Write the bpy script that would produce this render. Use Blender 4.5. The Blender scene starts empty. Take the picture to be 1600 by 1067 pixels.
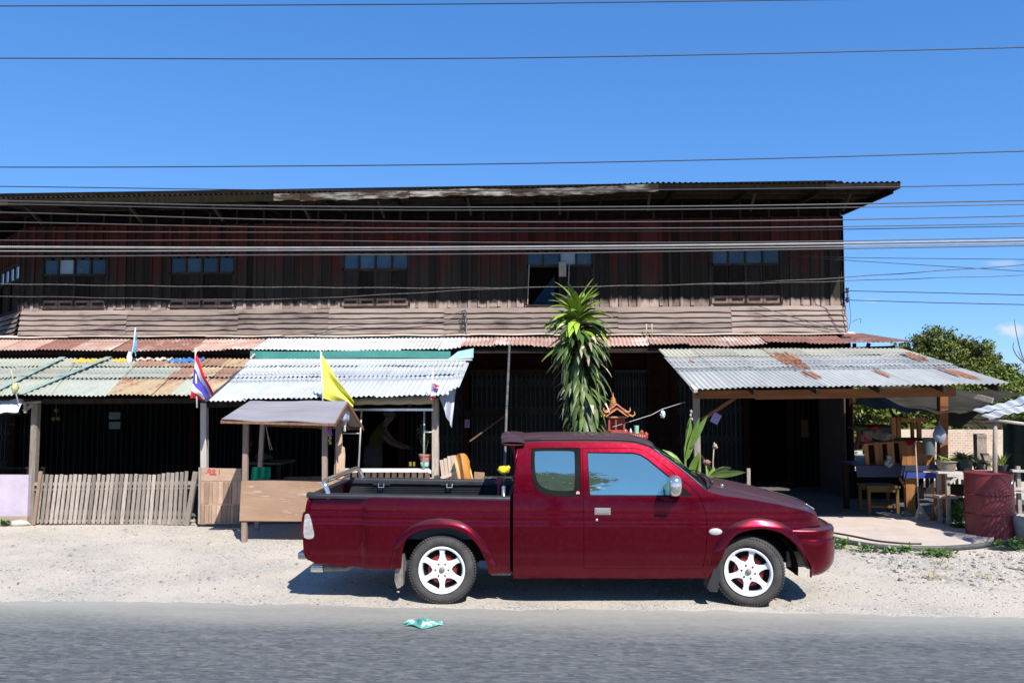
import bpy, bmesh, math, random
from mathutils import Vector, Matrix
from mathutils.geometry import tessellate_polygon
random.seed(7)
R = math.radians
sc = bpy.context.scene
col = sc.collection

# ---------------- camera, sky, sun, exposure ----------------
H = 2.0
FPX = 1300.0
PITCH = math.atan((616 - 533.5) / FPX)
YAW = R(3.6)
cd = bpy.data.cameras.new('camera')
cam = bpy.data.objects.new('camera', cd)
col.objects.link(cam)
cam.location = (0, 0, H)
cam.rotation_euler = (R(90) + PITCH, 0, YAW)
cd.sensor_width = 36
cd.lens = FPX / 1600 * 36
cd.clip_start = 0.05
cd.clip_end = 3000
sc.camera = cam

SUN = Vector((-0.45, 0.85, -1.0)).normalized()       # direction in which the light travels
sl = bpy.data.lights.new('sun', 'SUN')
sl.energy = 5.0
sl.angle = R(0.5)
sl.color = (1.0, 0.955, 0.88)
so = bpy.data.objects.new('sun', sl)
col.objects.link(so)
so.rotation_euler = SUN.to_track_quat('-Z', 'Y').to_euler()
so.location = (6, -10, 20)

w = bpy.data.worlds.new('World')
sc.world = w
w.use_nodes = True
nt = w.node_tree
bg = nt.nodes['Background']
sky = nt.nodes.new('ShaderNodeTexSky')
sky.sky_type = 'NISHITA'
sky.sun_disc = False
sky.sun_elevation = math.asin(-SUN.z)
sky.sun_rotation = math.atan2(-SUN.x, -SUN.y)
sky.altitude = 1000
sky.air_density = 0.7
sky.dust_density = 0.0
sky.ozone_density = 6.0
# deeper blue of a dry clear noon: per channel response of the sky colour
sepn = nt.nodes.new('ShaderNodeSeparateColor'); cmb = nt.nodes.new('ShaderNodeCombineColor')
nt.links.new(sky.outputs[0], sepn.inputs[0])
for ch_, k_, g_ in ((0, 1.24, 0.88), (1, 2.30, 0.63), (2, 4.15, 0.50)):
    pw = nt.nodes.new('ShaderNodeMath'); pw.operation = 'POWER'; pw.inputs[1].default_value = g_
    ml = nt.nodes.new('ShaderNodeMath'); ml.operation = 'MULTIPLY'; ml.inputs[1].default_value = k_
    nt.links.new(sepn.outputs[ch_], pw.inputs[0]); nt.links.new(pw.outputs[0], ml.inputs[0]); nt.links.new(ml.outputs[0], cmb.inputs[ch_])
SKYOUT = cmb.outputs[0]
bg.inputs['Strength'].default_value = 0.073
sc.view_settings.view_transform = 'Standard'
sc.view_settings.look = 'None'
sc.view_settings.exposure = 0.56
sc.view_settings.gamma = 1.0
sc.render.engine = 'CYCLES'
sc.cycles.max_bounces = 6
sc.cycles.diffuse_bounces = 3
sc.cycles.glossy_bounces = 3
sc.cycles.transparent_max_bounces = 6
sc.cycles.use_denoising = True

# ---------------- pixel <-> place helpers (measurements taken from the photograph) ----------------
cR = Vector((math.cos(YAW), math.sin(YAW), 0))
cF = Vector((-math.sin(YAW) * math.cos(PITCH), math.cos(YAW) * math.cos(PITCH), math.sin(PITCH)))
cU = cR.cross(cF)
CAM = Vector((0, 0, H))

def ray(px, py):
    return cF * FPX + cR * (px - 800) - cU * (py - 533.5)

def P(px, py, Y):                      # point at distance Y from the road camera line
    d = ray(px, py)
    return CAM + d * (Y / d.y)

def G(px, py, z=0.0):                  # point on the ground
    d = ray(px, py)
    return CAM + d * ((z - H) / d.z)

# ---------------- cloud in the sky ----------------
tcw = nt.nodes.new('ShaderNodeTexCoord')
def cloud_spot(prev, px, py, spread, squash, strength, seed):
    d = ray(px, py).normalized()
    m = nt.nodes.new('ShaderNodeVectorMath'); m.operation = 'SUBTRACT'
    nt.links.new(tcw.outputs['Generated'], m.inputs[0]); m.inputs[1].default_value = d
    s = nt.nodes.new('ShaderNodeVectorMath'); s.operation = 'MULTIPLY'
    nt.links.new(m.outputs[0], s.inputs[0]); s.inputs[1].default_value = (1 / spread, 1 / spread, squash / spread)
    l = nt.nodes.new('ShaderNodeVectorMath'); l.operation = 'LENGTH'
    nt.links.new(s.outputs[0], l.inputs[0])
    n = nt.nodes.new('ShaderNodeTexNoise'); n.inputs['Scale'].default_value = 1.6; n.inputs['Detail'].default_value = 6
    nt.links.new(s.outputs[0], n.inputs['Vector'])
    a = nt.nodes.new('ShaderNodeMath'); a.operation = 'MULTIPLY_ADD'
    nt.links.new(n.outputs[0], a.inputs[0]); a.inputs[1].default_value = 1.1; nt.links.new(l.outputs['Value'], a.inputs[2])
    r = nt.nodes.new('ShaderNodeMapRange'); r.interpolation_type = 'SMOOTHSTEP'
    r.inputs['From Min'].default_value = 0.75; r.inputs['From Max'].default_value = 1.5
    r.inputs['To Min'].default_value = strength; r.inputs['To Max'].default_value = 0
    nt.links.new(a.outputs[0], r.inputs['Value'])
    mx = nt.nodes.new('ShaderNodeMix'); mx.data_type = 'RGBA'
    nt.links.new(r.outputs[0], mx.inputs['Factor']); nt.links.new(prev, mx.inputs[6])
    mx.inputs[7].default_value = (7.6, 7.9, 8.4, 1)
    return mx.outputs[2]
o_ = cloud_spot(SKYOUT, 1582, 517, 0.020, 2.0, 0.8, 1)
o_ = cloud_spot(o_, 1567, 412, 0.024, 4.0, 0.3, 2)
o_ = cloud_spot(o_, 1362, 470, 0.014, 4.0, 0.22, 3)
nt.links.new(o_, bg.inputs['Color'])

# ---------------- materials ----------------
def new_mat(name):
    m = bpy.data.materials.new(name)
    m.use_nodes = True
    return m, m.node_tree, m.node_tree.nodes['Principled BSDF']

def c4(c):
    return (c[0], c[1], c[2], 1)

def pm(name, c1, c2=None, scale=4.0, stretch=(1, 1, 1), rough=0.75, metal=0.0, bump=0.0, bscale=None,
       c3=None, s3=1.0, t3=0.55, coat=0.0, detail=6, spec=None, lo=0.35, hi=0.65, w3=0.12, trans=0.0, rnd=0.0):
    """colour mottled between c1 and c2, with patches of c3; bump from a finer noise."""
    m, t, b = new_mat(name)
    if spec is None: spec = 0.5 if rough < 0.62 else (0.25 if rough < 0.8 else 0.08)
    b.inputs['Roughness'].default_value = rough
    b.inputs['Metallic'].default_value = metal
    b.inputs['Specular IOR Level'].default_value = spec
    b.inputs['Coat Weight'].default_value = coat
    b.inputs['Coat Roughness'].default_value = 0.04
    if trans:
        b.inputs['Transmission Weight'].default_value = trans
    if c2 is None:
        c2 = tuple(x * 0.8 for x in c1)
    tc = t.nodes.new('ShaderNodeTexCoord')
    mp = t.nodes.new('ShaderNodeMapping')
    mp.inputs['Scale'].default_value = stretch
    t.links.new(tc.outputs['Object'], mp.inputs[0])
    n = t.nodes.new('ShaderNodeTexNoise')
    n.inputs['Scale'].default_value = scale
    n.inputs['Detail'].default_value = detail
    n.inputs['Roughness'].default_value = 0.62
    t.links.new(mp.outputs[0], n.inputs['Vector'])
    mr = t.nodes.new('ShaderNodeMapRange')
    mr.inputs['From Min'].default_value = lo
    mr.inputs['From Max'].default_value = hi
    t.links.new(n.outputs[0], mr.inputs['Value'])
    mx = t.nodes.new('ShaderNodeMix'); mx.data_type = 'RGBA'
    mx.inputs[6].default_value = c4(c1); mx.inputs[7].default_value = c4(c2)
    t.links.new(mr.outputs[0], mx.inputs['Factor'])
    out = mx.outputs[2]
    if c3 is not None:
        n3 = t.nodes.new('ShaderNodeTexNoise')
        n3.inputs['Scale'].default_value = s3; n3.inputs['Detail'].default_value = 8
        n3.inputs['Roughness'].default_value = 0.7
        t.links.new(mp.outputs[0], n3.inputs['Vector'])
        r3 = t.nodes.new('ShaderNodeMapRange')
        r3.inputs['From Min'].default_value = t3; r3.inputs['From Max'].default_value = t3 + w3
        t.links.new(n3.outputs[0], r3.inputs['Value'])
        x3 = t.nodes.new('ShaderNodeMix'); x3.data_type = 'RGBA'
        t.links.new(out, x3.inputs[6]); x3.inputs[7].default_value = c4(c3)
        t.links.new(r3.outputs[0], x3.inputs['Factor'])
        out = x3.outputs[2]
    if rnd:
        at = t.nodes.new('ShaderNodeAttribute'); at.attribute_name = 'tone'
        ad = t.nodes.new('ShaderNodeMath'); ad.operation = 'MULTIPLY_ADD'
        ad.inputs[1].default_value = rnd; ad.inputs[2].default_value = 1 - rnd / 2
        t.links.new(at.outputs['Fac'], ad.inputs[0])
        vm = t.nodes.new('ShaderNodeVectorMath'); vm.operation = 'SCALE'
        t.links.new(out, vm.inputs[0]); t.links.new(ad.outputs[0], vm.inputs['Scale'])
        out = vm.outputs[0]
    t.links.new(out, b.inputs['Base Color'])
    if bump:
        nb = t.nodes.new('ShaderNodeTexNoise')
        nb.inputs['Scale'].default_value = bscale or scale * 4
        nb.inputs['Detail'].default_value = 5
        t.links.new(mp.outputs[0], nb.inputs['Vector'])
        bp = t.nodes.new('ShaderNodeBump')
        bp.inputs['Strength'].default_value = bump
        bp.inputs['Distance'].default_value = 0.02
        t.links.new(nb.outputs[0], bp.inputs['Height'])
        t.links.new(bp.outputs[0], b.inputs['Normal'])
    return m

# ---------------- mesh helpers ----------------
class MB:
    def __init__(s):
        s.v = []; s.f = []; s.mi = []; s.tone = []; s.m = 0; s.t = 0.5; s.n = {}
    def face(s, idx):
        s.f.append(tuple(idx)); s.mi.append(s.m); s.tone.append(s.t)
    def quad(s, a, b, c, d):
        n = len(s.v); s.v += [Vector(a), Vector(b), Vector(c), Vector(d)]; s.face((n, n + 1, n + 2, n + 3))
    def tri(s, a, b, c):
        n = len(s.v); s.v += [Vector(a), Vector(b), Vector(c)]; s.face((n, n + 1, n + 2))
    def box(s, lo, hi):
        lo = Vector(lo); hi = Vector(hi)
        s.hexa([(lo.x, lo.y, lo.z), (hi.x, lo.y, lo.z), (hi.x, hi.y, lo.z), (lo.x, hi.y, lo.z),
                (lo.x, lo.y, hi.z), (hi.x, lo.y, hi.z), (hi.x, hi.y, hi.z), (lo.x, hi.y, hi.z)])
    def hexa(s, p):
        n = len(s.v); s.v += [Vector(q) for q in p]
        for f in ((0, 3, 2, 1), (4, 5, 6, 7), (0, 1, 5, 4), (1, 2, 6, 5), (2, 3, 7, 6), (3, 0, 4, 7)):
            s.face([n + i for i in f])
    def bar(s, a, b, w, d, up=(0, 0, 1), taper=1.0):
        """rectangular bar from a to b, w across, d deep"""
        a = Vector(a); b = Vector(b); ax = (b - a).normalized(); up = Vector(up)
        if abs(ax.dot(up)) > 0.95: up = Vector((0, 1, 0))
        x = ax.cross(up).normalized(); y = x.cross(ax).normalized()
        p = []
        for q, k in ((a, 1.0), (b, taper)):
            for sx, sy in ((-1, -1), (1, -1), (1, 1), (-1, 1)):
                p.append(q + x * sx * w / 2 * k + y * sy * d / 2 * k)
        s.hexa(p)
    def tube(s, pts, r, n=8, cap=True, r2=None):
        pts = [Vector(p) for p in pts]
        rings = []
        K = len(pts)
        prev = None
        for i, p in enumerate(pts):
            t = (pts[min(i + 1, K - 1)] - pts[max(i - 1, 0)]).normalized()
            if prev is None:
                u = Vector((0, 0, 1)) if abs(t.z) < 0.9 else Vector((1, 0, 0))
                x = t.cross(u).normalized()
            else:
                x = (prev - t * prev.dot(t)).normalized()
            prev = x
            y = t.cross(x)
            if isinstance(r, (list, tuple)): rr = r[i]
            elif r2 is not None: rr = r + (r2 - r) * i / (K - 1)
            else: rr = r
            n0 = len(s.v)
            for k in range(n):
                a = 2 * math.pi * k / n
                s.v.append(p + x * math.cos(a) * rr + y * math.sin(a) * rr)
            rings.append(n0)
        for i in range(K - 1):
            for k in range(n):
                a = rings[i] + k; b = rings[i] + (k + 1) % n; c = rings[i + 1] + (k + 1) % n; d = rings[i + 1] + k
                s.face((a, b, c, d))
        if cap:
            s.face([rings[0] + k for k in range(n)][::-1]); s.face([rings[-1] + k for k in range(n)])
    def lathe(s, prof, origin=(0, 0, 0), axis='z', n=24, closed=False):
        """prof = [(radius, height)]"""
        o = Vector(origin); n0 = len(s.v)
        for (r, h) in prof:
            for k in range(n):
                a = 2 * math.pi * k / n
                c, q = math.cos(a) * r, math.sin(a) * r
                if axis == 'z': s.v.append(o + Vector((c, q, h)))
                elif axis == 'y': s.v.append(o + Vector((c, h, q)))
                else: s.v.append(o + Vector((h, c, q)))
        K = len(prof)
        for i in range(K if closed else K - 1):
            j = (i + 1) % K
            for k in range(n):
                a = n0 + i * n + k; b = n0 + i * n + (k + 1) % n; c = n0 + j * n + (k + 1) % n; d = n0 + j * n + k
                s.face((a, b, c, d))
    def grid(s, fn, nu, nv):
        n0 = len(s.v)
        for j in range(nv + 1):
            for i in range(nu + 1):
                s.v.append(Vector(fn(i / nu, j / nv)))
        for j in range(nv):
            for i in range(nu):
                a = n0 + j * (nu + 1) + i
                s.face((a, a + 1, a + nu + 2, a + nu + 1))
    def prism(s, poly, vec):
        """closed polygon (list of 3D points) extruded by vec"""
        n = len(poly); n0 = len(s.v); vec = Vector(vec)
        s.v += [Vector(p) for p in poly] + [Vector(p) + vec for p in poly]
        s.face([n0 + i for i in range(n)][::-1]); s.face([n0 + n + i for i in range(n)])
        for i in range(n):
            j = (i + 1) % n
            s.face((n0 + i, n0 + j, n0 + n + j, n0 + n + i))
    def blob(s, c, rad, seed=0, nu=12, nv=8, rough=0.12):
        c = Vector(c); rnd = random.Random(seed)
        ph = [rnd.uniform(0, 6.28) for _ in range(6)]
        def fn(u, v):
            a = u * 2 * math.pi; b = (v - 0.5) * math.pi
            k = 1 + rough * (math.sin(3 * a + ph[0]) * math.cos(2 * b + ph[1]) + 0.6 * math.sin(5 * a + ph[2] + 4 * b) + 0.5 * math.cos(7 * b + ph[3] + 2 * a))
            return c + Vector((math.cos(a) * math.cos(b) * rad[0] * k, math.sin(a) * math.cos(b) * rad[1] * k, math.sin(b) * rad[2] * k))
        s.grid(fn, nu, nv)
    def build(s, name, mats, parent=None, local=False, smooth=False, recalc=False, auto=None, label=None):
        me = bpy.data.meshes.new(name)
        if not isinstance(mats, (list, tuple)): mats = [mats]
        off = Vector((0, 0, 0))
        if parent is not None:
            if not local:
                p = parent
                while p is not None:
                    off += p.location; p = p.parent
        else:
            xs = [v.x for v in s.v]; ys = [v.y for v in s.v]; zs = [v.z for v in s.v]
            off = Vector(((min(xs) + max(xs)) / 2, (min(ys) + max(ys)) / 2, min(zs)))
        me.from_pydata([tuple(v - off) for v in s.v], [], s.f)
        for m in mats: me.materials.append(m)
        if len(mats) > 1: me.polygons.foreach_set('material_index', s.mi)
        at = me.attributes.new('tone', 'FLOAT', 'FACE')
        at.data.foreach_set('value', s.tone)
        if recalc:
            bm = bmesh.new(); bm.from_mesh(me)
            bmesh.ops.remove_doubles(bm, verts=bm.verts, dist=0.0004)
            bmesh.ops.recalc_face_normals(bm, faces=bm.faces)
            bm.to_mesh(me); bm.free()
        if smooth:
            me.polygons.foreach_set('use_smooth', [True] * len(me.polygons))
            if auto: me.set_sharp_from_angle(angle=R(auto))
        me.update()
        if s.n and not recalc:
            me.polygons.foreach_set('use_smooth', [True] * len(me.polygons))
            vn = [tuple(s.n[i]) if i in s.n else tuple(v.normal) for i, v in enumerate(me.vertices)]
            me.normals_split_custom_set_from_vertices(vn)
        o = bpy.data.objects.new(name, me)
        col.objects.link(o)
        if parent is not None: o.parent = parent
        else: o.location = off
        if label: o['label'] = label
        return o

def thing(name, label, cat, loc=(0, 0, 0), group=None, rz=0):
    o = bpy.data.objects.new(name, None); col.objects.link(o)
    o.location = loc; o.rotation_euler = (0, 0, rz); o.empty_display_size = 0.2
    o['label'] = label; o['category'] = cat
    if group: o['group'] = group
    return o

def tag(o, label, cat, group=None):
    o['label'] = label; o['category'] = cat
    if group: o['group'] = group
    return o

def kind(o, k):
    o['kind'] = k
    return o

def copy_tree(o, parent=None):
    c = o.copy(); col.objects.link(c)
    if parent is not None: c.parent = parent
    for ch in list(o.children): copy_tree(ch, c)
    return c

def crom(pts, n=6, closed=False):
    """smooth curve through points (tuples of any dimension)"""
    out = []; K = len(pts)
    rng = range(K if closed else K - 1)
    for i in rng:
        if closed: p0, p1, p2, p3 = pts[(i - 1) % K], pts[i], pts[(i + 1) % K], pts[(i + 2) % K]
        else: p0, p1, p2, p3 = pts[max(i - 1, 0)], pts[i], pts[i + 1], pts[min(i + 2, K - 1)]
        for k in range(n):
            t = k / n
            out.append(tuple(0.5 * (2 * b + (c - a) * t + (2 * a - 5 * b + 4 * c - d) * t * t + (3 * b - a - 3 * c + d) * t ** 3)
                             for a, b, c, d in zip(p0, p1, p2, p3)))
    if not closed: out.append(tuple(pts[-1]))
    return out

def lerp(a, b, t): return a + (b - a) * t
def sstep(a, b, x):
    t = max(0, min(1, (x - a) / (b - a))); return t * t * (3 - 2 * t)
def interp(xs, ys, x):
    if x <= xs[0]: return ys[0]
    for i in range(len(xs) - 1):
        if x <= xs[i + 1]: return lerp(ys[i], ys[i + 1], (x - xs[i]) / (xs[i + 1] - xs[i]))
    return ys[-1]
# =====================  PICKUP TRUCK  =====================
gA = G(690, 945); gB = G(1179, 949)
dirT = (gB - gA); TROT = math.atan2(dirT.y, dirT.x)
# truck frame: origin on the ground below the near side skin, midway between the wheels; x forward, y away from the road
TO = (gA + gB) / 2
t_ax = Vector((math.cos(TROT), math.sin(TROT), 0)); t_ay = Vector((-math.sin(TROT), math.cos(TROT), 0))
NEAR = -0.865
ORI = TO - t_ay * NEAR                      # centre line point
WB = (gB - gA).length
print('wheelbase', WB, 'depth', gA, gB)

def Tr(px, py, y):                         # pixel -> truck local (x, z) on the lateral plane y
    d = ray(px, py); o = CAM - ORI
    k = (y - o.dot(t_ay)) / d.dot(t_ay)
    q = o + d * k
    return (q.dot(t_ax), q.z)

def plan_in(x):                            # rounding of the plan shape at both ends
    f = max(0.0, (x - 1.75) / 0.52); r = max(0.0, (-2.17 - x) / 0.10)
    return 0.30 * min(f, 1.3) ** 2.2 + 0.05 * min(r, 1.2) ** 2

def side_y(z, x=0.0):
    y = -0.862
    if z < 0.55: y += 0.07 * ((0.55 - z) / 0.35) ** 2
    y += 0.007 * sstep(0.835, 0.865, z)
    if z > 0.865: y += 0.85 * (min(z, 1.04) - 0.865) ** 2
    y += 0.010 * math.exp(-((z - 0.44) / 0.045) ** 2)
    y -= 0.010 * sstep(0.80, 0.74, z) * 1.0
    if z > 1.04: y += (z - 1.04) * 0.28 + 0.26 * (z - 1.04) ** 2
    return y + plan_in(x)

def S(px, py):                             # pixel -> (x, z) on the side skin
    z = 0.9; x = 0.0
    for _ in range(8):
        x, z = Tr(px, py, side_y(z, x))
    return (x, z)

def px_list(l): return [S(*p) for p in l]

def panel_mesh(outline, holes=(), yfun=side_y, step=0.035, yoff=0.0, xsteps=None):
    """flat outline (x,z) with holes -> gridded sheet that follows the side skin; returns (verts, faces) facing -y"""
    bm = bmesh.new()
    loops = [outline] + list(holes)
    edges = []
    for lp in loops:
        vs = [bm.verts.new((p[0], 0, p[1])) for p in lp]
        for i in range(len(vs)):
            edges.append(bm.edges.new((vs[i], vs[(i + 1) % len(vs)])))
    bmesh.ops.triangle_fill(bm, edges=edges, use_beauty=True, normal=(0, -1, 0))
    xs = [v.co.x for v in bm.verts]; zs = [v.co.z for v in bm.verts]
    z = math.ceil(min(zs) / step) * step
    while z < max(zs):
        bmesh.ops.bisect_plane(bm, geom=bm.verts[:] + bm.edges[:] + bm.faces[:], plane_co=(0, 0, z), plane_no=(0, 0, 1), dist=1e-5); z += step
    for z in (0.8352, 0.845, 0.8555, 0.8652, 0.74, 0.80, 0.42, 0.46):
        bmesh.ops.bisect_plane(bm, geom=bm.verts[:] + bm.edges[:] + bm.faces[:], plane_co=(0, 0, z), plane_no=(0, 0, 1), dist=1e-5)
    x = math.ceil(min(xs) / (step * 1.6)) * step * 1.6
    while x < max(xs):
        bmesh.ops.bisect_plane(bm, geom=bm.verts[:] + bm.edges[:] + bm.faces[:], plane_co=(x, 0, 0), plane_no=(1, 0, 0), dist=1e-5); x += step * 1.6
    bmesh.ops.remove_doubles(bm, verts=bm.verts, dist=0.0005)
    bmesh.ops.recalc_face_normals(bm, faces=bm.faces)
    bm.normal_update()
    sy = sum(f.normal.y * f.calc_area() for f in bm.faces)
    if sy > 0: bmesh.ops.reverse_faces(bm, faces=bm.faces)
    for v in bm.verts:
        v.co.y = yfun(v.co.z, v.co.x) + yoff
    bm.verts.index_update()
    vs = [v.co.copy() for v in bm.verts]; fs = [[v.index for v in f.verts] for f in bm.faces]
    e_ = 0.004; ns = []
    for v in vs:
        gx = (yfun(v.z, v.x + e_) - yfun(v.z, v.x - e_)) / (2 * e_); gz_ = (yfun(v.z + e_, v.x) - yfun(v.z - e_, v.x)) / (2 * e_)
        ns.append(Vector((gx, -1, gz_)).normalized())
    bd = []
    for e in bm.edges:
        if len(e.link_faces) == 1:
            lp = e.link_faces[0].loops
            for l in lp:
                if l.edge == e: bd.append((l.vert.index, l.link_loop_next.vert.index))
    bm.free()
    return vs, fs, ns, bd

def add_panel(mb, vf, mirror=False, th=0.0):
    vs, fs, ns, bd = vf; n = len(mb.v)
    for i, q in enumerate(ns): mb.n[n + i] = Vector((q.x, -q.y if mirror else q.y, q.z))
    if th:
        n2 = n + len(vs); sgn = -1 if mirror else 1; extra = []; ef = []
        for a, b_ in bd:
            A_ = Vector((vs[a].x, vs[a].y * sgn, vs[a].z)); B_ = Vector((vs[b_].x, vs[b_].y * sgn, vs[b_].z)); dy = Vector((0, th * sgn, 0))
            q = (B_ - A_).cross(dy)
            if q.length < 1e-9: continue
            q = -q.normalized() * sgn
            k = n2 + len(extra); extra += [A_, A_ + dy, B_ + dy, B_]
            for j in range(4): mb.n[k + j] = q
            ef.append((k, k + 1, k + 2, k + 3) if not mirror else (k + 3, k + 2, k + 1, k))
    if mirror:
        mb.v += [Vector((v.x, -v.y, v.z)) for v in vs]
        for f in fs: mb.face([n + i for i in reversed(f)])
    else:
        mb.v += vs
        for f in fs: mb.face([n + i for i in f])
    if th:
        mb.v += extra
        for f in ef: mb.face(f)

def solid(o, th):
    cnt = {}
    for pl in o.data.polygons:
        for ek in pl.edge_keys: cnt[ek] = cnt.get(ek, 0) + 1
    for e in o.data.edges:
        if cnt.get(e.key, 0) < 2: e.use_edge_sharp = True
    md = o.modifiers.new('solidify', 'SOLIDIFY'); md.thickness = th; md.offset = -1
    return o

# -- materials
def car_paint():
    m, t, b = new_mat('maroon_paint')
    tc = t.nodes.new('ShaderNodeTexCoord')
    n = t.nodes.new('ShaderNodeTexNoise'); n.inputs['Scale'].default_value = 2.2; n.inputs['Detail'].default_value = 7
    t.links.new(tc.outputs['Object'], n.inputs['Vector'])
    mx = t.nodes.new('ShaderNodeMix'); mx.data_type = 'RGBA'
    mx.inputs[6].default_value = (0.150, 0.0011, 0.011, 1); mx.inputs[7].default_value = (0.128, 0.0011, 0.010, 1)
    t.links.new(n.outputs[0], mx.inputs['Factor'])
    # road dust: settles on faces that look up and along the sill
    geo = t.nodes.new('ShaderNodeNewGeometry'); sp = t.nodes.new('ShaderNodeSeparateXYZ')
    t.links.new(geo.outputs['Normal'], sp.inputs[0])
    mr = t.nodes.new('ShaderNodeMapRange'); mr.inputs['From Min'].default_value = 0.45; mr.inputs['From Max'].default_value = 1.0
    mr.inputs['To Max'].default_value = 0.62
    t.links.new(sp.outputs['Z'], mr.inputs['Value'])
    sp2 = t.nodes.new('ShaderNodeSeparateXYZ'); t.links.new(tc.outputs['Object'], sp2.inputs[0])
    m2 = t.nodes.new('ShaderNodeMapRange'); m2.inputs['From Min'].default_value = 0.62; m2.inputs['From Max'].default_value = 0.25
    m2.inputs['To Max'].default_value = 0.14
    t.links.new(sp2.outputs['Z'], m2.inputs['Value'])
    n2 = t.nodes.new('ShaderNodeTexNoise'); n2.inputs['Scale'].default_value = 5; n2.inputs['Detail'].default_value = 8
    t.links.new(tc.outputs['Object'], n2.inputs['Vector'])
    mu = t.nodes.new('ShaderNodeMath'); mu.operation = 'MULTIPLY'
    t.links.new(m2.outputs[0], mu.inputs[0]); t.links.new(n2.outputs[0], mu.inputs[1])
    ad = t.nodes.new('ShaderNodeMath'); ad.operation = 'ADD'; ad.use_clamp = True
    t.links.new(mr.outputs[0], ad.inputs[0]); t.links.new(mu.outputs[0], ad.inputs[1])
    mx2 = t.nodes.new('ShaderNodeMix'); mx2.data_type = 'RGBA'
    t.links.new(mx.outputs[2], mx2.inputs[6]); mx2.inputs[7].default_value = (0.20, 0.155, 0.16, 1)
    t.links.new(ad.outputs[0], mx2.inputs['Factor'])
    # blotchy dust film and dried splashes
    n4 = t.nodes.new('ShaderNodeTexNoise'); n4.inputs['Scale'].default_value = 22; n4.inputs['Detail'].default_value = 9; n4.inputs['Roughness'].default_value = .75
    t.links.new(tc.outputs['Object'], n4.inputs['Vector'])
    r4 = t.nodes.new('ShaderNodeMapRange'); r4.inputs['From Min'].default_value = 0.50; r4.inputs['From Max'].default_value = 0.80; r4.inputs['To Max'].default_value = 0.16
    t.links.new(n4.outputs[0], r4.inputs['Value'])
    mx4 = t.nodes.new('ShaderNodeMix'); mx4.data_type = 'RGBA'; t.links.new(r4.outputs[0], mx4.inputs['Factor'])
    t.links.new(mx2.outputs[2], mx4.inputs[6]); mx4.inputs[7].default_value = (0.16, 0.10, 0.09, 1)
    t.links.new(mx4.outputs[2], b.inputs['Base Color'])
    rr = t.nodes.new('ShaderNodeMapRange'); rr.inputs['To Min'].default_value = 0.24; rr.inputs['To Max'].default_value = 0.75
    t.links.new(ad.outputs[0], rr.inputs['Value']); t.links.new(rr.outputs[0], b.inputs['Roughness'])
    b.inputs['Metallic'].default_value = 0.80
    b.inputs['Specular IOR Level'].default_value = 0.1
    b.inputs['Coat Weight'].default_value = 0.32; b.inputs['Coat Roughness'].default_value = 0.05
    return m
PAINT = car_paint()
BLK = pm('black_plastic', (0.018, 0.018, 0.02), (0.03, 0.03, 0.032), 8, rough=0.45)
BLKM = pm('black_matte', (0.008, 0.008, 0.008), (0.014, 0.013, 0.012), 5, rough=0.9)
RUB = pm('tyre_rubber', (0.045, 0.044, 0.043), (0.085, 0.08, 0.075), 6, rough=0.8, bump=0.15, bscale=40)
WHT = pm('white_alloy', (0.78, 0.79, 0.82), (0.68, 0.69, 0.72), 6, rough=0.3, coat=0.4)
CHR = pm('chrome', (0.85, 0.82, 0.74), (0.74, 0.71, 0.64), 6, rough=0.16, metal=0.9)
STEEL = pm('brushed_steel', (0.6, 0.6, 0.6), (0.45, 0.45, 0.45), 10, rough=0.25, metal=1.0)
REDM = pm('red_drum', (0.30, 0.015, 0.012), (0.16, 0.012, 0.01), 10, rough=0.5)
LAMP = pm('clear_lamp', (0.45, 0.45, 0.44), (0.42, 0.40, 0.38), 25, rough=0.12, coat=1.0)
DUSTY = pm('dusty_steel', (0.35, 0.31, 0.27), (0.16, 0.14, 0.12), 8, rough=0.6, metal=0.4)
GLS = pm('mirror_film_glass', (0.56, 0.76, 0.63), (0.53, 0.72, 0.60), 2, rough=0.02, metal=0.94)
WSG = pm('windscreen_glass', (0.03, 0.055, 0.08), (0.025, 0.05, 0.075), 2, rough=0.03, metal=0.0, coat=1.0, spec=0.9)
PINK = pm('pink_sticker', (0.75, 0.35, 0.33), (0.7, 0.3, 0.3), 2, rough=0.5)

truck = thing('pickup_truck', 'maroon extended cab pickup truck with white six spoke wheels parked on the gravel shoulder', 'pickup truck', tuple(ORI), rz=TROT)

# -- cab side
arch_front = [(1127, 872), (1133, 854), (1147, 836), (1160, 829.5), (1175, 826), (1189, 825), (1203, 827), (1219, 832), (1231, 840), (1243, 851), (1251, 862), (1258, 874), (1262, 885)]
AF = crom(px_list(arch_front), 3)
cab_out = px_list([(802, 903), (801.5, 850), (802, 780), (804.5, 740), (808.5, 712), (813, 692.5), (850, 690.5), (910, 690), (970, 691), (994, 693), (1014, 699),
                   (1032, 711), (1049, 722.5), (1077, 744), (1095, 759), (1107, 768.5), (1130, 774), (1175, 780.5), (1217, 788), (1248, 795), (1268, 800.5), (1276, 806), (1281, 818), (1283.5, 832), (1262, 833.5), (1238, 836.5)])
cab_out += AF[::-1][14:-1]
cab_out += [AF[0]] + px_list([(1113, 903), (1000, 903.5), (900, 903)])
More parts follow.
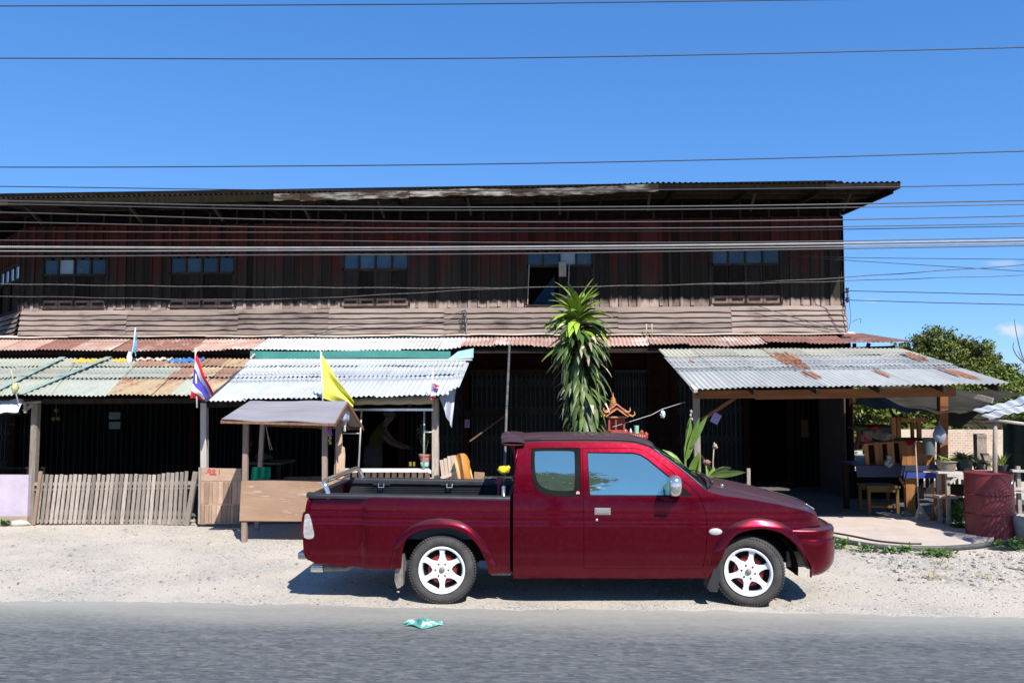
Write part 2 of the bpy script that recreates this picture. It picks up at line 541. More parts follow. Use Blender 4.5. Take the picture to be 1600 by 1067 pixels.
# keep the arch part above the bumper split
door_px = [(909.5, 700), (990, 699.5), (1004, 702.5), (1014, 708), (1040, 728), (1066, 749), (1088, 768), (1094, 776), (1103, 800), (1105.5, 830), (1103, 865), (1099, 885), (1095, 888.5), (912, 888)]
door_o = px_list(door_px)
win_px = [(917, 706), (990, 706.5), (1001, 709.5), (1012, 716), (1040, 739), (1062, 757), (1082, 775), (1060, 775.2), (922, 774.5), (920, 769)]
win_o = px_list(win_px)
quart_px = [(835, 700), (890, 699), (903, 699.3), (906.8, 700.5), (907.2, 704), (907.4, 720), (907.6, 750), (907.4, 771), (906.5, 775.3), (903, 776), (876, 776), (853, 773), (841, 767), (834, 757), (830.5, 740), (829.5, 718), (831, 704)]
quart_o = crom(px_list(quart_px), 2, True)
mb = MB()
vf = panel_mesh(cab_out, [door_o, quart_o])
add_panel(mb, vf, False, .02); add_panel(mb, vf, True, .02)
body = mb.build('cab_body', PAINT, truck, local=True, smooth=True)

def shrink(poly, d):
    n = len(poly); out = []
    area = sum(poly[i][0] * poly[(i + 1) % n][1] - poly[(i + 1) % n][0] * poly[i][1] for i in range(n))
    sg = 1 if area > 0 else -1
    for i in range(n):
        a = Vector(poly[i - 1]); b = Vector(poly[i]); c = Vector(poly[(i + 1) % n])
        e1 = (b - a).normalized(); e2 = (c - b).normalized()
        nrm = Vector((-(e1.y + e2.y), e1.x + e2.x))
        if nrm.length < 1e-6: out.append(tuple(b)); continue
        nrm.normalize(); out.append(tuple(b + nrm * d * sg))
    return out

for mir in (False, True):
    mb = MB(); add_panel(mb, panel_mesh(shrink(door_o, 0.0045), [win_o]), mir, .03)
    door = mb.build('door', PAINT, truck, local=True, smooth=True)
    mb = MB(); add_panel(mb, panel_mesh(shrink(win_o, -0.006), [], yoff=0.010), mir)
    mb.build('door_window', GLS, door, local=True, smooth=True)
    mb = MB(); add_panel(mb, panel_mesh(win_o, [shrink(win_o, 0.010)], yoff=0.003), mir, .006)
    mb.build('window_seal', BLKM, door, local=True, smooth=True)
    mb = MB(); tri_o = px_list([(1061, 757.5), (1082, 775), (1063, 775)])
    add_panel(mb, panel_mesh(tri_o, [], yoff=0.004), mir)
    mb.build('mirror_base', BLKM, door, local=True)
    sg = 1 if mir else -1
    # handle
    hx0, hz0 = S(929, 804); hx1, hz1 = S(954, 793)
    mb = MB(); yy = side_y((hz0 + hz1) / 2) * (1 if not mir else -1)
    mb.box((hx0, min(yy, yy + sg * 0.006), hz0), (hx1, max(yy, yy + sg * 0.006), hz1))
    mb.box((hx0 + 0.012, min(yy, yy + sg * 0.022), hz0 + 0.02), (hx1 - 0.012, max(yy, yy + sg * 0.022), hz1 - 0.008))
    o = mb.build('door_handle', CHR, door, local=True)
    bv = o.modifiers.new('bevel', 'BEVEL'); bv.width = 0.004; bv.segments = 3
    kx, kz = S(932.5, 812)
    mb = MB(); mb.lathe([(0.0001, sg * 0.010), (0.011, sg * 0.010), (0.014, sg * 0.002), (0.014, -sg * 0.004)], (kx, side_y(kz) * (-sg), kz), 'y', 16)
    mb.build('door_lock', CHR, door, local=True, smooth=True)
    # quarter window
    mb = MB(); add_panel(mb, panel_mesh(shrink(quart_o, 0.003), [], yoff=0.006), mir)
    q = mb.build('quarter_window_frame', BLKM, truck, local=True, smooth=True)
    gq = crom(px_list([(838, 705), (870, 704.5), (893, 705), (897.5, 709), (898, 735), (897.5, 761), (893, 766.5), (868, 766.5), (852, 763), (842, 756), (837.5, 745), (835.5, 722), (836, 709)]), 2, True)
    mb = MB(); add_panel(mb, panel_mesh(gq, [], yoff=0.002), mir)
    mb.build('quarter_glass', GLS, q, local=True, smooth=True)
    kx, kz = S(903, 770)
    mb = MB(); mb.lathe([(0.0001, sg * 0.003), (0.017, sg * 0.003), (0.017, -sg * 0.002)], (kx, side_y(kz) * (-sg) - sg * 0.006, kz), 'y', 20)
    mb.build('round_sticker', PINK, truck, local=True)
    # side indicator lamp
    kx, kz = S(1118, 830.5)
    mb = MB(); yy0 = side_y(kz, kx) * (-sg)
    mb.grid(lambda u, v: (kx + 0.064 * math.cos(u * 6.2832) * math.sin(v * 1.5708), yy0 + sg * 0.02 * math.cos(v * 1.5708), kz + 0.034 * math.sin(u * 6.2832) * math.sin(v * 1.5708)), 20, 6)
    mb.build('side_indicator', LAMP, truck, local=True, smooth=True)
    # door mirror
    mirr = MB(); mx, mz = Tr(1054, 759, -1.0)
    cx, cy = mx, -sg * -0 + sg * 1.0
    def fm(u, v):
        a = u * 2 * math.pi; b = (v - 0.5) * math.pi
        ex = lambda c, e: math.copysign(abs(c) ** e, c)
        return (cx + 0.065 * ex(math.cos(b), .6) * ex(math.cos(a), .8), cy + 0.10 * ex(math.cos(b), .6) * ex(math.sin(a), .7), mz + 0.098 * ex(math.sin(b), .7))
    mirr.grid(fm, 24, 14)
    mo = mirr.build('door_mirror', CHR, door, local=True, smooth=True)
    mb = MB(); mb.bar((cx + 0.03, sg * 0.94, mz - 0.085), (cx + 0.05, sg * 0.83, mz - 0.085), 0.07, 0.035)
    mb.build('mirror_arm', BLK, mo, local=True)
    mb = MB(); mb.grid(lambda u, v: (cx - 0.062, cy + 0.088 * (u * 2 - 1), mz + 0.08 * (v * 2 - 1)), 2, 2)
    mb.build('mirror_glass', GLS, mo, local=True)

# -- roof
xs_r = []
edge_pts = px_list([(813, 692.5), (850, 690.5), (910, 690), (970, 691), (994, 693), (1014, 699), (1020, 703)])
ex = [p[0] for p in edge_pts]; ez = [p[1] for p in edge_pts]
rx0, rx1 = ex[0], ex[-1]
RH = interp
def roof_fn(u, v):
    x = lerp(rx0, rx1, u); z = interp(ex, ez, x); yw = -side_y(z)
    t = v * 2 - 1; t = math.copysign(1 - (1 - abs(t)) ** 1.6, t)
    h = 0.062
    x2 = x + 0.05 * (1 - t * t) * (u ** 3) - 0.02 * (1 - t * t) * (1 - u) ** 4
    return (x2, yw * t, z + h * max(0, 1 - abs(t) ** 3.2) ** 0.55 - 0.012 * (u ** 6))
mb = MB(); mb.grid(roof_fn, 40, 40)
roof = mb.build('roof', PAINT, truck, local=True, smooth=True)
mb = MB()
for sg in (-1, 1):
    mb.tube([(x, sg * (-side_y(z) - 0.018), z + 0.026) for x, z in zip(ex, ez)], 0.008, 6)
    mb.build('roof_rail', BLK, truck, local=True, smooth=True); mb = MB()
# spoiler
sp_t = Tr(786, 682, 0.0)
def spoil(u, v):
    t = u * 2 - 1
    a = v * 2 * math.pi
    z0 = ez[0] + 0.062 * max(0, 1 - abs(t) ** 3.2) ** 0.5 + 0.012
    x = rx0 + 0.02 + 0.115 * (math.cos(a) - 1) ; x += 0.03 * t * t
    zz = z0 - 0.016 + 0.018 * math.sin(a) + 0.006 * (1 - math.cos(a)) * 0.5
    return (x, t * 0.69, zz)
mb = MB(); mb.grid(spoil, 30, 20)
for sg in (-1, 1):
    sp_o = crom(px_list([(786.5, 684), (786.5, 696), (796, 698), (801, 704), (803.5, 718), (804, 738), (808, 716), (812, 700), (814, 686)]), 2, True)
    mb.prism([(x, sg * (-side_y(z) - 0.004), z) for x, z in sp_o], (0, -sg * 0.06, 0))
mb.build('roof_spoiler', PAINT, truck, local=True, smooth=True)

# -- windscreen
wt = S(1021, 703); wb = S(1106, 768)
def ws_fn(u, v):
    t = u * 2 - 1
    x = lerp(wt[0], wb[0], v) + 0.13 * (1 - t * t) * (0.4 + 0.6 * v); z = lerp(wt[1], wb[1], v) + 0.035 * (1 - t * t) * (1 - v) + 0.02 * math.sin(v * math.pi)
    y = (-side_y(lerp(wt[1], wb[1], v)) - 0.012) * t
    return (x, y, z)
mb = MB(); mb.grid(ws_fn, 24, 14)
solid(mb.build('windscreen', WSG, truck, local=True, smooth=True), 0.006)
mb = MB()
for sg in (0.0, 1.0):
    mb.tube([ws_fn(sg, v / 8) for v in range(9)], 0.012, 6)
mb.tube([ws_fn(v / 12, 0.0) for v in range(13)], 0.014, 6)
mb.build('windscreen_seal', BLK, truck, local=True, smooth=True)
# rear window of the cab
bz0 = S(802, 778)[1]; bx0 = S(802, 778)[0]; bx1 = rx0
mb = MB()
mb.grid(lambda u, v: (lerp(bx0, bx1, v) - 0.02 * (1 - (2 * u - 1) ** 2), (-side_y(lerp(bz0, ez[0], v)) - 0.003) * (2 * u - 1), lerp(bz0, ez[0] + 0.0, v)), 14, 8)
mb.grid(lambda u, v: (bx0, (2 * u - 1) * 0.84, lerp(0.34, bz0, v)), 4, 4)
mb.build('cab_rear_wall', PAINT, truck, local=True, smooth=True)
mb = MB()
mb.grid(lambda u, v: (lerp(bx0, bx1, lerp(.15, .85, v)) - 0.03 - 0.02 * (1 - (2 * u - 1) ** 2), 0.56 * (2 * u - 1), lerp(bz0, ez[0], lerp(.15, .85, v))), 14, 8)
mb.build('rear_window', WSG, truck, local=True, smooth=True)

# -- bonnet
hp = px_list([(1106, 768), (1130, 774), (1175, 780.5), (1217, 788), (1248, 795), (1268, 800.5), (1277, 807)])
hx = [p[0] for p in hp]; hz = [p[1] for p in hp]
def hood_fn(u, v):
    x = lerp(hx[0] + 0.0, hx[-1], u); z = interp(hx, hz, x); yw = -side_y(z, x)
    t = v * 2 - 1; t = math.copysign(1 - (1 - abs(t)) ** 1.5, t)
    h = lerp(0.085, 0.03, u ** 1.5)
    zz = z + h * max(0, 1 - abs(t) ** 2.6) ** 0.7 - 0.006 * sstep(0.93, .99, abs(t)) * sstep(1.0, 0.995, abs(t))
    return (x + 0.10 * (1 - t * t) * u ** 2 + 0.08 * (1 - t * t) * (1 - u) ** 4, yw * t, zz)
mb = MB(); mb.grid(hood_fn, 36, 44)
solid(mb.build('bonnet', PAINT, truck, local=True, smooth=True), 0.01)
# shut line between bonnet and wing
# cowl panel with wipers
mb = MB()
mb.grid(lambda u, v: (lerp(ws_fn(u, 1.0)[0] - 0.02, hood_fn(0.02, u)[0] + 0.04, v), (2 * u - 1) * 0.76, lerp(wb[1] + 0.015, wb[1] + 0.055, v) + 0.02 * (1 - (2 * u - 1) ** 2)), 18, 4)
mb.build('cowl_panel', BLK, truck, local=True, smooth=True)
for y0 in (-0.60, 0.02):
    mb = MB(); q0 = Vector((ws_fn(0.5 + y0 / 1.7, .98)[0] + 0.03, y0, wb[1] + 0.075)); q1 = Vector(ws_fn(0.5 + (y0 + 0.5) / 1.7, 0.86)) + Vector((0.02, 0, 0.03))
    mb.tube([q0, (q0 + q1) / 2 + Vector((0, 0, 0.018)), q1], 0.006, 6)
    mb.tube([q0 + Vector((0.0, 0, -0.03)), q0 + Vector((0, 0, 0.01))], 0.014, 8)
    mb.build('windscreen_wiper', BLK, truck, local=True, smooth=True)
for y0 in (-0.42, 0.42):
    mb = MB(); q = hood_fn(0.16, 0.5 + y0 / 1.7)
    mb.blob((q[0], q[1], q[2] + 0.006), (0.022, 0.02, 0.014), 1, 10, 6, 0)
    mb.build('washer_nozzle', CHR, truck, local=True, smooth=True)
# chrome emblem strip on the bonnet edge
mb = MB(); q0 = hood_fn(0.9, .5)
mb.tube([hood_fn(u, 0.42)[:2] + (hood_fn(u, 0.42)[2] + 0.012,) for u in (0.62, 0.7, 0.8, 0.9, 0.97)], 0.006, 6)
mb.build('bonnet_trim', BLK, truck, local=True, smooth=True)
mb = MB(); q = Vector(hood_fn(0.99, .5)); mb.bar(q + Vector((-0.05, 0, 0.02)), q + Vector((0.035, 0, -0.03)), 0.5, 0.018, up=(0, 0, 1))
o = mb.build('grille_badge_strip', CHR, truck, local=True); bv = o.modifiers.new('bevel', 'BEVEL'); bv.width = 0.006; bv.segments = 2

# -- front face with grille and headlights
fx = S(1282, 822)[0]; fz0, fz1 = S(1283, 836)[1], hz[-1]
yw_f = -side_y(0.8, fx - 0.01)
def face_fn(u, v):
    t = u * 2 - 1
    z = lerp(fz0 - 0.05, fz1 + 0.028, v)
    return (lerp(fx, hx[-1], v ** 2) - 0.012 + 0.10 * (1 - t * t), t * yw_f, z)
mb = MB(); mb.grid(face_fn, 24, 6)
mb.build('front_panel', PAINT, truck, local=True, smooth=True)
mb = MB(); mb.grid(lambda u, v: Vector(face_fn(lerp(.3, .7, u), lerp(.25, .88, v))) + Vector((0.012, 0, 0)), 12, 4)
gr = solid(mb.build('grille', BLK, truck, local=True, smooth=True), 0.02)
for k in range(4):
    mb = MB(); vv = lerp(.3, .82, k / 3)
    mb.tube([Vector(face_fn(lerp(.3, .7, i / 8), vv)) + Vector((0.018, 0, 0)) for i in range(9)], 0.007, 6)
    mb.build('grille_bar', CHR, gr, local=True, smooth=True)
for a, b in ((0.03, .27), (.73, .97)):
    mb = MB(); mb.grid(lambda u, v: Vector(face_fn(lerp(a, b, u), lerp(.28, .9, v))) + Vector((0.012 + 0.015 * math.sin(u * 3.14) * math.sin(v * 3.14), 0, 0)), 10, 6)
    solid(mb.build('headlight', LAMP, truck, local=True, smooth=True), 0.02)

# -- front bumper
bzl = [0.285, 0.31, 0.36, 0.42, 0.50, 0.58, 0.615, 0.635, 0.675, 0.715, 0.735]
bin_ = [0.075, 0.045, 0.022, 0.008, 0.0, 0.0, 0.003, 0.012, 0.004, 0.006, 0.055]
AFz = sorted([(p[1], p[0]) for p in AF[len(AF) // 2:]])
bx_f = Tr(1303, 850, -0.55)[0]
def bump_fn(u, v):
    k = v * (len(bzl) - 1); i = min(int(k), len(bzl) - 2); z = lerp(bzl[i], bzl[i + 1], k - i); ins = lerp(bin_[i], bin_[i + 1], k - i)
    t = u * 2 - 1; s_ = 1 if t > 0 else -1; t = abs(t)
    xa = interp([p[0] for p in AFz], [p[1] for p in AFz], z) + 0.012
    if t > 0.55:      # side part and corner
        w_ = (1 - t) / 0.45           # 0 at arch, 1 at the end of corner
        if w_ < 0.35:
            q = w_ / 0.35; x = lerp(xa, bx_f - 0.30, q); y = -0.872 + ins * q
        else:
            q = (w_ - 0.35) / 0.65 * math.pi / 2
            x = bx_f - 0.30 + (0.30 - ins) * math.sin(q); y = -(0.50 + (0.372 - ins) * math.cos(q))
    else:
        x = bx_f - ins + 0.05 * (1 - (t / 0.55) ** 2); y = -0.50 * (t / 0.55)
    zz = z + 0.035 * sstep(0.42, 0.285, z) * sstep(bx_f - 0.32, bx_f, x)
    return (x, y * (-s_), zz)
mb = MB(); mb.grid(bump_fn, 72, 30)
bmp = solid(mb.build('front_bumper', PAINT, truck, local=True, smooth=True), 0.02)
mb = MB(); mb.grid(lambda u, v: (lerp(bx_f - 0.30, bx_f, v), 0.78 * (2 * u - 1) * (1 - 0.3 * v * v), 0.728 - 0.004 * v), 8, 4)
mb.build('bumper_top', PAINT, truck, local=True)
mb = MB(); mb.grid(lambda u, v: Vector(bump_fn(lerp(.36, .64, u), lerp(.22, .42, v))) + Vector((0.006, 0, 0)), 10, 3)
mb.build('bumper_intake', BLKM, bmp, local=True)
mb = MB()
mb.tube([Vector(bump_fn(lerp(.995, .93, i / 5), 0.60)) + Vector((0, -.001, 0)) for i in range(6)], 0.004, 6)
mb.build('bumper_line', BLKM, bmp, local=True)

# -- wing flares
def flare(inner, outer, name, yl=0.042):
    n = 40
    A = crom(px_list(inner), 8); B = crom(px_list(outer), 8)
    def samp(c, t):
        L = [0]
        for i in range(1, len(c)): L.append(L[-1] + math.hypot(c[i][0] - c[i - 1][0], c[i][1] - c[i - 1][1]))
        d = t * L[-1]
        return interp(L, [p[0] for p in c], d), interp(L, [p[1] for p in c], d)
    for sg in (-1, 1):
        mb = MB()
        def fn(u, v):
            a = samp(A, u); b = samp(B, u)
            if v < 0.25:
                s_ = 0; yy = lerp(0.10, -yl, v / 0.25)
            else:
                s_ = (v - 0.25) / 0.75; yy = -yl * (math.cos(s_ * math.pi * 0.5) ** 0.6) - 0.001 * (1 - s_) + (0.004 if s_ > .99 else 0)
            x = lerp(a[0], b[0], s_); z = lerp(a[1], b[1], s_)
            return (x, (side_y(z, x) + yy) * (-sg), z)
        mb.grid(fn, 60, 12)
        o = mb.build(name, PAINT, truck, local=True, smooth=True, recalc=True)
flare(arch_front, [(1110, 882), (1113, 862), (1119, 848), (1133, 829), (1144, 819.5), (1156, 814), (1168, 810.5), (1181, 809), (1196, 810), (1212, 813), (1227, 820), (1240, 829), (1250, 841), (1259, 855), (1266, 870), (1269, 886)], 'wheel_arch_flare')
arch_rear = [(627, 886), (628, 868), (631, 853), (636, 841), (646, 833), (660, 827), (674, 824.5), (689, 823.5), (704, 824.5), (718, 828), (731, 835), (742, 845), (750, 856), (757, 869), (761.5, 882), (764, 895)]
arch_rear_out = [(609, 888), (611.5, 870), (616, 853), (624, 838), (635, 827), (647, 819), (661, 813), (675, 810), (686, 809), (697, 809.5), (709, 811), (721, 814.5), (735, 823), (748, 835), (759, 848), (768, 862), (775, 879), (778.5, 895)]
flare(arch_rear, arch_rear_out, 'wheel_arch_flare')

# -- cargo bed
AR = crom(px_list(arch_rear), 2)
bed_o = px_list([(797, 895), (797, 860), (797, 781.5), (700, 779.5), (600, 777.5), (520, 776), (486, 775.5), (482, 778), (478, 795), (475, 815), (473.5, 838), (474, 855), (477, 868), (483, 875), (494, 880.5), (550, 885), (607, 889)])
bed_o += AR + px_list([(778, 895)])
bxr = S(482, 778)[0]; bxf = S(797, 781)[0]; bzt = S(640, 778)[1]; bzt_f = S(797, 781.5)[1]
rl = px_list([(482, 778), (478, 795), (475, 815), (473.5, 838), (474, 855), (477, 868), (483, 875)])
mb = MB()
mb.box((bxr + 0.06, -0.76, 0.60), (bxf - 0.03, 0.76, 0.63))
bed = mb.build('cargo_bed', BLK, truck, local=True)
for mir in (False, True):
    mb = MB(); add_panel(mb, panel_mesh(bed_o, []), mir, .02)
    mb.build('side_panel', PAINT, bed, local=True, smooth=True)
mb = MB()
rl2 = crom(rl, 3)
mb.grid(lambda u, v: (interp([i / (len(rl2) - 1) for i in range(len(rl2))], [p[0] for p in rl2], v) - 0.02 * (1 - (2 * u - 1) ** 2) - 0.001,
                      (2 * u - 1) * 0.80, interp([i / (len(rl2) - 1) for i in range(len(rl2))], [p[1] for p in rl2], v)), 16, 18)
tg = solid(mb.build('tailgate', PAINT, truck, local=True, smooth=True), 0.04)
mb = MB(); mb.box((bxr - 0.045, -0.12, 0.80), (bxr - 0.03, 0.12, 0.86)); mb.build('tailgate_handle', BLK, tg, local=True)
# front wall of bed, floor, liner
mb = MB()
mb.box((bxf - 0.03, -0.80, 0.40), (bxf - 0.002, 0.80, bzt_f - 0.004))
mb.build('bed_front_wall', BLK, bed, local=True)
mb = MB()
for k in range(12):
    y = lerp(-0.68, 0.68, k / 11); mb.box((bxr + 0.08, y - 0.02, 0.631), (bxf - 0.04, y + 0.02, 0.645))
mb.build('floor_ribs', BLK, bed, local=True)
for sg in (-1, 1):
    mb = MB()
    def lin(u, v):
        z = lerp(0.62, bzt - 0.03, v); rib = 0.008 * (1 if (int(v * 36) % 2) else -1) if 0.08 < u < 0.93 and v > .3 else 0
        return (lerp(bxr + 0.05, bxf - 0.03, u), sg * (0.755 - rib), z)
    mb.grid(lin, 14, 72)
    mb.build('bed_liner', BLK, bed, local=True)
    # rail cap
    mb = MB()
    prof = [(0.845, -0.012), (0.850, 0.012), (0.842, 0.026), (0.80, 0.032), (0.745, 0.028), (0.738, 0.010), (0.738, -0.03)]
    def cap(u, v):
        k = v * (len(prof) - 1); i = min(int(k), len(prof) - 2); q = k - i
        y = lerp(prof[i][0], prof[i + 1][0], q); dz = lerp(prof[i][1], prof[i + 1][1], q)
        x = lerp(bxr - 0.012, bxf, u)
        return (x, sg * (y - 0.018 - 0.04 * max(0, (0.04 - u) / .04) ** 2), lerp(bzt + 0.012, bzt_f + 0.004, u) + dz - 0.004)
    mb.grid(cap, 40, 12)
    solid(mb.build('rail_cap', BLK, bed, local=True, smooth=True), -0.004)
    for hxp in (0.22, 0.62, 0.93):
        mb = MB(); xh = lerp(bxr, bxf, hxp)
        mb.box((xh - 0.10, sg * 0.735 - 0.012, bzt - 0.045), (xh + 0.10, sg * 0.735 + 0.012, bzt - 0.02))
        mb.tube([(xh - 0.03, sg * 0.72, bzt - 0.03), (xh - 0.03, sg * 0.70, bzt - 0.07), (xh + 0.03, sg * 0.70, bzt - 0.07), (xh + 0.03, sg * 0.72, bzt - 0.03)], 0.010, 6)
        mb.build('tie_down_hook', STEEL if hxp < .9 else BLK, bed, local=True)
mb = MB()
def tcap(u, v):
    a = v * math.pi; return (bxr + 0.02 - 0.045 * math.cos(a), (2 * u - 1) * 0.76, bzt + 0.0 + 0.028 * math.sin(a))
mb.grid(tcap, 6, 8)
mb.build('tailgate_cap', BLK, tg, local=True, smooth=True)
# stainless bar over the tailgate
q0 = Tr(515, 775, -0.79); q1 = Tr(506, 755, -0.79)
mb = MB()
pth = [(q0[0], -0.79, q0[1] - 0.02), (lerp(q0[0], q1[0], .5), -0.785, lerp(q0[1], q1[1], .5)), (q1[0], -0.77, q1[1] - 0.005), (q1[0] - 0.012, -0.70, q1[1] + 0.010), (q1[0] - 0.012, -0.6, q1[1] + 0.014),
       (q1[0] - 0.012, 0, q1[1] + 0.015), (q1[0] - 0.012, 0.6, q1[1] + 0.014), (q1[0] - 0.012, 0.70, q1[1] + 0.010), (q1[0], 0.77, q1[1] - 0.005), (lerp(q0[0], q1[0], .5), 0.785, lerp(q0[1], q1[1], .5)), (q0[0], 0.79, q0[1] - 0.02)]
mb.tube(crom(pth, 5), 0.026, 16)
mb.build('tailgate_bar', CHR, truck, local=True, smooth=True)
# tail lamp
tl = crom(px_list([(477.5, 801), (482, 801), (486.5, 812), (489.5, 826), (491, 838), (485, 841.5), (475.5, 839), (474.8, 822)]), 2, True)
for mir in (False, True):
    mb = MB(); add_panel(mb, panel_mesh(tl, [], yoff=-0.010, step=0.02), mir, .02)
    mb.build('tail_lamp', pm('frosted_lamp', (0.40, 0.385, 0.37), (0.26, 0.24, 0.23), 30, rough=0.2, coat=.6), truck, local=True, smooth=True)
    sg = 1 if mir else -1
    mb = MB(); zz0, zz1 = tl[0][1], tl[9][1]
    mb.grid(lambda u, v: (interp([zz0 - 1, zz0], [0, 0], 0) + bxr - 0.035 - 0.02 * math.sin(v * 3.14), sg * lerp(0.68, 0.82, u), lerp(0.62, 0.86, v)), 3, 8)
    mb.build('rear_lamp_lens', REDM, truck, local=True, smooth=True)
mb = MB(); mb.box((bxr - 0.10, -0.78, 0.40), (bxr + 0.10, 0.78, 0.47))
o = mb.build('rear_step_bumper', STEEL, truck, local=True); bv = o.modifiers.new('bevel', 'BEVEL'); bv.width = 0.02; bv.segments = 3

# -- underbody, wheel housings
xr = Tr(690, 893, NEAR)[0]; xf = Tr(1175, 897, NEAR)[0]
mb = MB()
mb.box((bxr + 0.15, -0.52, 0.36), (xf + 0.75, 0.52, 0.56))
mb.box((xr + 0.47, -0.78, 0.30), (xf - 0.47, 0.78, 0.40))
mb.box((bxf + 0.02, -0.80, 0.40), (xf - 0.42, 0.80, 0.62))
mb.box((xr - 0.05, -0.7, 0.27), (xr + 0.05, 0.7, 0.35))
mb.box((xf - 0.05, -0.68, 0.27), (xf + 0.05, 0.68, 0.35))
mb.build('underbody', BLKM, truck, local=True)
for xc, zc in ((xr, .33), (xf, .33)):
    for sg in (-1, 1):
        mb = MB()
        mb.grid(lambda u, v: (xc + 0.44 * math.cos(u * math.pi * 1.1 - 0.15), sg * lerp(0.845, 0.46, v), zc + 0.02 + 0.405 * math.sin(u * math.pi * 1.1 - 0.15)), 24, 2)
        mb.box((xc - 0.45, sg * 0.45 - 0.01, 0.34), (xc + 0.45, sg * 0.45 + 0.01, 0.80))
        mb.build('wheel_housing', BLKM, truck, local=True)
# spark of chassis behind the front wheel
mb = MB(); mb.box((xf + 0.40, -0.62, 0.33), (xf + 0.62, -0.58, 0.48)); mb.lathe([(0.0, -0.01), (0.022, -0.01), (0.022, 0.03)], (xf + 0.60, -0.63, 0.335), 'y', 12)
mb.build('tow_bracket', DUSTY, truck, local=True)
mb = MB(); ax, az = S(775, 900); mb.box((ax - 0.05, -0.74, az - 0.01), (ax + 0.14, -0.60, az + 0.06)); mb.build('chassis_outrigger', DUSTY, truck, local=True)
# exhaust
e0 = Tr(487, 887.5, -0.60); e1 = Tr(560, 885, -0.55)
mb = MB(); mb.tube([(e0[0], -0.60, e0[1]), (e0[0] + 0.12, -0.60, e0[1])], 0.038, 20, cap=False); mb.tube([(e0[0] + 0.01, -0.60, e0[1]), (e0[0] + 0.02, -0.60, e0[1])], 0.030, 16)
ex_o = mb.build('exhaust_tip', CHR, truck, local=True, smooth=True)
mb = MB(); mb.tube([(e0[0] + 0.11, -0.60, e0[1]), (e1[0] - 0.1, -0.60, e0[1] + 0.01), (e1[0] + 0.1, -0.56, 0.40)], 0.032, 14)
mb.build('exhaust_pipe', DUSTY, truck, local=True, smooth=True)
# mud flaps
for sg in (-1, 1):
    mb = MB(); p0 = px_list([(629, 866), (628, 880), (629, 900), (628, 915), (622, 917), (617, 905), (618, 885)])
    mb.prism([(p[0], sg * 0.84, p[1]) for p in p0], (0, -sg * 0.03, 0)); 
    mb.box((p0[0][0] - 0.012, min(sg * .84, sg * .62), 0.17), (p0[0][0], max(sg * .84, sg * .62), 0.46))
    mb.build('rear_mud_flap', DUSTY, truck, local=True)
    mb = MB(); p0 = px_list([(1128.5, 868), (1125, 890), (1121, 915), (1118, 922), (1107, 921), (1103, 916), (1112, 896), (1118, 880)])
    mb.prism([(p[0], sg * 0.85, p[1]) for p in p0], (0, -sg * 0.20, 0))
    mb.build('front_mud_flap', BLK, truck, local=True)

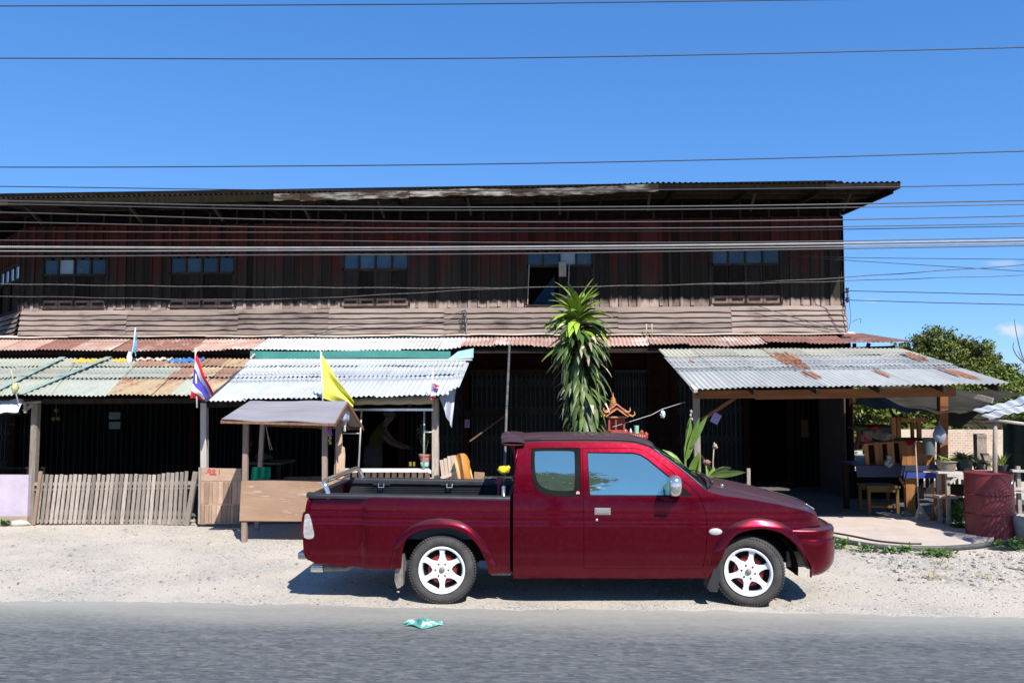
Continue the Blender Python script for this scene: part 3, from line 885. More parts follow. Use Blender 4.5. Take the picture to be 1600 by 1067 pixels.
# -- wheels
def make_wheel():
    wroot = bpy.data.objects.new('wheel', None); col.objects.link(wroot); wroot.parent = truck
    mb = MB(); Rr = 0.325; Wd = 0.205; h = Wd / 2
    prof = [(0.222, -h + 0.01), (0.235, -h - 0.004), (0.262, -h - 0.012), (0.290, -h - 0.006), (0.306, -h + 0.008), (0.317, -h + 0.024)]
    for k in range(4):
        y0 = lerp(-h + 0.026, h - 0.026, (k + 0.0) / 4); y1 = lerp(-h + 0.026, h - 0.026, (k + 1) / 4)
        prof += [(Rr, y0 + 0.004), (Rr, y1 - 0.008), (Rr - 0.008, y1 - 0.006), (Rr - 0.008, y1)]
    prof += [(0.317, h - 0.024), (0.306, h - 0.008), (0.29, h + 0.006), (0.262, h + 0.012), (0.235, h + 0.004), (0.222, h - 0.01)]
    mb.lathe(prof, (0, 0, 0), 'y', 72)
    # tread blocks across the shoulder
    for k in range(72):
        a = 2 * math.pi * k / 72
        for sg in (-1, 1):
            c = Vector((math.cos(a), 0, math.sin(a))); tt = Vector((-math.sin(a), 0, math.cos(a)))
            p0 = c * 0.309 + Vector((0, sg * (h - 0.006), 0)); p1 = c * 0.3245 + Vector((0, sg * (h - 0.030), 0))
            mb.bar(p0, p1, 0.015, 0.012, up=tt)
    mb.build('tyre', RUB, wroot, local=True, smooth=True, auto=35)
    mb = MB()
    mb.lathe([(0.224, -h - 0.006), (0.220, -h - 0.012), (0.205, -h - 0.008), (0.196, -h + 0.006), (0.190, -h + 0.05), (0.185, h - 0.03), (0.225, h)], (0, 0, 0), 'y', 64)
    yf = -h + 0.012
    for k in range(6):
        a = math.pi / 2 + 2 * math.pi * k / 6
        c = Vector((math.cos(a), 0, math.sin(a))); tt = Vector((-math.sin(a), 0, math.cos(a)))
        def P_(r, w, y): return c * r + tt * w + Vector((0, y, 0))
        rows = [(0.035, 0.050, yf - 0.002), (0.075, 0.044, yf + 0.000), (0.11, 0.025, yf + 0.004), (0.15, 0.019, yf + 0.006), (0.178, 0.023, yf + 0.002), (0.200, 0.036, yf - 0.004)]
        for i in range(len(rows) - 1):
            r0, w0, y0 = rows[i]; r1, w1, y1 = rows[i + 1]
            mb.quad(P_(r0, -w0, y0), P_(r0, w0, y0), P_(r1, w1, y1), P_(r1, -w1, y1))
            for s_ in (-1, 1):
                mb.quad(P_(r0, s_ * w0, y0), P_(r0, s_ * (w0 + .006), y0 + 0.03), P_(r1, s_ * (w1 + .006), y1 + 0.03), P_(r1, s_ * w1, y1))
    mb.lathe([(0.0, yf - 0.003), (0.078, yf - 0.001), (0.082, yf + 0.03)], (0, 0, 0), 'y', 36)
    rim = mb.build('rim', WHT, wroot, local=True, smooth=True, auto=40)
    mb = MB(); mb.lathe([(0.0, yf - 0.014), (0.024, yf - 0.013), (0.029, yf - 0.002)], (0, 0, 0), 'y', 20)
    mb.build('hub_cap', DUSTY, wroot, local=True, smooth=True)
    for k in range(6):
        a = 2 * math.pi * k / 6; mb = MB()
        mb.lathe([(0.0, yf - 0.005), (0.0085, yf - 0.005), (0.0085, yf)], (0.062 * math.cos(a), 0, 0.062 * math.sin(a)), 'y', 10)
        mb.build('wheel_nut', BLKM, wroot, local=True)
    mb = MB(); mb.lathe([(0.0, yf + 0.045), (0.125, yf + 0.045), (0.14, yf + 0.06), (0.14, 0.08)], (0, 0, 0), 'y', 32)
    mb.build('brake_drum', REDM, wroot, local=True, smooth=True, auto=40)
    mb = MB(); mb.lathe([(0.13, yf + 0.075), (0.19, yf + 0.075)], (0, 0, 0), 'y', 32)
    mb.build('brake_backing_plate', BLKM, wroot, local=True)
    return wroot
w0 = make_wheel()
STEER = R(-17)
for i, (x, sg, spin) in enumerate(((xr, -1, 0.0), (xr, 1, 1.0), (xf, -1, 0.18), (xf, 1, .7))):
    wq = w0 if i == 0 else copy_tree(w0, truck)
    wq.location = (x, sg * 0.752, 0.325)
    rz = (STEER if x == xf else 0) + (math.pi if sg > 0 else 0)
    wq.rotation_mode = 'YXZ'
    wq.rotation_euler = (0, 0, 0)
    wq.rotation_mode = 'XYZ'
    m3 = Matrix.Rotation(rz, 3, 'Z') @ Matrix.Rotation(spin, 3, 'Y')
    wq.rotation_euler = m3.to_euler()
# =====================  GROUND, ROAD, PATIO  =====================
def ground_mat(name, base, alt, stone, speck=0.35, bump=0.5):
    m, t, b = new_mat(name)
    b.inputs['Roughness'].default_value = 0.97; b.inputs['Specular IOR Level'].default_value = 0.15
    tc = t.nodes.new('ShaderNodeTexCoord')
    def noise(sc_, det, ro=0.6):
        n = t.nodes.new('ShaderNodeTexNoise'); n.inputs['Scale'].default_value = sc_; n.inputs['Detail'].default_value = det; n.inputs['Roughness'].default_value = ro
        t.links.new(tc.outputs['Object'], n.inputs['Vector']); return n.outputs[0]
    def rng(x, a, b_, c=0.0, d=1.0):
        r = t.nodes.new('ShaderNodeMapRange'); r.inputs['From Min'].default_value = a; r.inputs['From Max'].default_value = b_
        r.inputs['To Min'].default_value = c; r.inputs['To Max'].default_value = d; t.links.new(x, r.inputs['Value']); return r.outputs[0]
    def mix(f, a, b_):
        x = t.nodes.new('ShaderNodeMix'); x.data_type = 'RGBA'
        t.links.new(f, x.inputs['Factor'])
        for s_, q in ((6, a), (7, b_)):
            if isinstance(q, tuple): x.inputs[s_].default_value = c4(q)
            else: t.links.new(q, x.inputs[s_])
        return x.outputs[2]
    c = mix(rng(noise(0.55, 5), 0.38, 0.62), base, alt)
    v = t.nodes.new('ShaderNodeTexVoronoi'); v.inputs['Scale'].default_value = 48
    t.links.new(tc.outputs['Object'], v.inputs['Vector'])
    sv = t.nodes.new('ShaderNodeSeparateColor'); t.links.new(v.outputs['Color'], sv.inputs[0])
    f1 = t.nodes.new('ShaderNodeMath'); f1.operation = 'MULTIPLY'
    t.links.new(rng(sv.outputs[0], 0.45, 0.95, 0, 1), f1.inputs[0]); t.links.new(rng(noise(1.1, 4), 0.42, 0.6, 0.12, 0.95), f1.inputs[1])
    c = mix(f1.outputs[0], c, stone)
    c = mix(rng(noise(170, 3, .8), 0.30, 0.75, 0, speck), c, tuple(x * 0.45 for x in base))
    c = mix(rng(noise(9, 8, .7), 0.52, 0.78, 0, 0.35), c, tuple(x * 0.62 for x in base))
    t.links.new(c, b.inputs['Base Color'])
    ad = t.nodes.new('ShaderNodeMath'); ad.operation = 'MULTIPLY_ADD'; ad.inputs[1].default_value = 0.5
    t.links.new(v.outputs['Distance'], ad.inputs[0]); t.links.new(noise(60, 6, .75), ad.inputs[2])
    bp = t.nodes.new('ShaderNodeBump'); bp.inputs['Strength'].default_value = bump; bp.inputs['Distance'].default_value = 0.025
    t.links.new(ad.outputs[0], bp.inputs['Height']); t.links.new(bp.outputs[0], b.inputs['Normal'])
    return m
GM = ground_mat('dirt_and_gravel', (0.68, 0.60, 0.50), (0.59, 0.54, 0.47), (0.32, 0.315, 0.30), speck=0.5, bump=.7)
mb = MB()
def gz(x, y):
    return 0.012 * math.sin(x * 1.7 + y) * math.sin(y * 1.3 - x * .6) + 0.006 * math.sin(x * 6.1) * math.sin(y * 5.3) - 0.008
N0 = len(mb.v)
xs = [-400, -60, -25] + [-14 + 0.25 * i for i in range(105)] + [25, 60, 400]
ys = [-200, -20, 2, 6, 7.2] + [7.6 + 0.2 * i for i in range(33)] + [14.6, 15, 20, 40, 120, 700]
for y in ys:
    for x in xs:
        inn = -14 <= x <= 12.1 and 7.6 <= y <= 14.1
        near_w = any(abs(x - q) < .5 and abs(y - 8.2) < .4 for q in (-1.2, 1.75))
        mb.v.append(Vector((x, y, (gz(x, y) if inn and not near_w else 0.0))))
for j in range(len(ys) - 1):
    for i in range(len(xs) - 1):
        a = j * len(xs) + i; mb.face((a, a + 1, a + len(xs) + 1, a + len(xs)))
gnd = kind(mb.build('ground', GM, smooth=True), 'structure')

def road_mat():
    m, t, b = new_mat('asphalt')
    b.inputs['Roughness'].default_value = 0.85; b.inputs['Specular IOR Level'].default_value = 0.3
    geo = t.nodes.new('ShaderNodeNewGeometry')
    sp = t.nodes.new('ShaderNodeSeparateXYZ'); t.links.new(geo.outputs['Position'], sp.inputs[0])
    mp = t.nodes.new('ShaderNodeMapping'); mp.inputs['Scale'].default_value = (0.16, 1, 1); t.links.new(geo.outputs['Position'], mp.inputs[0])
    def noise(sc_, det, src, ro=0.6):
        n = t.nodes.new('ShaderNodeTexNoise'); n.inputs['Scale'].default_value = sc_; n.inputs['Detail'].default_value = det; n.inputs['Roughness'].default_value = ro
        t.links.new(src, n.inputs['Vector']); return n.outputs[0]
    wide = noise(2.5, 6, mp.outputs[0]); fine = noise(48, 4, mp.outputs[0], .75); streak = noise(14, 7, mp.outputs[0], .7); grit = noise(260, 2, geo.outputs['Position'], .8)
    def mix(f, a, b_):
        x = t.nodes.new('ShaderNodeMix'); x.data_type = 'RGBA'
        if isinstance(f, float): x.inputs['Factor'].default_value = f
        else: t.links.new(f, x.inputs['Factor'])
        for s_, q in ((6, a), (7, b_)):
            if isinstance(q, tuple): x.inputs[s_].default_value = c4(q)
            else: t.links.new(q, x.inputs[s_])
        return x.outputs[2]
    def rng(x, a, b_, c=0.0, d=1.0):
        r = t.nodes.new('ShaderNodeMapRange'); r.inputs['From Min'].default_value = a; r.inputs['From Max'].default_value = b_
        r.inputs['To Min'].default_value = c; r.inputs['To Max'].default_value = d; t.links.new(x, r.inputs['Value']); return r.outputs[0]
    c = mix(rng(wide, .35, .65), (0.105, 0.117, 0.121), (0.078, 0.090, 0.096))
    c = mix(rng(sp.outputs['Y'], 7.0, 5.7, 0, 0.65), c, (0.050, 0.060, 0.070))
    c = mix(rng(fine, .40, .70, 0, 0.75), c, (0.22, 0.225, 0.215))
    c = mix(rng(streak, .50, .68, 0, 0.6), c, (0.060, 0.066, 0.072))
    vo = t.nodes.new('ShaderNodeTexVoronoi'); vo.inputs['Scale'].default_value = 42; mp2 = t.nodes.new('ShaderNodeMapping'); mp2.inputs['Scale'].default_value = (0.45, 1, 1); t.links.new(geo.outputs['Position'], mp2.inputs[0]); t.links.new(mp2.outputs[0], vo.inputs['Vector'])
    sc3 = t.nodes.new('ShaderNodeSeparateColor'); t.links.new(vo.outputs['Color'], sc3.inputs[0])
    c = mix(rng(sc3.outputs[0], .62, 1.0, 0, 0.45), c, (0.23, 0.225, 0.215))
    c = mix(rng(sc3.outputs[1], .70, 1.0, 0, 0.6), c, (0.05, 0.052, 0.056))
    c = mix(rng(grit, .5, .8, 0, 0.6), c, (0.055, 0.056, 0.06))
    # dust blown from the shoulder onto the edge of the asphalt
    mm = t.nodes.new('ShaderNodeMath'); mm.operation = 'MULTIPLY_ADD'; mm.inputs[1].default_value = 0.9
    t.links.new(wide, mm.inputs[0]); t.links.new(sp.outputs['Y'], mm.inputs[2])
    c = mix(rng(mm.outputs[0], 7.35, 8.30, 0, 0.85), c, (0.37, 0.352, 0.305))
    t.links.new(c, b.inputs['Base Color'])
    bp = t.nodes.new('ShaderNodeBump'); bp.inputs['Strength'].default_value = 0.35; bp.inputs['Distance'].default_value = 0.01
    t.links.new(grit, bp.inputs['Height']); t.links.new(bp.outputs[0], b.inputs['Normal'])
    return m
mb = MB()
rnd = random.Random(3)
ed = []
x = -14.0
while x < 14:
    ed.append((x, 7.86 + 0.035 * math.sin(x * 1.3) + 0.02 * math.sin(x * 5.1 + 1) + rnd.uniform(-0.035, 0.035))); x += 0.12
ed = [(-300, 7.86), (-60, 7.86)] + ed + [(60, 7.9), (300, 7.9)]
for i in range(len(ed) - 1):
    a, b_ = ed[i], ed[i + 1]
    mb.quad((a[0], 1.2, 0.014), (b_[0], 1.2, 0.014), (b_[0], b_[1], 0.014), (a[0], a[1], 0.014))
    mb.quad((a[0], a[1], 0.014), (b_[0], b_[1], 0.014), (b_[0], b_[1] + .05, -0.02), (a[0], a[1] + .05, -0.02))
    mb.quad((a[0], -2.5, 0.014), (b_[0], -2.5, 0.014), (b_[0], 1.2, 0.014), (a[0], 1.2, 0.014))
kind(mb.build('road', road_mat(), recalc=True), 'structure')

CONC = pm('pale_concrete', (0.56, 0.46, 0.40), (0.47, 0.40, 0.36), 2.5, rough=0.9, bump=0.25, bscale=30, c3=(0.30, 0.27, 0.25), s3=5, t3=0.62)
CONCD = pm('floor_concrete', (0.16, 0.14, 0.125), (0.11, 0.10, 0.09), 2.5, rough=0.8, bump=0.15, bscale=30)
mb = MB()
edge = [G(1262, 826), G(1292, 838), G(1330, 848), G(1380, 854), G(1440, 856.5), G(1490, 855), G(1530, 850), G(1556, 843), G(1575, 830)]
edge = crom([(p.x, p.y) for p in edge], 5)
poly = [(edge[0][0] - 2.8, 12.9)] + edge + [(7.4, 13.0), (7.6, 13.9), (1.0, 13.9)]
n = len(poly)
mb.prism([(p[0], p[1], -0.02) for p in poly], (0, 0, 0.062))
kind(mb.build('concrete_apron', CONC), 'structure')
mb = MB(); mb.box((-16, 12.85, -0.02), (0.98, 19.6, 0.045)); mb.box((0.98, 13.905, -0.02), (8.5, 19.6, 0.046))
kind(mb.build('veranda_floor', CONCD), 'structure')

# loose stones and scraps on the shoulder
def scatter_stones(n, x0, x1, y0, y1, smin, smax, seed, dens=None):
    mb = MB(); rnd = random.Random(seed)
    k = 0
    while k < n:
        x = rnd.uniform(x0, x1); y = rnd.uniform(y0, y1)
        if dens and rnd.random() > dens(x, y): continue
        k += 1
        s = rnd.uniform(smin, smax) * rnd.uniform(.6, 1.4)
        a = rnd.uniform(0, 6.28); ca, sa = math.cos(a), math.sin(a)
        p = []
        for dz, q in ((-0.1, 1.0), (0.45, 0.7)):
            for sx, sy in ((-1, -1), (1, -1), (1, 1), (-1, 1)):
                ux = sx * s * q * rnd.uniform(.6, 1.1); uy = sy * s * .7 * q * rnd.uniform(.6, 1.1)
                p.append((x + ux * ca - uy * sa, y + ux * sa + uy * ca, gz(x, y) + s * dz * rnd.uniform(.7, 1.2)))
        mb.t = rnd.random(); mb.hexa(p)
    return mb
STN = pm('gravel_stone', (0.36, 0.335, 0.30), (0.22, 0.215, 0.20), 3, rough=0.95, rnd=1.2)
gd = lambda x, y: 0.25 + 0.75 * (0.5 + 0.5 * math.sin(x * 0.9 + 1.2 * math.sin(y * 2)) * math.sin(y * 2.3))
kind(scatter_stones(9000, -9, 6, 7.9, 12.4, 0.004, 0.012, 5, gd).build('gravel', STN), 'stuff')
kind(scatter_stones(900, 3.6, 6.5, 9.2, 11.2, 0.010, 0.03, 6).build('gravel', STN), 'stuff')
# fallen leaves
LEAFD = pm('dry_leaf', (0.22, 0.12, 0.05), (0.12, 0.07, 0.04), 3, rough=0.9, rnd=0.8)
mb = MB(); rnd = random.Random(9)
for k in range(90):
    x = rnd.uniform(-9, 5.5); y = rnd.uniform(8.4, 12.3); s = rnd.uniform(.015, .045); a = rnd.uniform(0, 6.28)
    d = Vector((math.cos(a), math.sin(a), 0)); e = Vector((-d.y, d.x, 0)); c = Vector((x, y, gz(x, y) + .012))
    mb.t = rnd.random()
    mb.quad(c - d * s, c + e * s * .4 + Vector((0, 0, .01)), c + d * s + Vector((0, 0, .004)), c - e * s * .4 + Vector((0, 0, .006)))
kind(mb.build('fallen_leaves', LEAFD), 'stuff')

# =====================  WOODEN BUILDING  =====================
YW = 16.4
bld = thing('wooden_building', 'long two storey weathered wooden house with dark board walls and overhanging tin roof', 'building', (-2.8, YW, 0))
XL = P(40, 400, YW).x; XR = P(1316, 400, YW).x
def board_mat():
    m, t, b = new_mat('weathered_red_boards')
    b.inputs['Roughness'].default_value = 0.9; b.inputs['Specular IOR Level'].default_value = 0.15
    tc = t.nodes.new('ShaderNodeTexCoord')
    mp = t.nodes.new('ShaderNodeMapping'); mp.inputs['Scale'].default_value = (1, 1, 0.10); t.links.new(tc.outputs['Object'], mp.inputs[0])
    sp = t.nodes.new('ShaderNodeSeparateXYZ'); t.links.new(tc.outputs['Object'], sp.inputs[0])
    at = t.nodes.new('ShaderNodeAttribute'); at.attribute_name = 'tone'
    n = t.nodes.new('ShaderNodeTexNoise'); n.inputs['Scale'].default_value = 14; n.inputs['Detail'].default_value = 8; t.links.new(mp.outputs[0], n.inputs['Vector'])
    n2 = t.nodes.new('ShaderNodeTexNoise'); n2.inputs['Scale'].default_value = 3; n2.inputs['Detail'].default_value = 5; t.links.new(mp.outputs[0], n2.inputs['Vector'])
    # red paint survives under the eaves; bare grey wood below
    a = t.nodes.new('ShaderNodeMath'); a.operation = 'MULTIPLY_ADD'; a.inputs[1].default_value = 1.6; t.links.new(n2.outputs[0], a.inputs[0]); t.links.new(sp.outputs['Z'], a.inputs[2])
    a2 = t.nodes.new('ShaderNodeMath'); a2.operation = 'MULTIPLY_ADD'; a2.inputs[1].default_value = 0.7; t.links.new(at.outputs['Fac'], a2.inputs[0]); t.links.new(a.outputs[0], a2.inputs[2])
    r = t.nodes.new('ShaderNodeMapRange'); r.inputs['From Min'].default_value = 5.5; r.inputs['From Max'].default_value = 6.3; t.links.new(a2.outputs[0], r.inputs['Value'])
    def mix(f, a_, b_):
        x = t.nodes.new('ShaderNodeMix'); x.data_type = 'RGBA'; t.links.new(f, x.inputs['Factor'])
        for s_, q in ((6, a_), (7, b_)):
            if isinstance(q, tuple): x.inputs[s_].default_value = c4(q)
            else: t.links.new(q, x.inputs[s_])
        return x.outputs[2]
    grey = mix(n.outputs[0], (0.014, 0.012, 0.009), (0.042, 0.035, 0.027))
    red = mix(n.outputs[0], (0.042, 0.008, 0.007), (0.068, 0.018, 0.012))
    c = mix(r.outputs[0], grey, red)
    # foot of the boards: sunlit strip below the eave shadow, painted into the colour
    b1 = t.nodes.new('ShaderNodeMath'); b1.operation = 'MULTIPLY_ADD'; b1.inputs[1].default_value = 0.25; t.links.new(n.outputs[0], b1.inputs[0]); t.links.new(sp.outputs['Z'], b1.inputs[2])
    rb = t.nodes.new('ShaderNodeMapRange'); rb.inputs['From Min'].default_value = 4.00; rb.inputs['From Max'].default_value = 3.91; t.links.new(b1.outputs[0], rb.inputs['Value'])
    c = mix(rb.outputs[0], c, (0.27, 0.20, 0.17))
    ad = t.nodes.new('ShaderNodeMath'); ad.operation = 'MULTIPLY_ADD'; ad.inputs[1].default_value = 0.9; ad.inputs[2].default_value = 0.55; t.links.new(at.outputs['Fac'], ad.inputs[0])
    vm = t.nodes.new('ShaderNodeVectorMath'); vm.operation = 'SCALE'; t.links.new(c, vm.inputs[0]); t.links.new(ad.outputs[0], vm.inputs['Scale'])
    t.links.new(vm.outputs[0], b.inputs['Base Color'])
    bp = t.nodes.new('ShaderNodeBump'); bp.inputs['Strength'].default_value = 0.4; bp.inputs['Distance'].default_value = 0.01
    t.links.new(n.outputs[0], bp.inputs['Height']); t.links.new(bp.outputs[0], b.inputs['Normal'])
    return m
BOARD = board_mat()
ZB = 3.71; ZT = 5.46
wins = [(68, 167, 407, 428), (266, 367, 404, 425), (536, 638, 399, 419.5), (823, 926, 396, 413.5), (1111, 1218, 391, 411)]
def boards(mb, a, b_, z0, z1, openings=(), seed=1, wmean=0.20):
    """vertical boards with battens from a to b (2D points); openings = (s0, s1, zlo, zhi) along the wall"""
    rnd = random.Random(seed)
    a = Vector((a[0], a[1], 0)); b_ = Vector((b_[0], b_[1], 0)); L = (b_ - a).length; d = (b_ - a) / L; nrm = Vector((d.y, -d.x, 0))
    s = 0.0
    cuts = sorted(set([o[0] for o in openings] + [o[1] for o in openings]))
    while s < L - 1e-3:
        w_ = wmean * rnd.uniform(.85, 1.15); e = min(s + w_, L)
        for c_ in cuts:
            if s + 0.02 < c_ < e: e = c_
        mid = (s + e) / 2
        rng_ = [(z0 + rnd.uniform(-.025, .02), z1)]
        for o in openings:
            if o[0] - 1e-4 <= mid <= o[1] + 1e-4: rng_ = [(z0 + rnd.uniform(-.02, .01), o[2]), (o[3], z1)]
        mb.t = rnd.random()
        off = rnd.uniform(-.006, .006)
        for zz0, zz1 in rng_:
            if zz1 - zz0 < 0.02: continue
            p0 = a + d * s + nrm * off; p1 = a + d * (e - .004) + nrm * off
            q = -nrm * 0.025
            mb.hexa([p0 + Vector((0, 0, zz0)), p1 + Vector((0, 0, zz0)), p1 + q + Vector((0, 0, zz0)), p0 + q + Vector((0, 0, zz0)),
                     p0 + Vector((0, 0, zz1)), p1 + Vector((0, 0, zz1)), p1 + q + Vector((0, 0, zz1)), p0 + q + Vector((0, 0, zz1))])
        # batten over the joint
        hit = [o for o in openings if o[0] + .01 < e < o[1] - .01]
        rr = [(z0 + rnd.uniform(-.03, .03), z1)] if not hit else [(hit[0][3], z1)]
        if rnd.random() < 0.93:
            mb.t = 0.25 + 0.55 * rnd.random()
            for zz0, zz1 in rr:
                hw = rnd.uniform(.022, .032)
                p0 = a + d * (e - hw) + nrm * .012; p1 = a + d * (e + hw) + nrm * .012; q = nrm * 0.020
                mb.hexa([p0 + q + Vector((0, 0, zz0)), p1 + q + Vector((0, 0, zz0)), p1 + Vector((0, 0, zz0)), p0 + Vector((0, 0, zz0)),
                         p0 + q + Vector((0, 0, zz1)), p1 + q + Vector((0, 0, zz1)), p1 + Vector((0, 0, zz1)), p0 + Vector((0, 0, zz1))])
        s = e
ops = []; wz = []
for (xa, xb, ya, yb) in wins:
    pa = P(xa, ya, YW); pb = P(xb, yb, YW)
    ops.append((pa.x - XL, pb.x - XL, ZB + 0.06, pa.z)); wz.append((pa.x, pb.x, pb.z, pa.z))
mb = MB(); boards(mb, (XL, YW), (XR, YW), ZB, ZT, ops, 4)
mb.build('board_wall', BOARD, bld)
WOODD = pm('dark_wood', (0.035, 0.026, 0.020), (0.018, 0.014, 0.012), 6, stretch=(1, 1, .2), rough=0.9, rnd=0.8, bump=.2)
WOODG = pm('grey_weathered_wood', (0.36, 0.31, 0.265), (0.24, 0.20, 0.17), 9, stretch=(6, 6, .8), rough=0.92, rnd=0.75, bump=.3, bscale=30)
SHUT = pm('shutter_wood', (0.030, 0.024, 0.020), (0.014, 0.012, 0.011), 6, stretch=(4, 4, .3), rough=0.9, rnd=0.7)
SHUTLIT = pm('sunlit_shutter_foot', (0.26, 0.17, 0.13), (0.16, 0.10, 0.085), 8, rough=0.9)  # lighter copy of the shutter wood, carries the painted sunlit strip across
GLB = pm('blue_pane', (0.026, 0.052, 0.074), (0.012, 0.028, 0.044), 3.5, rough=0.16, spec=0.5, rnd=1.2, c3=(.06, .065, .06), s3=6, t3=.56)
GLW = pm('pale_pane', (0.22, 0.27, 0.30), (0.17, 0.22, 0.25), 1.2, rough=0.3)
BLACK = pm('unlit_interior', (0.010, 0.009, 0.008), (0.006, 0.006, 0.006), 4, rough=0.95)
BLUEC = pm('blue_curtain', (0.010, 0.035, 0.065), (0.007, 0.02, 0.045), 6, rough=0.8)
for i, (x0, x1, zl, zh) in enumerate(wz):
    mb = MB(); fw = 0.045; z0 = ZB + 0.06
    mb.t = .9
    mb.box((x0 - fw, YW - 0.035, z0 - 0.02), (x0, YW + .04, zh + fw)); mb.box((x1, YW - 0.035, z0 - 0.02), (x1 + fw, YW + .04, zh + fw))
    mb.box((x0, YW - 0.032, zh), (x1, YW + .04, zh + fw)); mb.box((x0, YW - 0.032, zl - fw), (x1, YW + .035, zl)); mb.box((x0, YW - 0.033, z0 - .03), (x1, YW + .035, z0))
    for k in (1, 2, 3): xm = lerp(x0, x1, k / 4); mb.box((xm - .018, YW - .028, zl), (xm + .018, YW + .03, zh))
    xm = (x0 + x1) / 2; mb.box((xm - .02, YW - .028, z0), (xm + .02, YW + .03, zl - fw))
    wobj = mb.build('window', WOODD, bld)
    for k in range(4):
        mb = MB(); a = lerp(x0, x1, k / 4) + .018; b_ = lerp(x0, x1, (k + 1) / 4) - .018
        mb.t = random.random(); mb.box((a, YW + .005, zl), (b_, YW + .012, zh))
        pale = (i, k) in ((0, 1), (3, 2))
        mb.build('pane', GLW if pale else GLB, wobj)
    # shutter leaves
    lv = [0, .25, .5, .75, 1.0]
    for k in range(4):
        if i == 3 and k in (0, 1): continue
        a = lerp(x0, x1, lv[k]) + .006; b_ = lerp(x0, x1, lv[k + 1]) - .006
        mb = MB(); mb.t = random.random()
        mb.m = 0
        zf = z0 + 0.15
        for (za, zb2) in ((zf, zl - fw),):
            mb.box((a, YW + .004, za), (b_, YW + .022, zb2))
            for (u0, u1) in ((a, a + .04), (b_ - .04, b_)): mb.box((u0, YW - .010, za), (u1, YW + .003, zb2))
            mb.box((a + .04, YW - .009, (za + zb2) / 2 - .03), (b_ - .04, YW + .003, (za + zb2) / 2 + .03))
        mb.m = 1; mb.box((a, YW - .006, z0), (b_, YW + .02, zf))
        mb.m = 0; mb.box((a + .05, YW - .012, z0 + .05), (b_ - .05, YW - .0065, z0 + .10))
        mb.build('shutter', [SHUT, SHUTLIT], wobj)
    if i == 3:
        mb = MB(); xm = lerp(x0, x1, .5); mb.tri((x0 + .10, YW + .10, z0 + .02), (xm - .10, YW + .10, z0 + .02), (xm - .10, YW + .10, zl - .2)); mb.quad((x0 + .1, YW + .1, z0), (xm - .1, YW + .1, z0), (xm - .1, YW + .1, z0 + .03), (x0 + .1, YW + .1, z0 + .03))
        mb.build('curtain', BLUEC, wobj)
        mb = MB(); mb.box((xm - .015, YW - .05, z0 + .55), (xm + .13, YW - .036, zl + .05)); mb.build('shutter_board', WOODG, wobj)
        for xx in (x0 + .02, xm + .16):
            mb = MB(); mb.bar((xx, YW - .06, z0), (xx + .03, YW - .05, zl), .016, .016); mb.build('window_stay', WOODG, wobj)
    mb = MB(); mb.box((x0 - .02, YW + .45, z0 - .1), (x1 + .02, YW + .47, zh + .1)); mb.build('window_backing', BLACK, wobj)
# louvre band above the boards
mb = MB(); z = ZT
ZL1 = 5.86
k = 0
while z < ZT + .27:
    mb.t = random.random()
    mb.hexa([(XL, YW - .045, z), (XR, YW - .045, z), (XR, YW + .02, z + .03), (XL, YW + .02, z + .03),
             (XL, YW - .035, z + .012), (XR, YW - .035, z + .012), (XR, YW + .03, z + .042), (XL, YW + .03, z + .042)])
    z += 0.05
x = XL
while x < XR:
    mb.box((x - .02, YW - .055, ZT - .02), (x + .02, YW - .046, ZT + .30)); x += .56
mb.box((XL, YW + .08, ZT), (XR, YW + .10, ZL1 + .3))
mb.build('louvre_band', WOODD, bld)
mb = MB(); boards(mb, (XL, YW), (XR, YW), ZT + .29, 6.15, (), 8, .22)
WOODO = pm('olive_dark_boards', (0.014, 0.011, 0.006), (0.007, 0.006, 0.004), 6, stretch=(4, 4, .3), rough=0.9, rnd=0.8)
mb.build('gable_boards', WOODO, bld)

# lower corrugated skirt (horizontal laps)
SKIRT = pm('pinkish_weathered_tin', (0.28, 0.215, 0.18), (0.19, 0.15, 0.13), 3, stretch=(.35, 1, 1), rough=0.75, rnd=0.35, c3=(0.12, 0.085, 0.075), s3=3.0, t3=0.54, bump=.15)
def skirt(a, b_, z0, z1, y_out, seed, name='tin_skirt'):
    rnd = random.Random(seed); a = Vector((a[0], a[1], 0)); b_ = Vector((b_[0], b_[1], 0)); L = (b_ - a).length; d = (b_ - a) / L; nrm = Vector((d.y, -d.x, 0))
    s = 0
    mb = MB(); rows = 5
    while s < L - .01:
        e = min(s + rnd.uniform(1.7, 2.6), L); mb.t = rnd.random()
        if L - e < 0.4: e = L
        jog = rnd.uniform(-.02, .02); off = rnd.uniform(0, .008)
        for r in range(rows):
            za = lerp(z0, z1, r / rows) + jog * (1 if 0 < r < rows else 0); zb2 = lerp(z0, z1, (r + 1) / rows) + jog * (1 if r < rows - 1 else 0)
            oa = lerp(y_out, 0.03, r / rows) + .048 + off; ob = lerp(y_out, 0.03, (r + 1) / rows) + .0 + off
            wob = [rnd.uniform(-.012, .012) for _ in range(9)]
            def fn(u, v):
                k = u * 8; i = min(int(k), 7); wv = lerp(wob[i], wob[i + 1], k - i)
                vv = v
                z = lerp(za + wv, zb2, vv); o = oa + (ob - oa) * vv if v > 0 else oa
                bul = 0.012 * math.sin(v * 3.14)
                return a + d * lerp(s, e, u) + nrm * (o + bul) + Vector((0, 0, z))
            mb.grid(fn, 16, 4)
            mb.grid(lambda u, v: Vector(fn(u, 0)) - nrm * (0.03 * v) + Vector((0, 0, .004 * v)), 16, 1)
        s = e
    return mb.build(name, SKIRT, bld)
ZS = 3.19
skirt((XL, YW), (XR + .03, YW), ZS, ZB, 0.12, 5)
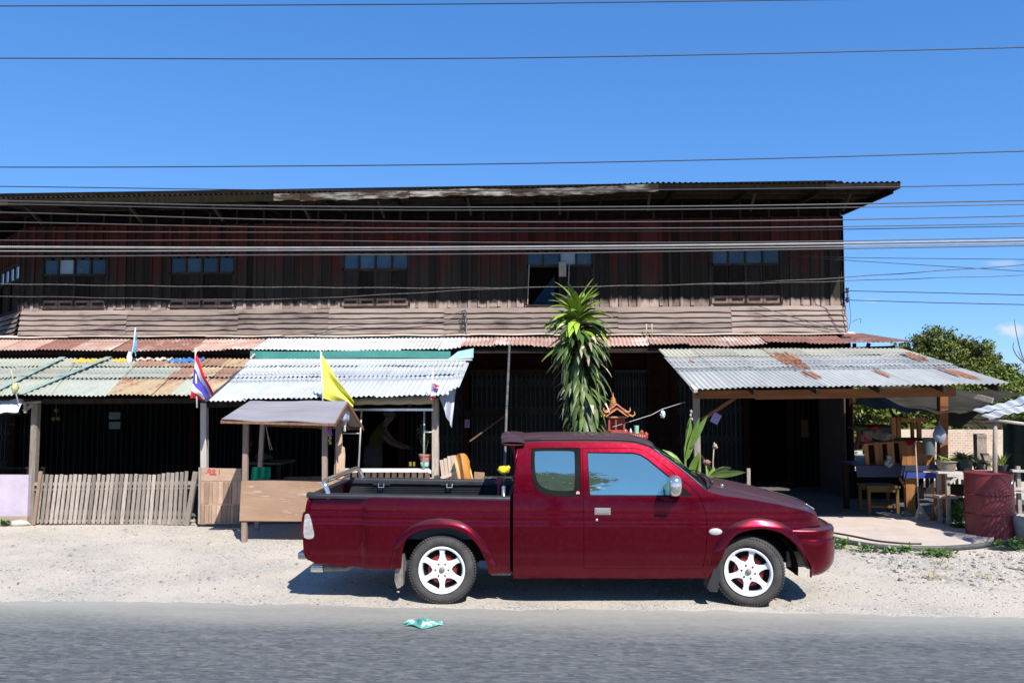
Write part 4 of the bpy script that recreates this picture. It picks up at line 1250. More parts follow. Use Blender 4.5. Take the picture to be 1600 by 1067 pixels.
# oblique wing on the left
dw = ray(-398, 616); dw = Vector((dw.x, dw.y, 0)).normalized()
WX = Vector((XL, YW, 0)) + dw * 7.0
ww = MB()
pw0 = 0.35; pw1 = 2.2
zh = P(35, 413, YW + .3).z; zl = P(35, 434, YW + .3).z
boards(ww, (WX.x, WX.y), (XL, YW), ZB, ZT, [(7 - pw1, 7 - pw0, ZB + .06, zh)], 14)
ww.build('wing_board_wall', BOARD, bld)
mb = MB(); A_ = Vector((XL, YW, 0)) + dw * pw0; B_ = Vector((XL, YW, 0)) + dw * pw1; nn = Vector((-dw.y, dw.x, 0)); nn = nn if nn.y < 0 else -nn
for z_, hh in ((ZB + .04, .05), (zl - .04, .05), (zh, .05)): mb.bar(A_ + Vector((0, 0, z_)), B_ + Vector((0, 0, z_)), .07, .05)
for k in (0, .25, .5, .75, 1): q = A_.lerp(B_, k); mb.bar(q + Vector((0, 0, ZB + .04 if k in (0, .5, 1) else zl)), q + Vector((0, 0, zh + .04)), .05, .05)
wobj = mb.build('window', WOODD, bld)
for k in range(4):
    mb = MB(); q0 = A_.lerp(B_, k / 4 + .02); q1 = A_.lerp(B_, (k + 1) / 4 - .02); mb.quad(q0 + Vector((0, 0, zl)), q1 + Vector((0, 0, zl)), q1 + Vector((0, 0, zh)), q0 + Vector((0, 0, zh)))
    mb.build('pane', pm('bright_pane', (0.25, 0.36, 0.45), (0.2, 0.3, 0.4), 2, rough=0.1), wobj)
mb = MB(); mb.prism([A_ - nn * .03 + Vector((0, 0, ZB)), B_ - nn * .03 + Vector((0, 0, ZB)), B_ - nn * .03 + Vector((0, 0, zl)), A_ - nn * .03 + Vector((0, 0, zl))], -nn * .02)
mb.build('shutter', SHUT, wobj)
skirt((WX.x, WX.y), (XL, YW), ZS, ZB, 0.12, 9)
# remaining walls so that the house is closed
mb = MB()
mb.box((XR - .03, YW + .03, 0.05), (XR, 25, 6.1)); mb.box((WX.x, 25, 0), (XR, 25.1, 6.1)); mb.box((WX.x - .1, WX.y, 0), (WX.x, 25, 6.1))
mb.build('outer_walls', pm('plain_dark_boards', (0.09, 0.07, 0.06), (0.06, 0.045, 0.04), 6, stretch=(4, 4, .3), rough=.9), bld)
mb = MB(); mb.box((WX.x, YW + .12, 2.95), (XR + .05, 25, 3.0)); mb.box((XL - 1, YW + .11, ZT + .4), (XR - .05, YW + .13, 6.2)); mb.box((XL - 4, 19.6, 0.05), (XR + .05, 19.65, 2.94))
mb.build('inner_partitions', BLACK, bld)

# main roof
RUSTD = pm('dark_rusted_tin', (0.055, 0.032, 0.028), (0.03, 0.02, 0.018), 4, rough=0.8, rnd=.5)
XRR = P(1408, 288, 14.9).x; XRL = -19.0
ek = [(-900, 330), (0, 309.5), (160, 307), (420, 302), (600, 297.5), (700, 294.5), (740, 293), (765, 293.6), (800, 294), (900, 291.5), (1030, 285.5), (1120, 286.5), (1220, 286.2), (1330, 285.6), (1408, 284.5)]
ekw = [(P(a, b_, 14.9).x, P(a, b_, 14.9).z) for a, b_ in ek]; ekw[0] = (XRL, 5.72)
def eave_z(x): return interp([p[0] for p in ekw], [p[1] for p in ekw], x)
RSL = math.tan(R(4.0))
mb = MB()
def roof_corr(x0, x1, y0, y1, zfun, pitch=0.08, amp=0.012, ny=2, th=0.0):
    nx = int((x1 - x0) / pitch * 8)
    mb.grid(lambda u, v: (lerp(x0, x1, u), lerp(y0, y1, v), zfun(lerp(x0, x1, u), lerp(y0, y1, v)) + amp * math.sin(lerp(x0, x1, u) * 2 * math.pi / pitch)), nx, ny)
roof_corr(XRL, XRR, 14.88, 20.6, lambda x, y: eave_z(x) + (y - 14.88) * RSL, 0.098, 0.016)
rf = mb.build('main_roof', RUSTD, bld)
mb = MB(); roof_corr(XRL, XRR, 20.6, 26.3, lambda x, y: eave_z(x) + 5.72 * RSL - (y - 20.6) * RSL, 0.098, 0.016)
mb.build('rear_roof', RUSTD, bld)
# soffit purlins and rafters
mb = MB(); mb.t = .8
for yy, dz in ((15.0, .06), (15.5, .06), (16.05, .06)):
    x = XRL
    while x < XRR - .05:
        e = min(x + 2.6, XRR - .02)
        mb.bar((x, yy, eave_z(x) - dz + (yy - 14.88) * RSL), (e, yy, eave_z(e) - dz + (yy - 14.88) * RSL), .05, .07); x = e
mb.build('purlins', WOODD, rf)
x = XRL + .5
i = 0
rnd = random.Random(6)
while x < XRR:
    mb = MB(); mb.t = rnd.random(); mb.bar((x, 14.97, eave_z(x) - .145), (x, 17.6, eave_z(x) - .145 + 2.63 * RSL), .05, .09)
    mb.build('rafter', WOODO, rf); x += 1.28; i += 1
# fascia boards, broken and bleached in the middle
FAS = [(-900, 15, WOODD, .12), (15, 428, WOODO, .13), (428, 470, None, .12), (470, 560, None, .13), (560, 640, None, .13), (640, 800, None, .12), (800, 1030, None, .13), (1030, 1290, WOODO, .10), (1290, 1407, WOODD, .10)]
FASM = pm('bleached_broken_fascia', (0.22, 0.205, 0.18), (0.035, 0.026, 0.018), 3.2, stretch=(.6, 1, 3), rough=.95, c3=(0.035, 0.022, 0.014), s3=2.0, t3=.47, rnd=.9, lo=.44, hi=.56)
for (pa, pb, mt, hh) in FAS:
    xa = max(P(pa, 300, 14.9).x, XRL); xb = P(pb, 300, 14.9).x - .01; mb = MB(); n = max(3, int((xb - xa) / .12)); mb.t = rnd.random()
    rag = [rnd.uniform(-.02, .012) for _ in range(n + 1)]
    n0 = len(mb.v)
    for i in range(n + 1):
        x = lerp(xa, xb, i / n); zt = eave_z(x) - .022; zb2 = zt - hh + (rag[i] if mt is None else rag[i] * .3)
        mb.v += [Vector((x, 14.885, zb2)), Vector((x, 14.885, zt)), Vector((x, 14.91, zt)), Vector((x, 14.91, zb2))]
        if i:
            q = n0 + 4 * i; p_ = q - 4
            for j in range(4): mb.face((p_ + j, q + j, q + (j + 1) % 4, p_ + (j + 1) % 4))
    mb.face((n0, n0 + 1, n0 + 2, n0 + 3)); mb.face((n0 + 4 * n + 3, n0 + 4 * n + 2, n0 + 4 * n + 1, n0 + 4 * n))
    mb.build('fascia_board', mt or FASM, rf, recalc=True)
mb = MB(); mb.bar((XRR - .02, 14.92, eave_z(XRR) - .05), (XRR - .02, 20.6, eave_z(XRR) - .05 + 5.7 * RSL), .03, .12); mb.build('verge_board', WOODD, rf)
# struts
for px, ln in ((40, 1), (200, .6), (330, .6), (470, .55), (590, .5), (730, .5), (873, .5), (1015, .5), (1180, .55), (1330, .7)):
    x = P(px, 300, 15.0).x; mb = MB(); mb.t = .9; zt = eave_z(x)
    mb.bar((x, 15.02, zt - .14), (x + .02, 15.5 + .0, zt - .36), .04, .06); mb.build('eave_strut', WOODD, rf)

# ---- ledge roof between the storeys
RUST = pm('rust_brown_tin', (0.31, 0.165, 0.135), (0.24, 0.12, 0.10), 5, rough=0.85, rnd=0.35, c3=(0.46, 0.36, 0.33), s3=2.2, t3=0.56)
RUSTP = pm('pale_rust_tin', (0.46, 0.31, 0.26), (0.36, 0.23, 0.2), 5, rough=0.85, rnd=0.35, c3=(0.60, 0.52, 0.49), s3=2.0, t3=0.52)
CREAM = pm('cream_flashing', (0.66, 0.55, 0.47), (0.52, 0.40, 0.33), 3, rough=0.8, rnd=.3, c3=(0.30, 0.2, 0.16), s3=4, t3=.62)
PALE = pm('pale_tin', (0.62, 0.61, 0.60), (0.52, 0.52, 0.52), 3, rough=0.55, metal=.1, rnd=.2)
def corr_sheet(mb, A, B, C, D, pitch=0.076, amp=0.011, lift=0.014, ny=3, curl=0.0, seed=0, u0=0.0):
    """A front left, B front right, C back right, D back left; ridges run from front to back"""
    A, B, C, D = map(Vector, (A, B, C, D)); Wd = ((B - A).length + (C - D).length) / 2
    nrm = (B - A).cross(D - A).normalized(); nrm = nrm if nrm.z > 0 else -nrm
    nx = max(8, int(Wd / pitch * 7)); rnd = random.Random(seed); ph = rnd.uniform(0, 6.28); wv = rnd.uniform(0.002, .007)
    def fn(u, v):
        p = A.lerp(B, u).lerp(D.lerp(C, u), v)
        h = amp * math.sin((u * Wd + u0) * 2 * math.pi / pitch) + lift * (1 - v) + wv * math.sin(u * 5 + ph) * (1 - v)
        h -= curl * (u ** 4) * (1 - v)
        return p + nrm * h
    mb.grid(fn, nx, ny)
led = thing('ledge_roof', 'narrow rusty corrugated tin canopy running along the foot of the upper storey', 'canopy roof', (-2.8, YW - .5, 2.8))
lk = [(-700, 549), (0, 548.5), (60, 547.5), (130, 549.5), (200, 548), (280, 549), (340, 546), (395, 545)]
lk2 = [(720, 540), (800, 541), (860, 542.5), (940, 542), (975, 540), (1060, 538.5), (1110, 539), (1150, 541.5), (1160, 537), (1200, 536), (1300, 536.5), (1420, 534.5)]
def ledge_run(lkx, mats, y0, seed, back_dz=0.0):
    rnd = random.Random(seed)
    pts = [(P(a, b_, y0).x, P(a, b_, y0).z) for a, b_ in lkx]
    x = pts[0][0]; X1 = pts[-1][0]
    while x < X1 - .05:
        e = min(x + rnd.uniform(.6, .8), X1)
        za = interp([p[0] for p in pts], [p[1] for p in pts], x); zb2 = interp([p[0] for p in pts], [p[1] for p in pts], e)
        mb = MB(); mb.t = rnd.random(); j = rnd.uniform(-.015, .015); jy = rnd.uniform(-.06, .04)
        corr_sheet(mb, (x - .02, y0 + jy, za + j), (e + .02, y0 + jy, zb2 + j), (e + .02, YW - .06, ZS - .04 + back_dz), (x - .02, YW - .06, ZS - .04 + back_dz), seed=int(x * 100), lift=rnd.uniform(0, .02))
        mb.build('roof_sheet', rnd.choice(mats), led); x = e
ledge_run([(-700, 549)] + lk[1:], [RUST, RUST, RUSTP], 15.5, 2)
ledge_run([(395, 546.5), (560, 548), (690, 547), (718, 543)], [PALE], 15.35, 3)
ledge_run(lk2[:10], [RUST, RUSTP, RUSTP], 15.6, 4)
ledge_run([(1200, 536), (1322, 536.5)], [RUST], 15.6, 5)
# end of the ledge runs past the corner
mb = MB(); a = P(1322, 536.5, 15.6); b_ = P(1422, 534, 15.6); c = P(1370, 517, 17.5); d = P(1318, 524, 16.4)
corr_sheet(mb, a, b_, (b_.x - .35, 17.0, ZS + .02), (a.x - .05, 17.0, ZS + .02), seed=3); mb.build('roof_sheet', RUST, led)
mb = MB(); mb.bar((P(1318, 540, 15.7).x, 15.75, 2.83), (P(1400, 540, 15.7).x, 15.75, 2.86), .05, .07)
mb.bar((P(1335, 540, 15.9).x, 15.9, 2.55), (P(1335, 540, 15.9).x, 15.9, 2.95), .05, .07); mb.bar((P(1345, 540, 15.9).x, 15.9, 2.55), (P(1358, 540, 15.9).x, 15.9, 2.95), .05, .06)
mb.build('end_beams', WOODD, led)
# flashing
mb = MB(); rnd = random.Random(12); x = P(-600, 530, 16.3).x
while x < XR + .1:
    e = min(x + rnd.uniform(1.5, 3), XR + .12); mb.t = rnd.random(); dz = rnd.uniform(-.01, .01)
    mb.grid(lambda u, v: (lerp(x, e + .02, u), lerp(YW - .10, YW - .24, v) - .004 * dz, ZS + .01 + dz - .05 * v + .006 * math.sin(u * 9)), 10, 2)
    x = e
mb.build('flashing', CREAM, led)
mb = MB(); 
x = P(-600, 530, 16.3).x
mb.bar((x, 15.62, 2.80), (P(1320, 540, 15.6).x, 15.68, 2.82), .05, .08)
mb.build('ledge_beam', WOODD, led)
# header wall below the ledge
REDB = pm('dark_red_wood', (0.028, 0.010, 0.007), (0.018, 0.007, 0.005), 5, rough=.9)
mb = MB(); mb.box((XL - 4, 18.05, 2.53), (XR + .1, 18.1, 2.945)); mb.build('header_wall', REDB, bld)
mb = MB(); mb.box((XR + .06, YW, .05), (XR + .12, 25, 2.99)); mb.build('side_wall', REDB, bld)
mb = MB(); mb.box((XL - 4, 15.70, 2.60), (P(735, 560, 15.7).x, 15.74, 2.88)); mb.build('header_board', REDB, bld)

# ---- ground floor: folding lattice doors and posts
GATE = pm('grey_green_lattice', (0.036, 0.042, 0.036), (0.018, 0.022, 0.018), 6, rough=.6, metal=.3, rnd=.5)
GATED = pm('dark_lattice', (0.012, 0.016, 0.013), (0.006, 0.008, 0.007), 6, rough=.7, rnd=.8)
def gate(pxa, pxb, Yg=18.0, z1=2.50, dens=0.095, dark=False, m=None):
    xa = P(pxa, 620, Yg).x; xb = P(pxb, 620, Yg).x; mb = MB(); x = xa; zz = .06
    mb.t = random.random()
    n = max(2, int((xb - xa) / dens)); st = (xb - xa) / n
    for i in range(n + 1):
        mb.t = random.random() ** 1.5; jx = random.uniform(-.012, .012); jy = random.uniform(-.02, .02); mb.bar((xa + i * st + jx, Yg + jy, zz), (xa + i * st - jx, Yg + jy, z1), .02, .024, up=(0, 1, 0))
    for i in range(n):
        for zc in (.45, 1.05, 1.65, 2.25):
            if zc + .1 > z1 or dark: continue
            mb.bar((xa + i * st, Yg - .02, zc - .12), (xa + (i + 1) * st, Yg - .02, zc + .12), .008, .012)
            mb.bar((xa + i * st, Yg - .028, zc + .12), (xa + (i + 1) * st, Yg - .028, zc - .12), .008, .012)
    mb.box((xa, Yg - .03, z1 - .03), (xb, Yg + .03, z1 + .02))
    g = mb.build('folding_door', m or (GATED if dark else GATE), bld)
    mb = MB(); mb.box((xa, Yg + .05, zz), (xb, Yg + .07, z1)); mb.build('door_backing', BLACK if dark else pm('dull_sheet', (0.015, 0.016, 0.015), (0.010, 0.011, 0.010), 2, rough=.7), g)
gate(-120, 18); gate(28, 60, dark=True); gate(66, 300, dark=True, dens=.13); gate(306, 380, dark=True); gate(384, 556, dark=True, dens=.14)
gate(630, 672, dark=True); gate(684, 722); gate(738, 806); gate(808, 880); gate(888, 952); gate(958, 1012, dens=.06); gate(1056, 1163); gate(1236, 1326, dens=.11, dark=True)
mb = MB(); rnd = random.Random(2)
mb.build
for px in (23, 63, 303, 382, 558, 628, 678, 728, 884, 955, 1016, 1052, 1165, 1234, 1327):
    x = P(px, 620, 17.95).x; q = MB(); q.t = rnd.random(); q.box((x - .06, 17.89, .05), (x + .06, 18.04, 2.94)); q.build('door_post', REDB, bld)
xa = P(1018, 620, 17.97).x; xb = P(1051, 620, 17.97).x
mb = MB(); mb.box((xa, 17.95, .05), (xb, 18.0, 2.94)); mb.build('wall_panel', REDB, bld)
xa = P(735, 585, 17.9).x; xb = P(884, 585, 17.9).x
mb = MB(); mb.box((xa, 17.84, 2.42), (xb, 17.885, 2.53)); mb.build('door_lintel', WOODD, bld)
# =====================  AWNINGS  =====================
PT = [pm('green_grey_painted_tin', (0.43, 0.44, 0.36), (0.34, 0.36, 0.30), 3, stretch=(3, .6, 1), rough=.75, rnd=.3, c3=(0.40, 0.27, 0.19), s3=1.6, t3=.6),
      pm('pale_green_tin', (0.47, 0.47, 0.40), (0.38, 0.41, 0.36), 3, stretch=(3, .6, 1), rough=.75, rnd=.3, c3=(0.24, 0.38, 0.36), s3=1.3, t3=.58),
      pm('ochre_faded_tin', (0.50, 0.39, 0.25), (0.42, 0.34, 0.22), 3, stretch=(3, .6, 1), rough=.75, rnd=.3, c3=(0.36, 0.17, 0.11), s3=1.4, t3=.5),
      pm('brown_faded_tin', (0.36, 0.22, 0.16), (0.29, 0.17, 0.13), 3, stretch=(3, .6, 1), rough=.75, rnd=.3, c3=(0.42, 0.37, 0.24), s3=1.4, t3=.55),
      pm('teal_strip_tin', (0.22, 0.34, 0.31), (0.33, 0.39, 0.34), 5, rough=.8, c3=(.36, .34, .27), s3=5, t3=.52)]
SILV = pm('silver_tin', (0.60, 0.63, 0.66), (0.50, 0.53, 0.57), 2.2, stretch=(2, .5, 1), rough=.5, metal=.15, rnd=.16, c3=(0.42, 0.42, 0.42), s3=2.5, t3=.62)
def silver_rust():
    """silver sheet with long rust runs"""
    return pm('silver_rust_tin', (0.47, 0.48, 0.46), (0.40, 0.41, 0.40), 2.6, stretch=(2, .5, 1), rough=.65, metal=.05, rnd=.22, c3=(0.30, 0.115, 0.06), s3=0.9, t3=.60, w3=.06)
SILR = silver_rust()
SILG = pm('cream_grey_tin', (0.50, 0.48, 0.38), (0.41, 0.41, 0.36), 2.6, stretch=(2, .5, 1), rough=.65, metal=.05, rnd=.2)
RUSTRUN = pm('rust_run', (0.33, 0.12, 0.065), (0.42, 0.22, 0.14), 9, stretch=(2, .5, 1), rough=.9)

def awning_sheets(par, A, B, C, D, rows, cols, chooser, seed=1, pitch=.076, lifts=.018, jit=.03):
    rnd = random.Random(seed)
    A, B, C, D = map(Vector, (A, B, C, D))
    def bl(u, v): return A.lerp(B, u).lerp(D.lerp(C, u), v)
    for c in range(len(cols) - 1):
        for r in range(len(rows) - 1):
            u0, u1, v0, v1 = cols[c], cols[c + 1], rows[r], rows[r + 1]
            du = rnd.uniform(0, jit) / (B - A).length; dv = rnd.uniform(-.01, .012)
            mb = MB(); mb.t = rnd.random()
            base = .006 * (c % 2) + .004 * (r)
            o = Vector((0, 0, base))
            v0b = v0 + (dv if r else rnd.uniform(-.012, .008))
            corr_sheet(mb, bl(u0 - du, v0b) + o, bl(u1 + du, v0b) + o, bl(u1 + du, v1 + .03) + o, bl(u0 - du, v1 + .03) + o, pitch=pitch, lift=rnd.uniform(lifts * .5, lifts * 1.3), seed=rnd.randint(0, 999), ny=4,
                       u0=(u0 - du) * (B - A).length)
            m = chooser(c, r, rnd)
            mb.build('roof_sheet', m, par)

def post(par, px, pyt, Y, wdt=.085, m=None, px_b=None, z0=0.0, d=None, lab=None):
    a = P(px, pyt, Y); pb = P(px_b if px_b is not None else px, 760, Y)
    b_ = a + (pb - a) * ((a.z - z0) / (a.z - pb.z))
    mb = MB(); mb.t = random.random(); mb.bar(b_, a, wdt, d or wdt, up=(0, 1, 0))
    o = mb.build('post', m or WOODG, par)
    bv = o.modifiers.new('bevel', 'BEVEL'); bv.width = .006; bv.segments = 1
    return o

# -- left multi-coloured awning
aw1 = thing('painted_awning', 'lean-to awning of faded green, ochre and brown corrugated sheets over the picket fence', 'awning', (-8, 12.6, 0))
A = P(-420, 622, 12.15); B = P(328, 618.5, 12.15); C = P(392, 562.5, 15.2); D = P(-420, 562, 15.2)
cols_px = [-420, -330, -240, -150, -70, 0, 78, 168, 238, 268, 300, 330]
ux = [(P(c, 620, 12.15).x - A.x) / (B.x - A.x) for c in cols_px]; ux[0] = 0; ux[-1] = 1
def ch1(c, r, rnd):
    if c <= 4: return rnd.choice([PT[0], PT[1]])
    if c == 5: return PT[0]
    if c == 6: return PT[1]
    if c == 7: return [PT[2], PT[1], PT[3]][r]
    if c == 8: return [PT[2], PT[3], PT[3]][r]
    if c == 9: return [PT[0], PT[2], PT[3]][r]
    return [PT[2], PT[3], PT[2]][r]
# front edge sags: split in two slabs to follow the photo (y 622 left, 617 right)
awning_sheets(aw1, A, B, C, D, [0, .42, .74, 1.0], ux, ch1, 3)
for k, (pa, pb) in enumerate(((-20, 98), (30, 170))):
    mb = MB(); a = P(pa, 620, 12.15); b_ = P(pb, 563, 15.1); a.z = lerp(A.z, B.z, .5) + .045; b_.z = D.z + .03
    mb.bar(a, b_, .11, .006, up=(0, 0, 1)); mb.build('teal_lap_strip', PT[4], aw1)
YEL = pm('yellow_tarp', (0.72, 0.50, 0.03), (0.55, 0.38, 0.02), 4, rough=.6)
BLU = pm('blue_tarp', (0.04, 0.22, 0.55), (0.03, 0.15, 0.42), 4, rough=.5)
WHP = pm('white_plastic', (0.72, 0.72, 0.72), (0.6, 0.6, 0.62), 4, rough=.4)
def scrap(name, lab, cat, m, pts, Y, th=.01, grp=None):
    mb = MB(); pp = [P(a, b_, Y) for a, b_ in pts]; mb.prism(pp, (0, .06, -.02)); o = mb.build(name, m)
    return tag(o, lab, cat, grp)
def lay_tarp(name, lab, m, pxs, y0, y1, Y0, Y1):
    mb = MB(); rnd = random.Random(pxs[0]); L = [P(p, y0, Y0) for p in pxs]; K = [P(p + 8, y1, Y1) for p in pxs]
    jit_ = [rnd.uniform(-.02, .02) for _ in range(20)]
    def fn(u, v):
        a = L[0].lerp(L[1], u); b_ = K[0].lerp(K[1], u); p = a.lerp(b_, v); i = int(u * 12)
        return p + Vector((0, jit_[i % 20] * 2, .025 + .018 * math.sin(u * 30 + v * 4) + jit_[(i + int(v * 3)) % 20] * .6))
    mb.grid(fn, 26, 5); o = solid(mb.build(name, m, smooth=True), .004); tag(o, lab, 'tarpaulin')
lay_tarp('tarpaulin', 'crumpled yellow tarpaulin along the back edge of the painted awning', YEL, (112, 162), 569, 563, 14.8, 15.15)
lay_tarp('tarpaulin', 'narrow yellow scrap lying at the foot of the light blue flag', YEL, (176, 202), 567, 563, 14.9, 15.15)
lay_tarp('tarpaulin', 'blue tarpaulin strip on the awning behind the large striped flag', BLU, (262, 312), 568, 562, 14.8, 15.15)
lay_tarp('tarpaulin', 'dirty white scrap of plastic on the awning between yellow and blue strips', CREAM, (205, 262), 564.5, 562, 15.0, 15.15)
mb = MB(); mb.bar(P(-420, 629, 12.6), P(325, 626, 12.6), .05, .08); mb.build('beam', WOODD, aw1); mb = MB(); mb.bar(P(-420, 572, 15.1), P(385, 572, 15.1), .05, .08); mb.build('beam', WOODD, aw1)
post(aw1, 57, 628, 12.62, .10, px_b=51.5); post(aw1, -180, 628, 12.62)
mb = MB(); mb.bar(P(34, 630, 12.45), P(64, 628, 12.55), .04, .035); mb.build('bracket', WOODG, aw1)
mb = MB(); mb.bar(P(37, 642, 12.40), P(50, 632, 12.5), .05, .05); mb.build('bracket', WOODG, aw1)
mb = MB(); mb.bar(P(39, 628, 12.4), P(40, 645, 12.4), .035, .035); mb.build('bracket', WOODG, aw1)
# neighbour sheet at the far left
nb = thing('sheet_canopy', 'white and blue sheet canopy cut by the left edge of the photo', 'canopy', (-9, 12.2, 1.8))
mb = MB(); a = P(-200, 645, 11.9); b_ = P(28, 645, 11.9); c = P(37, 625, 12.5); d = P(-200, 623, 12.5)
mb.grid(lambda u, v: a.lerp(b_, u).lerp(d.lerp(c, u), v) + Vector((0, 0, .015 * math.sin(u * 21) + .01 * math.sin(u * 50 + v * 4))), 60, 6)
solid(mb.build('sheet', pm('white_blue_sheet', (0.72, 0.74, 0.80), (0.55, 0.60, 0.74), 3, rough=.6, c3=(0.10, 0.14, 0.34), s3=3.2, t3=.60), nb, smooth=True), .004)
mb = MB(); mb.bar(P(-200, 647, 12.0), P(30, 646, 12.0), .03, .03); mb.build('rail', WOODD, nb)

# -- white centre awning
aw2 = thing('white_awning', 'bright silver-white corrugated awning behind the small roadside stall', 'awning', (-3.7, 12.6, 0))
A = P(317, 627.5, 12.15); B = P(700, 617.5, 12.15); C = P(726, 564.5, 15.1); D = P(390, 563.5, 15.1)
A.z -= .0
cs = [0, .17, .35, .53, .70, .86, 1.0]
awning_sheets(aw2, A, B, C, D, [0, .50, .80, 1.0], cs, lambda c, r, rnd: SILV, 6, lifts=.014)
# right hand piece, its corner bent down
mb = MB(); a1 = P(700, 617.5, 12.15); b1 = P(717, 604, 12.5); c1 = P(733, 566, 15.1); d1 = P(724, 564.5, 15.1)
corr_sheet(mb, a1 + Vector((-.05, 0, .02)), b1, c1, d1 + Vector((-.05, 0, .02)), lift=0.0); mb.build('roof_sheet', SILV, aw2)
# upper strip with teal fascia
TEAL = pm('teal_painted_tin', (0.035, 0.20, 0.17), (0.025, 0.15, 0.135), 3, rough=.6, c3=(0.16, 0.12, 0.07), s3=3, t3=.64)
TEALL = pm('light_teal_tin', (0.34, 0.58, 0.60), (0.42, 0.62, 0.62), 3, rough=.6, c3=(0.45, 0.33, 0.2), s3=4, t3=.62)
mb = MB(); mb.grid(lambda u, v: P(lerp(391, 704, u), lerp(548.5, 560, v) + .8 * math.sin(u * 7), 15.25 - .02 * v), 30, 1)
solid(mb.build('fascia_sheet', TEAL, aw2, smooth=True), .006)
mb = MB(); mb.prism([P(700, 561, 15.2), P(739.5, 559, 14.95), P(740, 544, 15.0), P(716, 549, 15.2)], (0, .012, 0)); mb.build('fascia_end', TEALL, aw2)
mb = MB(); mb.bar(P(390, 562, 15.22), P(738, 562, 15.0), .03, .025); mb.build('fascia_edge', PALE, aw2)
mb = MB(); mb.bar(P(392, 560, 15.18), P(398, 553, 15.18), .05, .03); mb.build('gutter_end', CREAM, aw2)
mb = MB(); mb.bar(P(318, 633, 12.62), P(690, 624, 12.62), .05, .08); mb.build('beam', WOODD, aw2); mb = MB(); mb.bar(P(395, 570, 15.1), P(728, 570, 15.1), .05, .08); mb.build('beam', WOODD, aw2)
post(aw2, 319.5, 629, 12.62, .095, m=pm('pale_post_wood', (0.46, 0.43, 0.40), (0.38, 0.35, 0.32), 9, stretch=(5, 5, .6), rough=.9))
post(aw2, 680.5, 622, 12.62, .10)
for px in (380, 470, 560, 640):
    mb = MB(); mb.bar(P(px, 632, 12.3), P(px + 40, 572, 15.0) , .05, .07); mb.build('rafter', WOODD, aw2)
# rolled beige blind under its edge
mb = MB(); mb.grid(lambda u, v: P(lerp(552, 678, u), lerp(624 - 5 * u, 631.5 - 1.0 * u, v) + .5 * math.sin(u * 25), 12.3 - .05 * math.sin(v * 3.14)), 40, 6)
o = solid(mb.build('rolled_blind', pm('beige_cloth', (0.36, 0.30, 0.21), (0.27, 0.22, 0.15), 3, stretch=(.5, 1, 2), rough=.9), smooth=True), .01); tag(o, 'beige cloth blind rolled up under the white awning', 'blind')
mb = MB(); mb.bar(P(552, 640, 12.45), P(677, 640, 12.45), .025, .035); 
pf = thing('pipe_rack', 'thin grey pipe frame standing behind the short picket fence', 'pipe rack', (-2, 12.45, 0))
mb.build('top_rail', STEEL, pf)
GP = pm('galvanised_pipe', (0.50, 0.50, 0.49), (0.40, 0.40, 0.40), 5, rough=.45, metal=.4)
for (a, b_) in (((565, 640), (560, 733)), ((663, 640), (662, 735)), ((534, 672), (533.5, 735))):
    mb = MB(); mb.tube([P(a[0], a[1], 12.45), P(b_[0], b_[1] + 3, 12.45)], .014, 8); mb.build('upright', GP, pf, smooth=True)
for (a, b_) in (((663, 675), (677, 675)), ((533, 677), (562, 677))):
    mb = MB(); mb.tube([P(a[0], a[1], 12.45), P(b_[0], b_[1], 12.45)], .010, 8); mb.build('cross_rail', GP, pf, smooth=True)
# torn plastic sheet at the corner
mb = MB()
def torn(u, v):
    a = P(lerp(686, 713, u), lerp(620, 604, u), lerp(12.3, 12.8, u)); b_ = P(lerp(697, 706, u), lerp(650, 668, u), lerp(12.35, 12.6, u))
    return a.lerp(b_, v) + Vector((0, .05 * math.sin(u * 9 + v * 3), 0))
mb.grid(torn, 14, 12); o = solid(mb.build('plastic_sheet', pm('grey_white_plastic', (0.42, 0.45, 0.50), (0.28, 0.30, 0.34), 4, rough=.5), smooth=True), .004)
tag(o, 'torn grey-white plastic sheet hanging from the corner of the white awning', 'sheet')

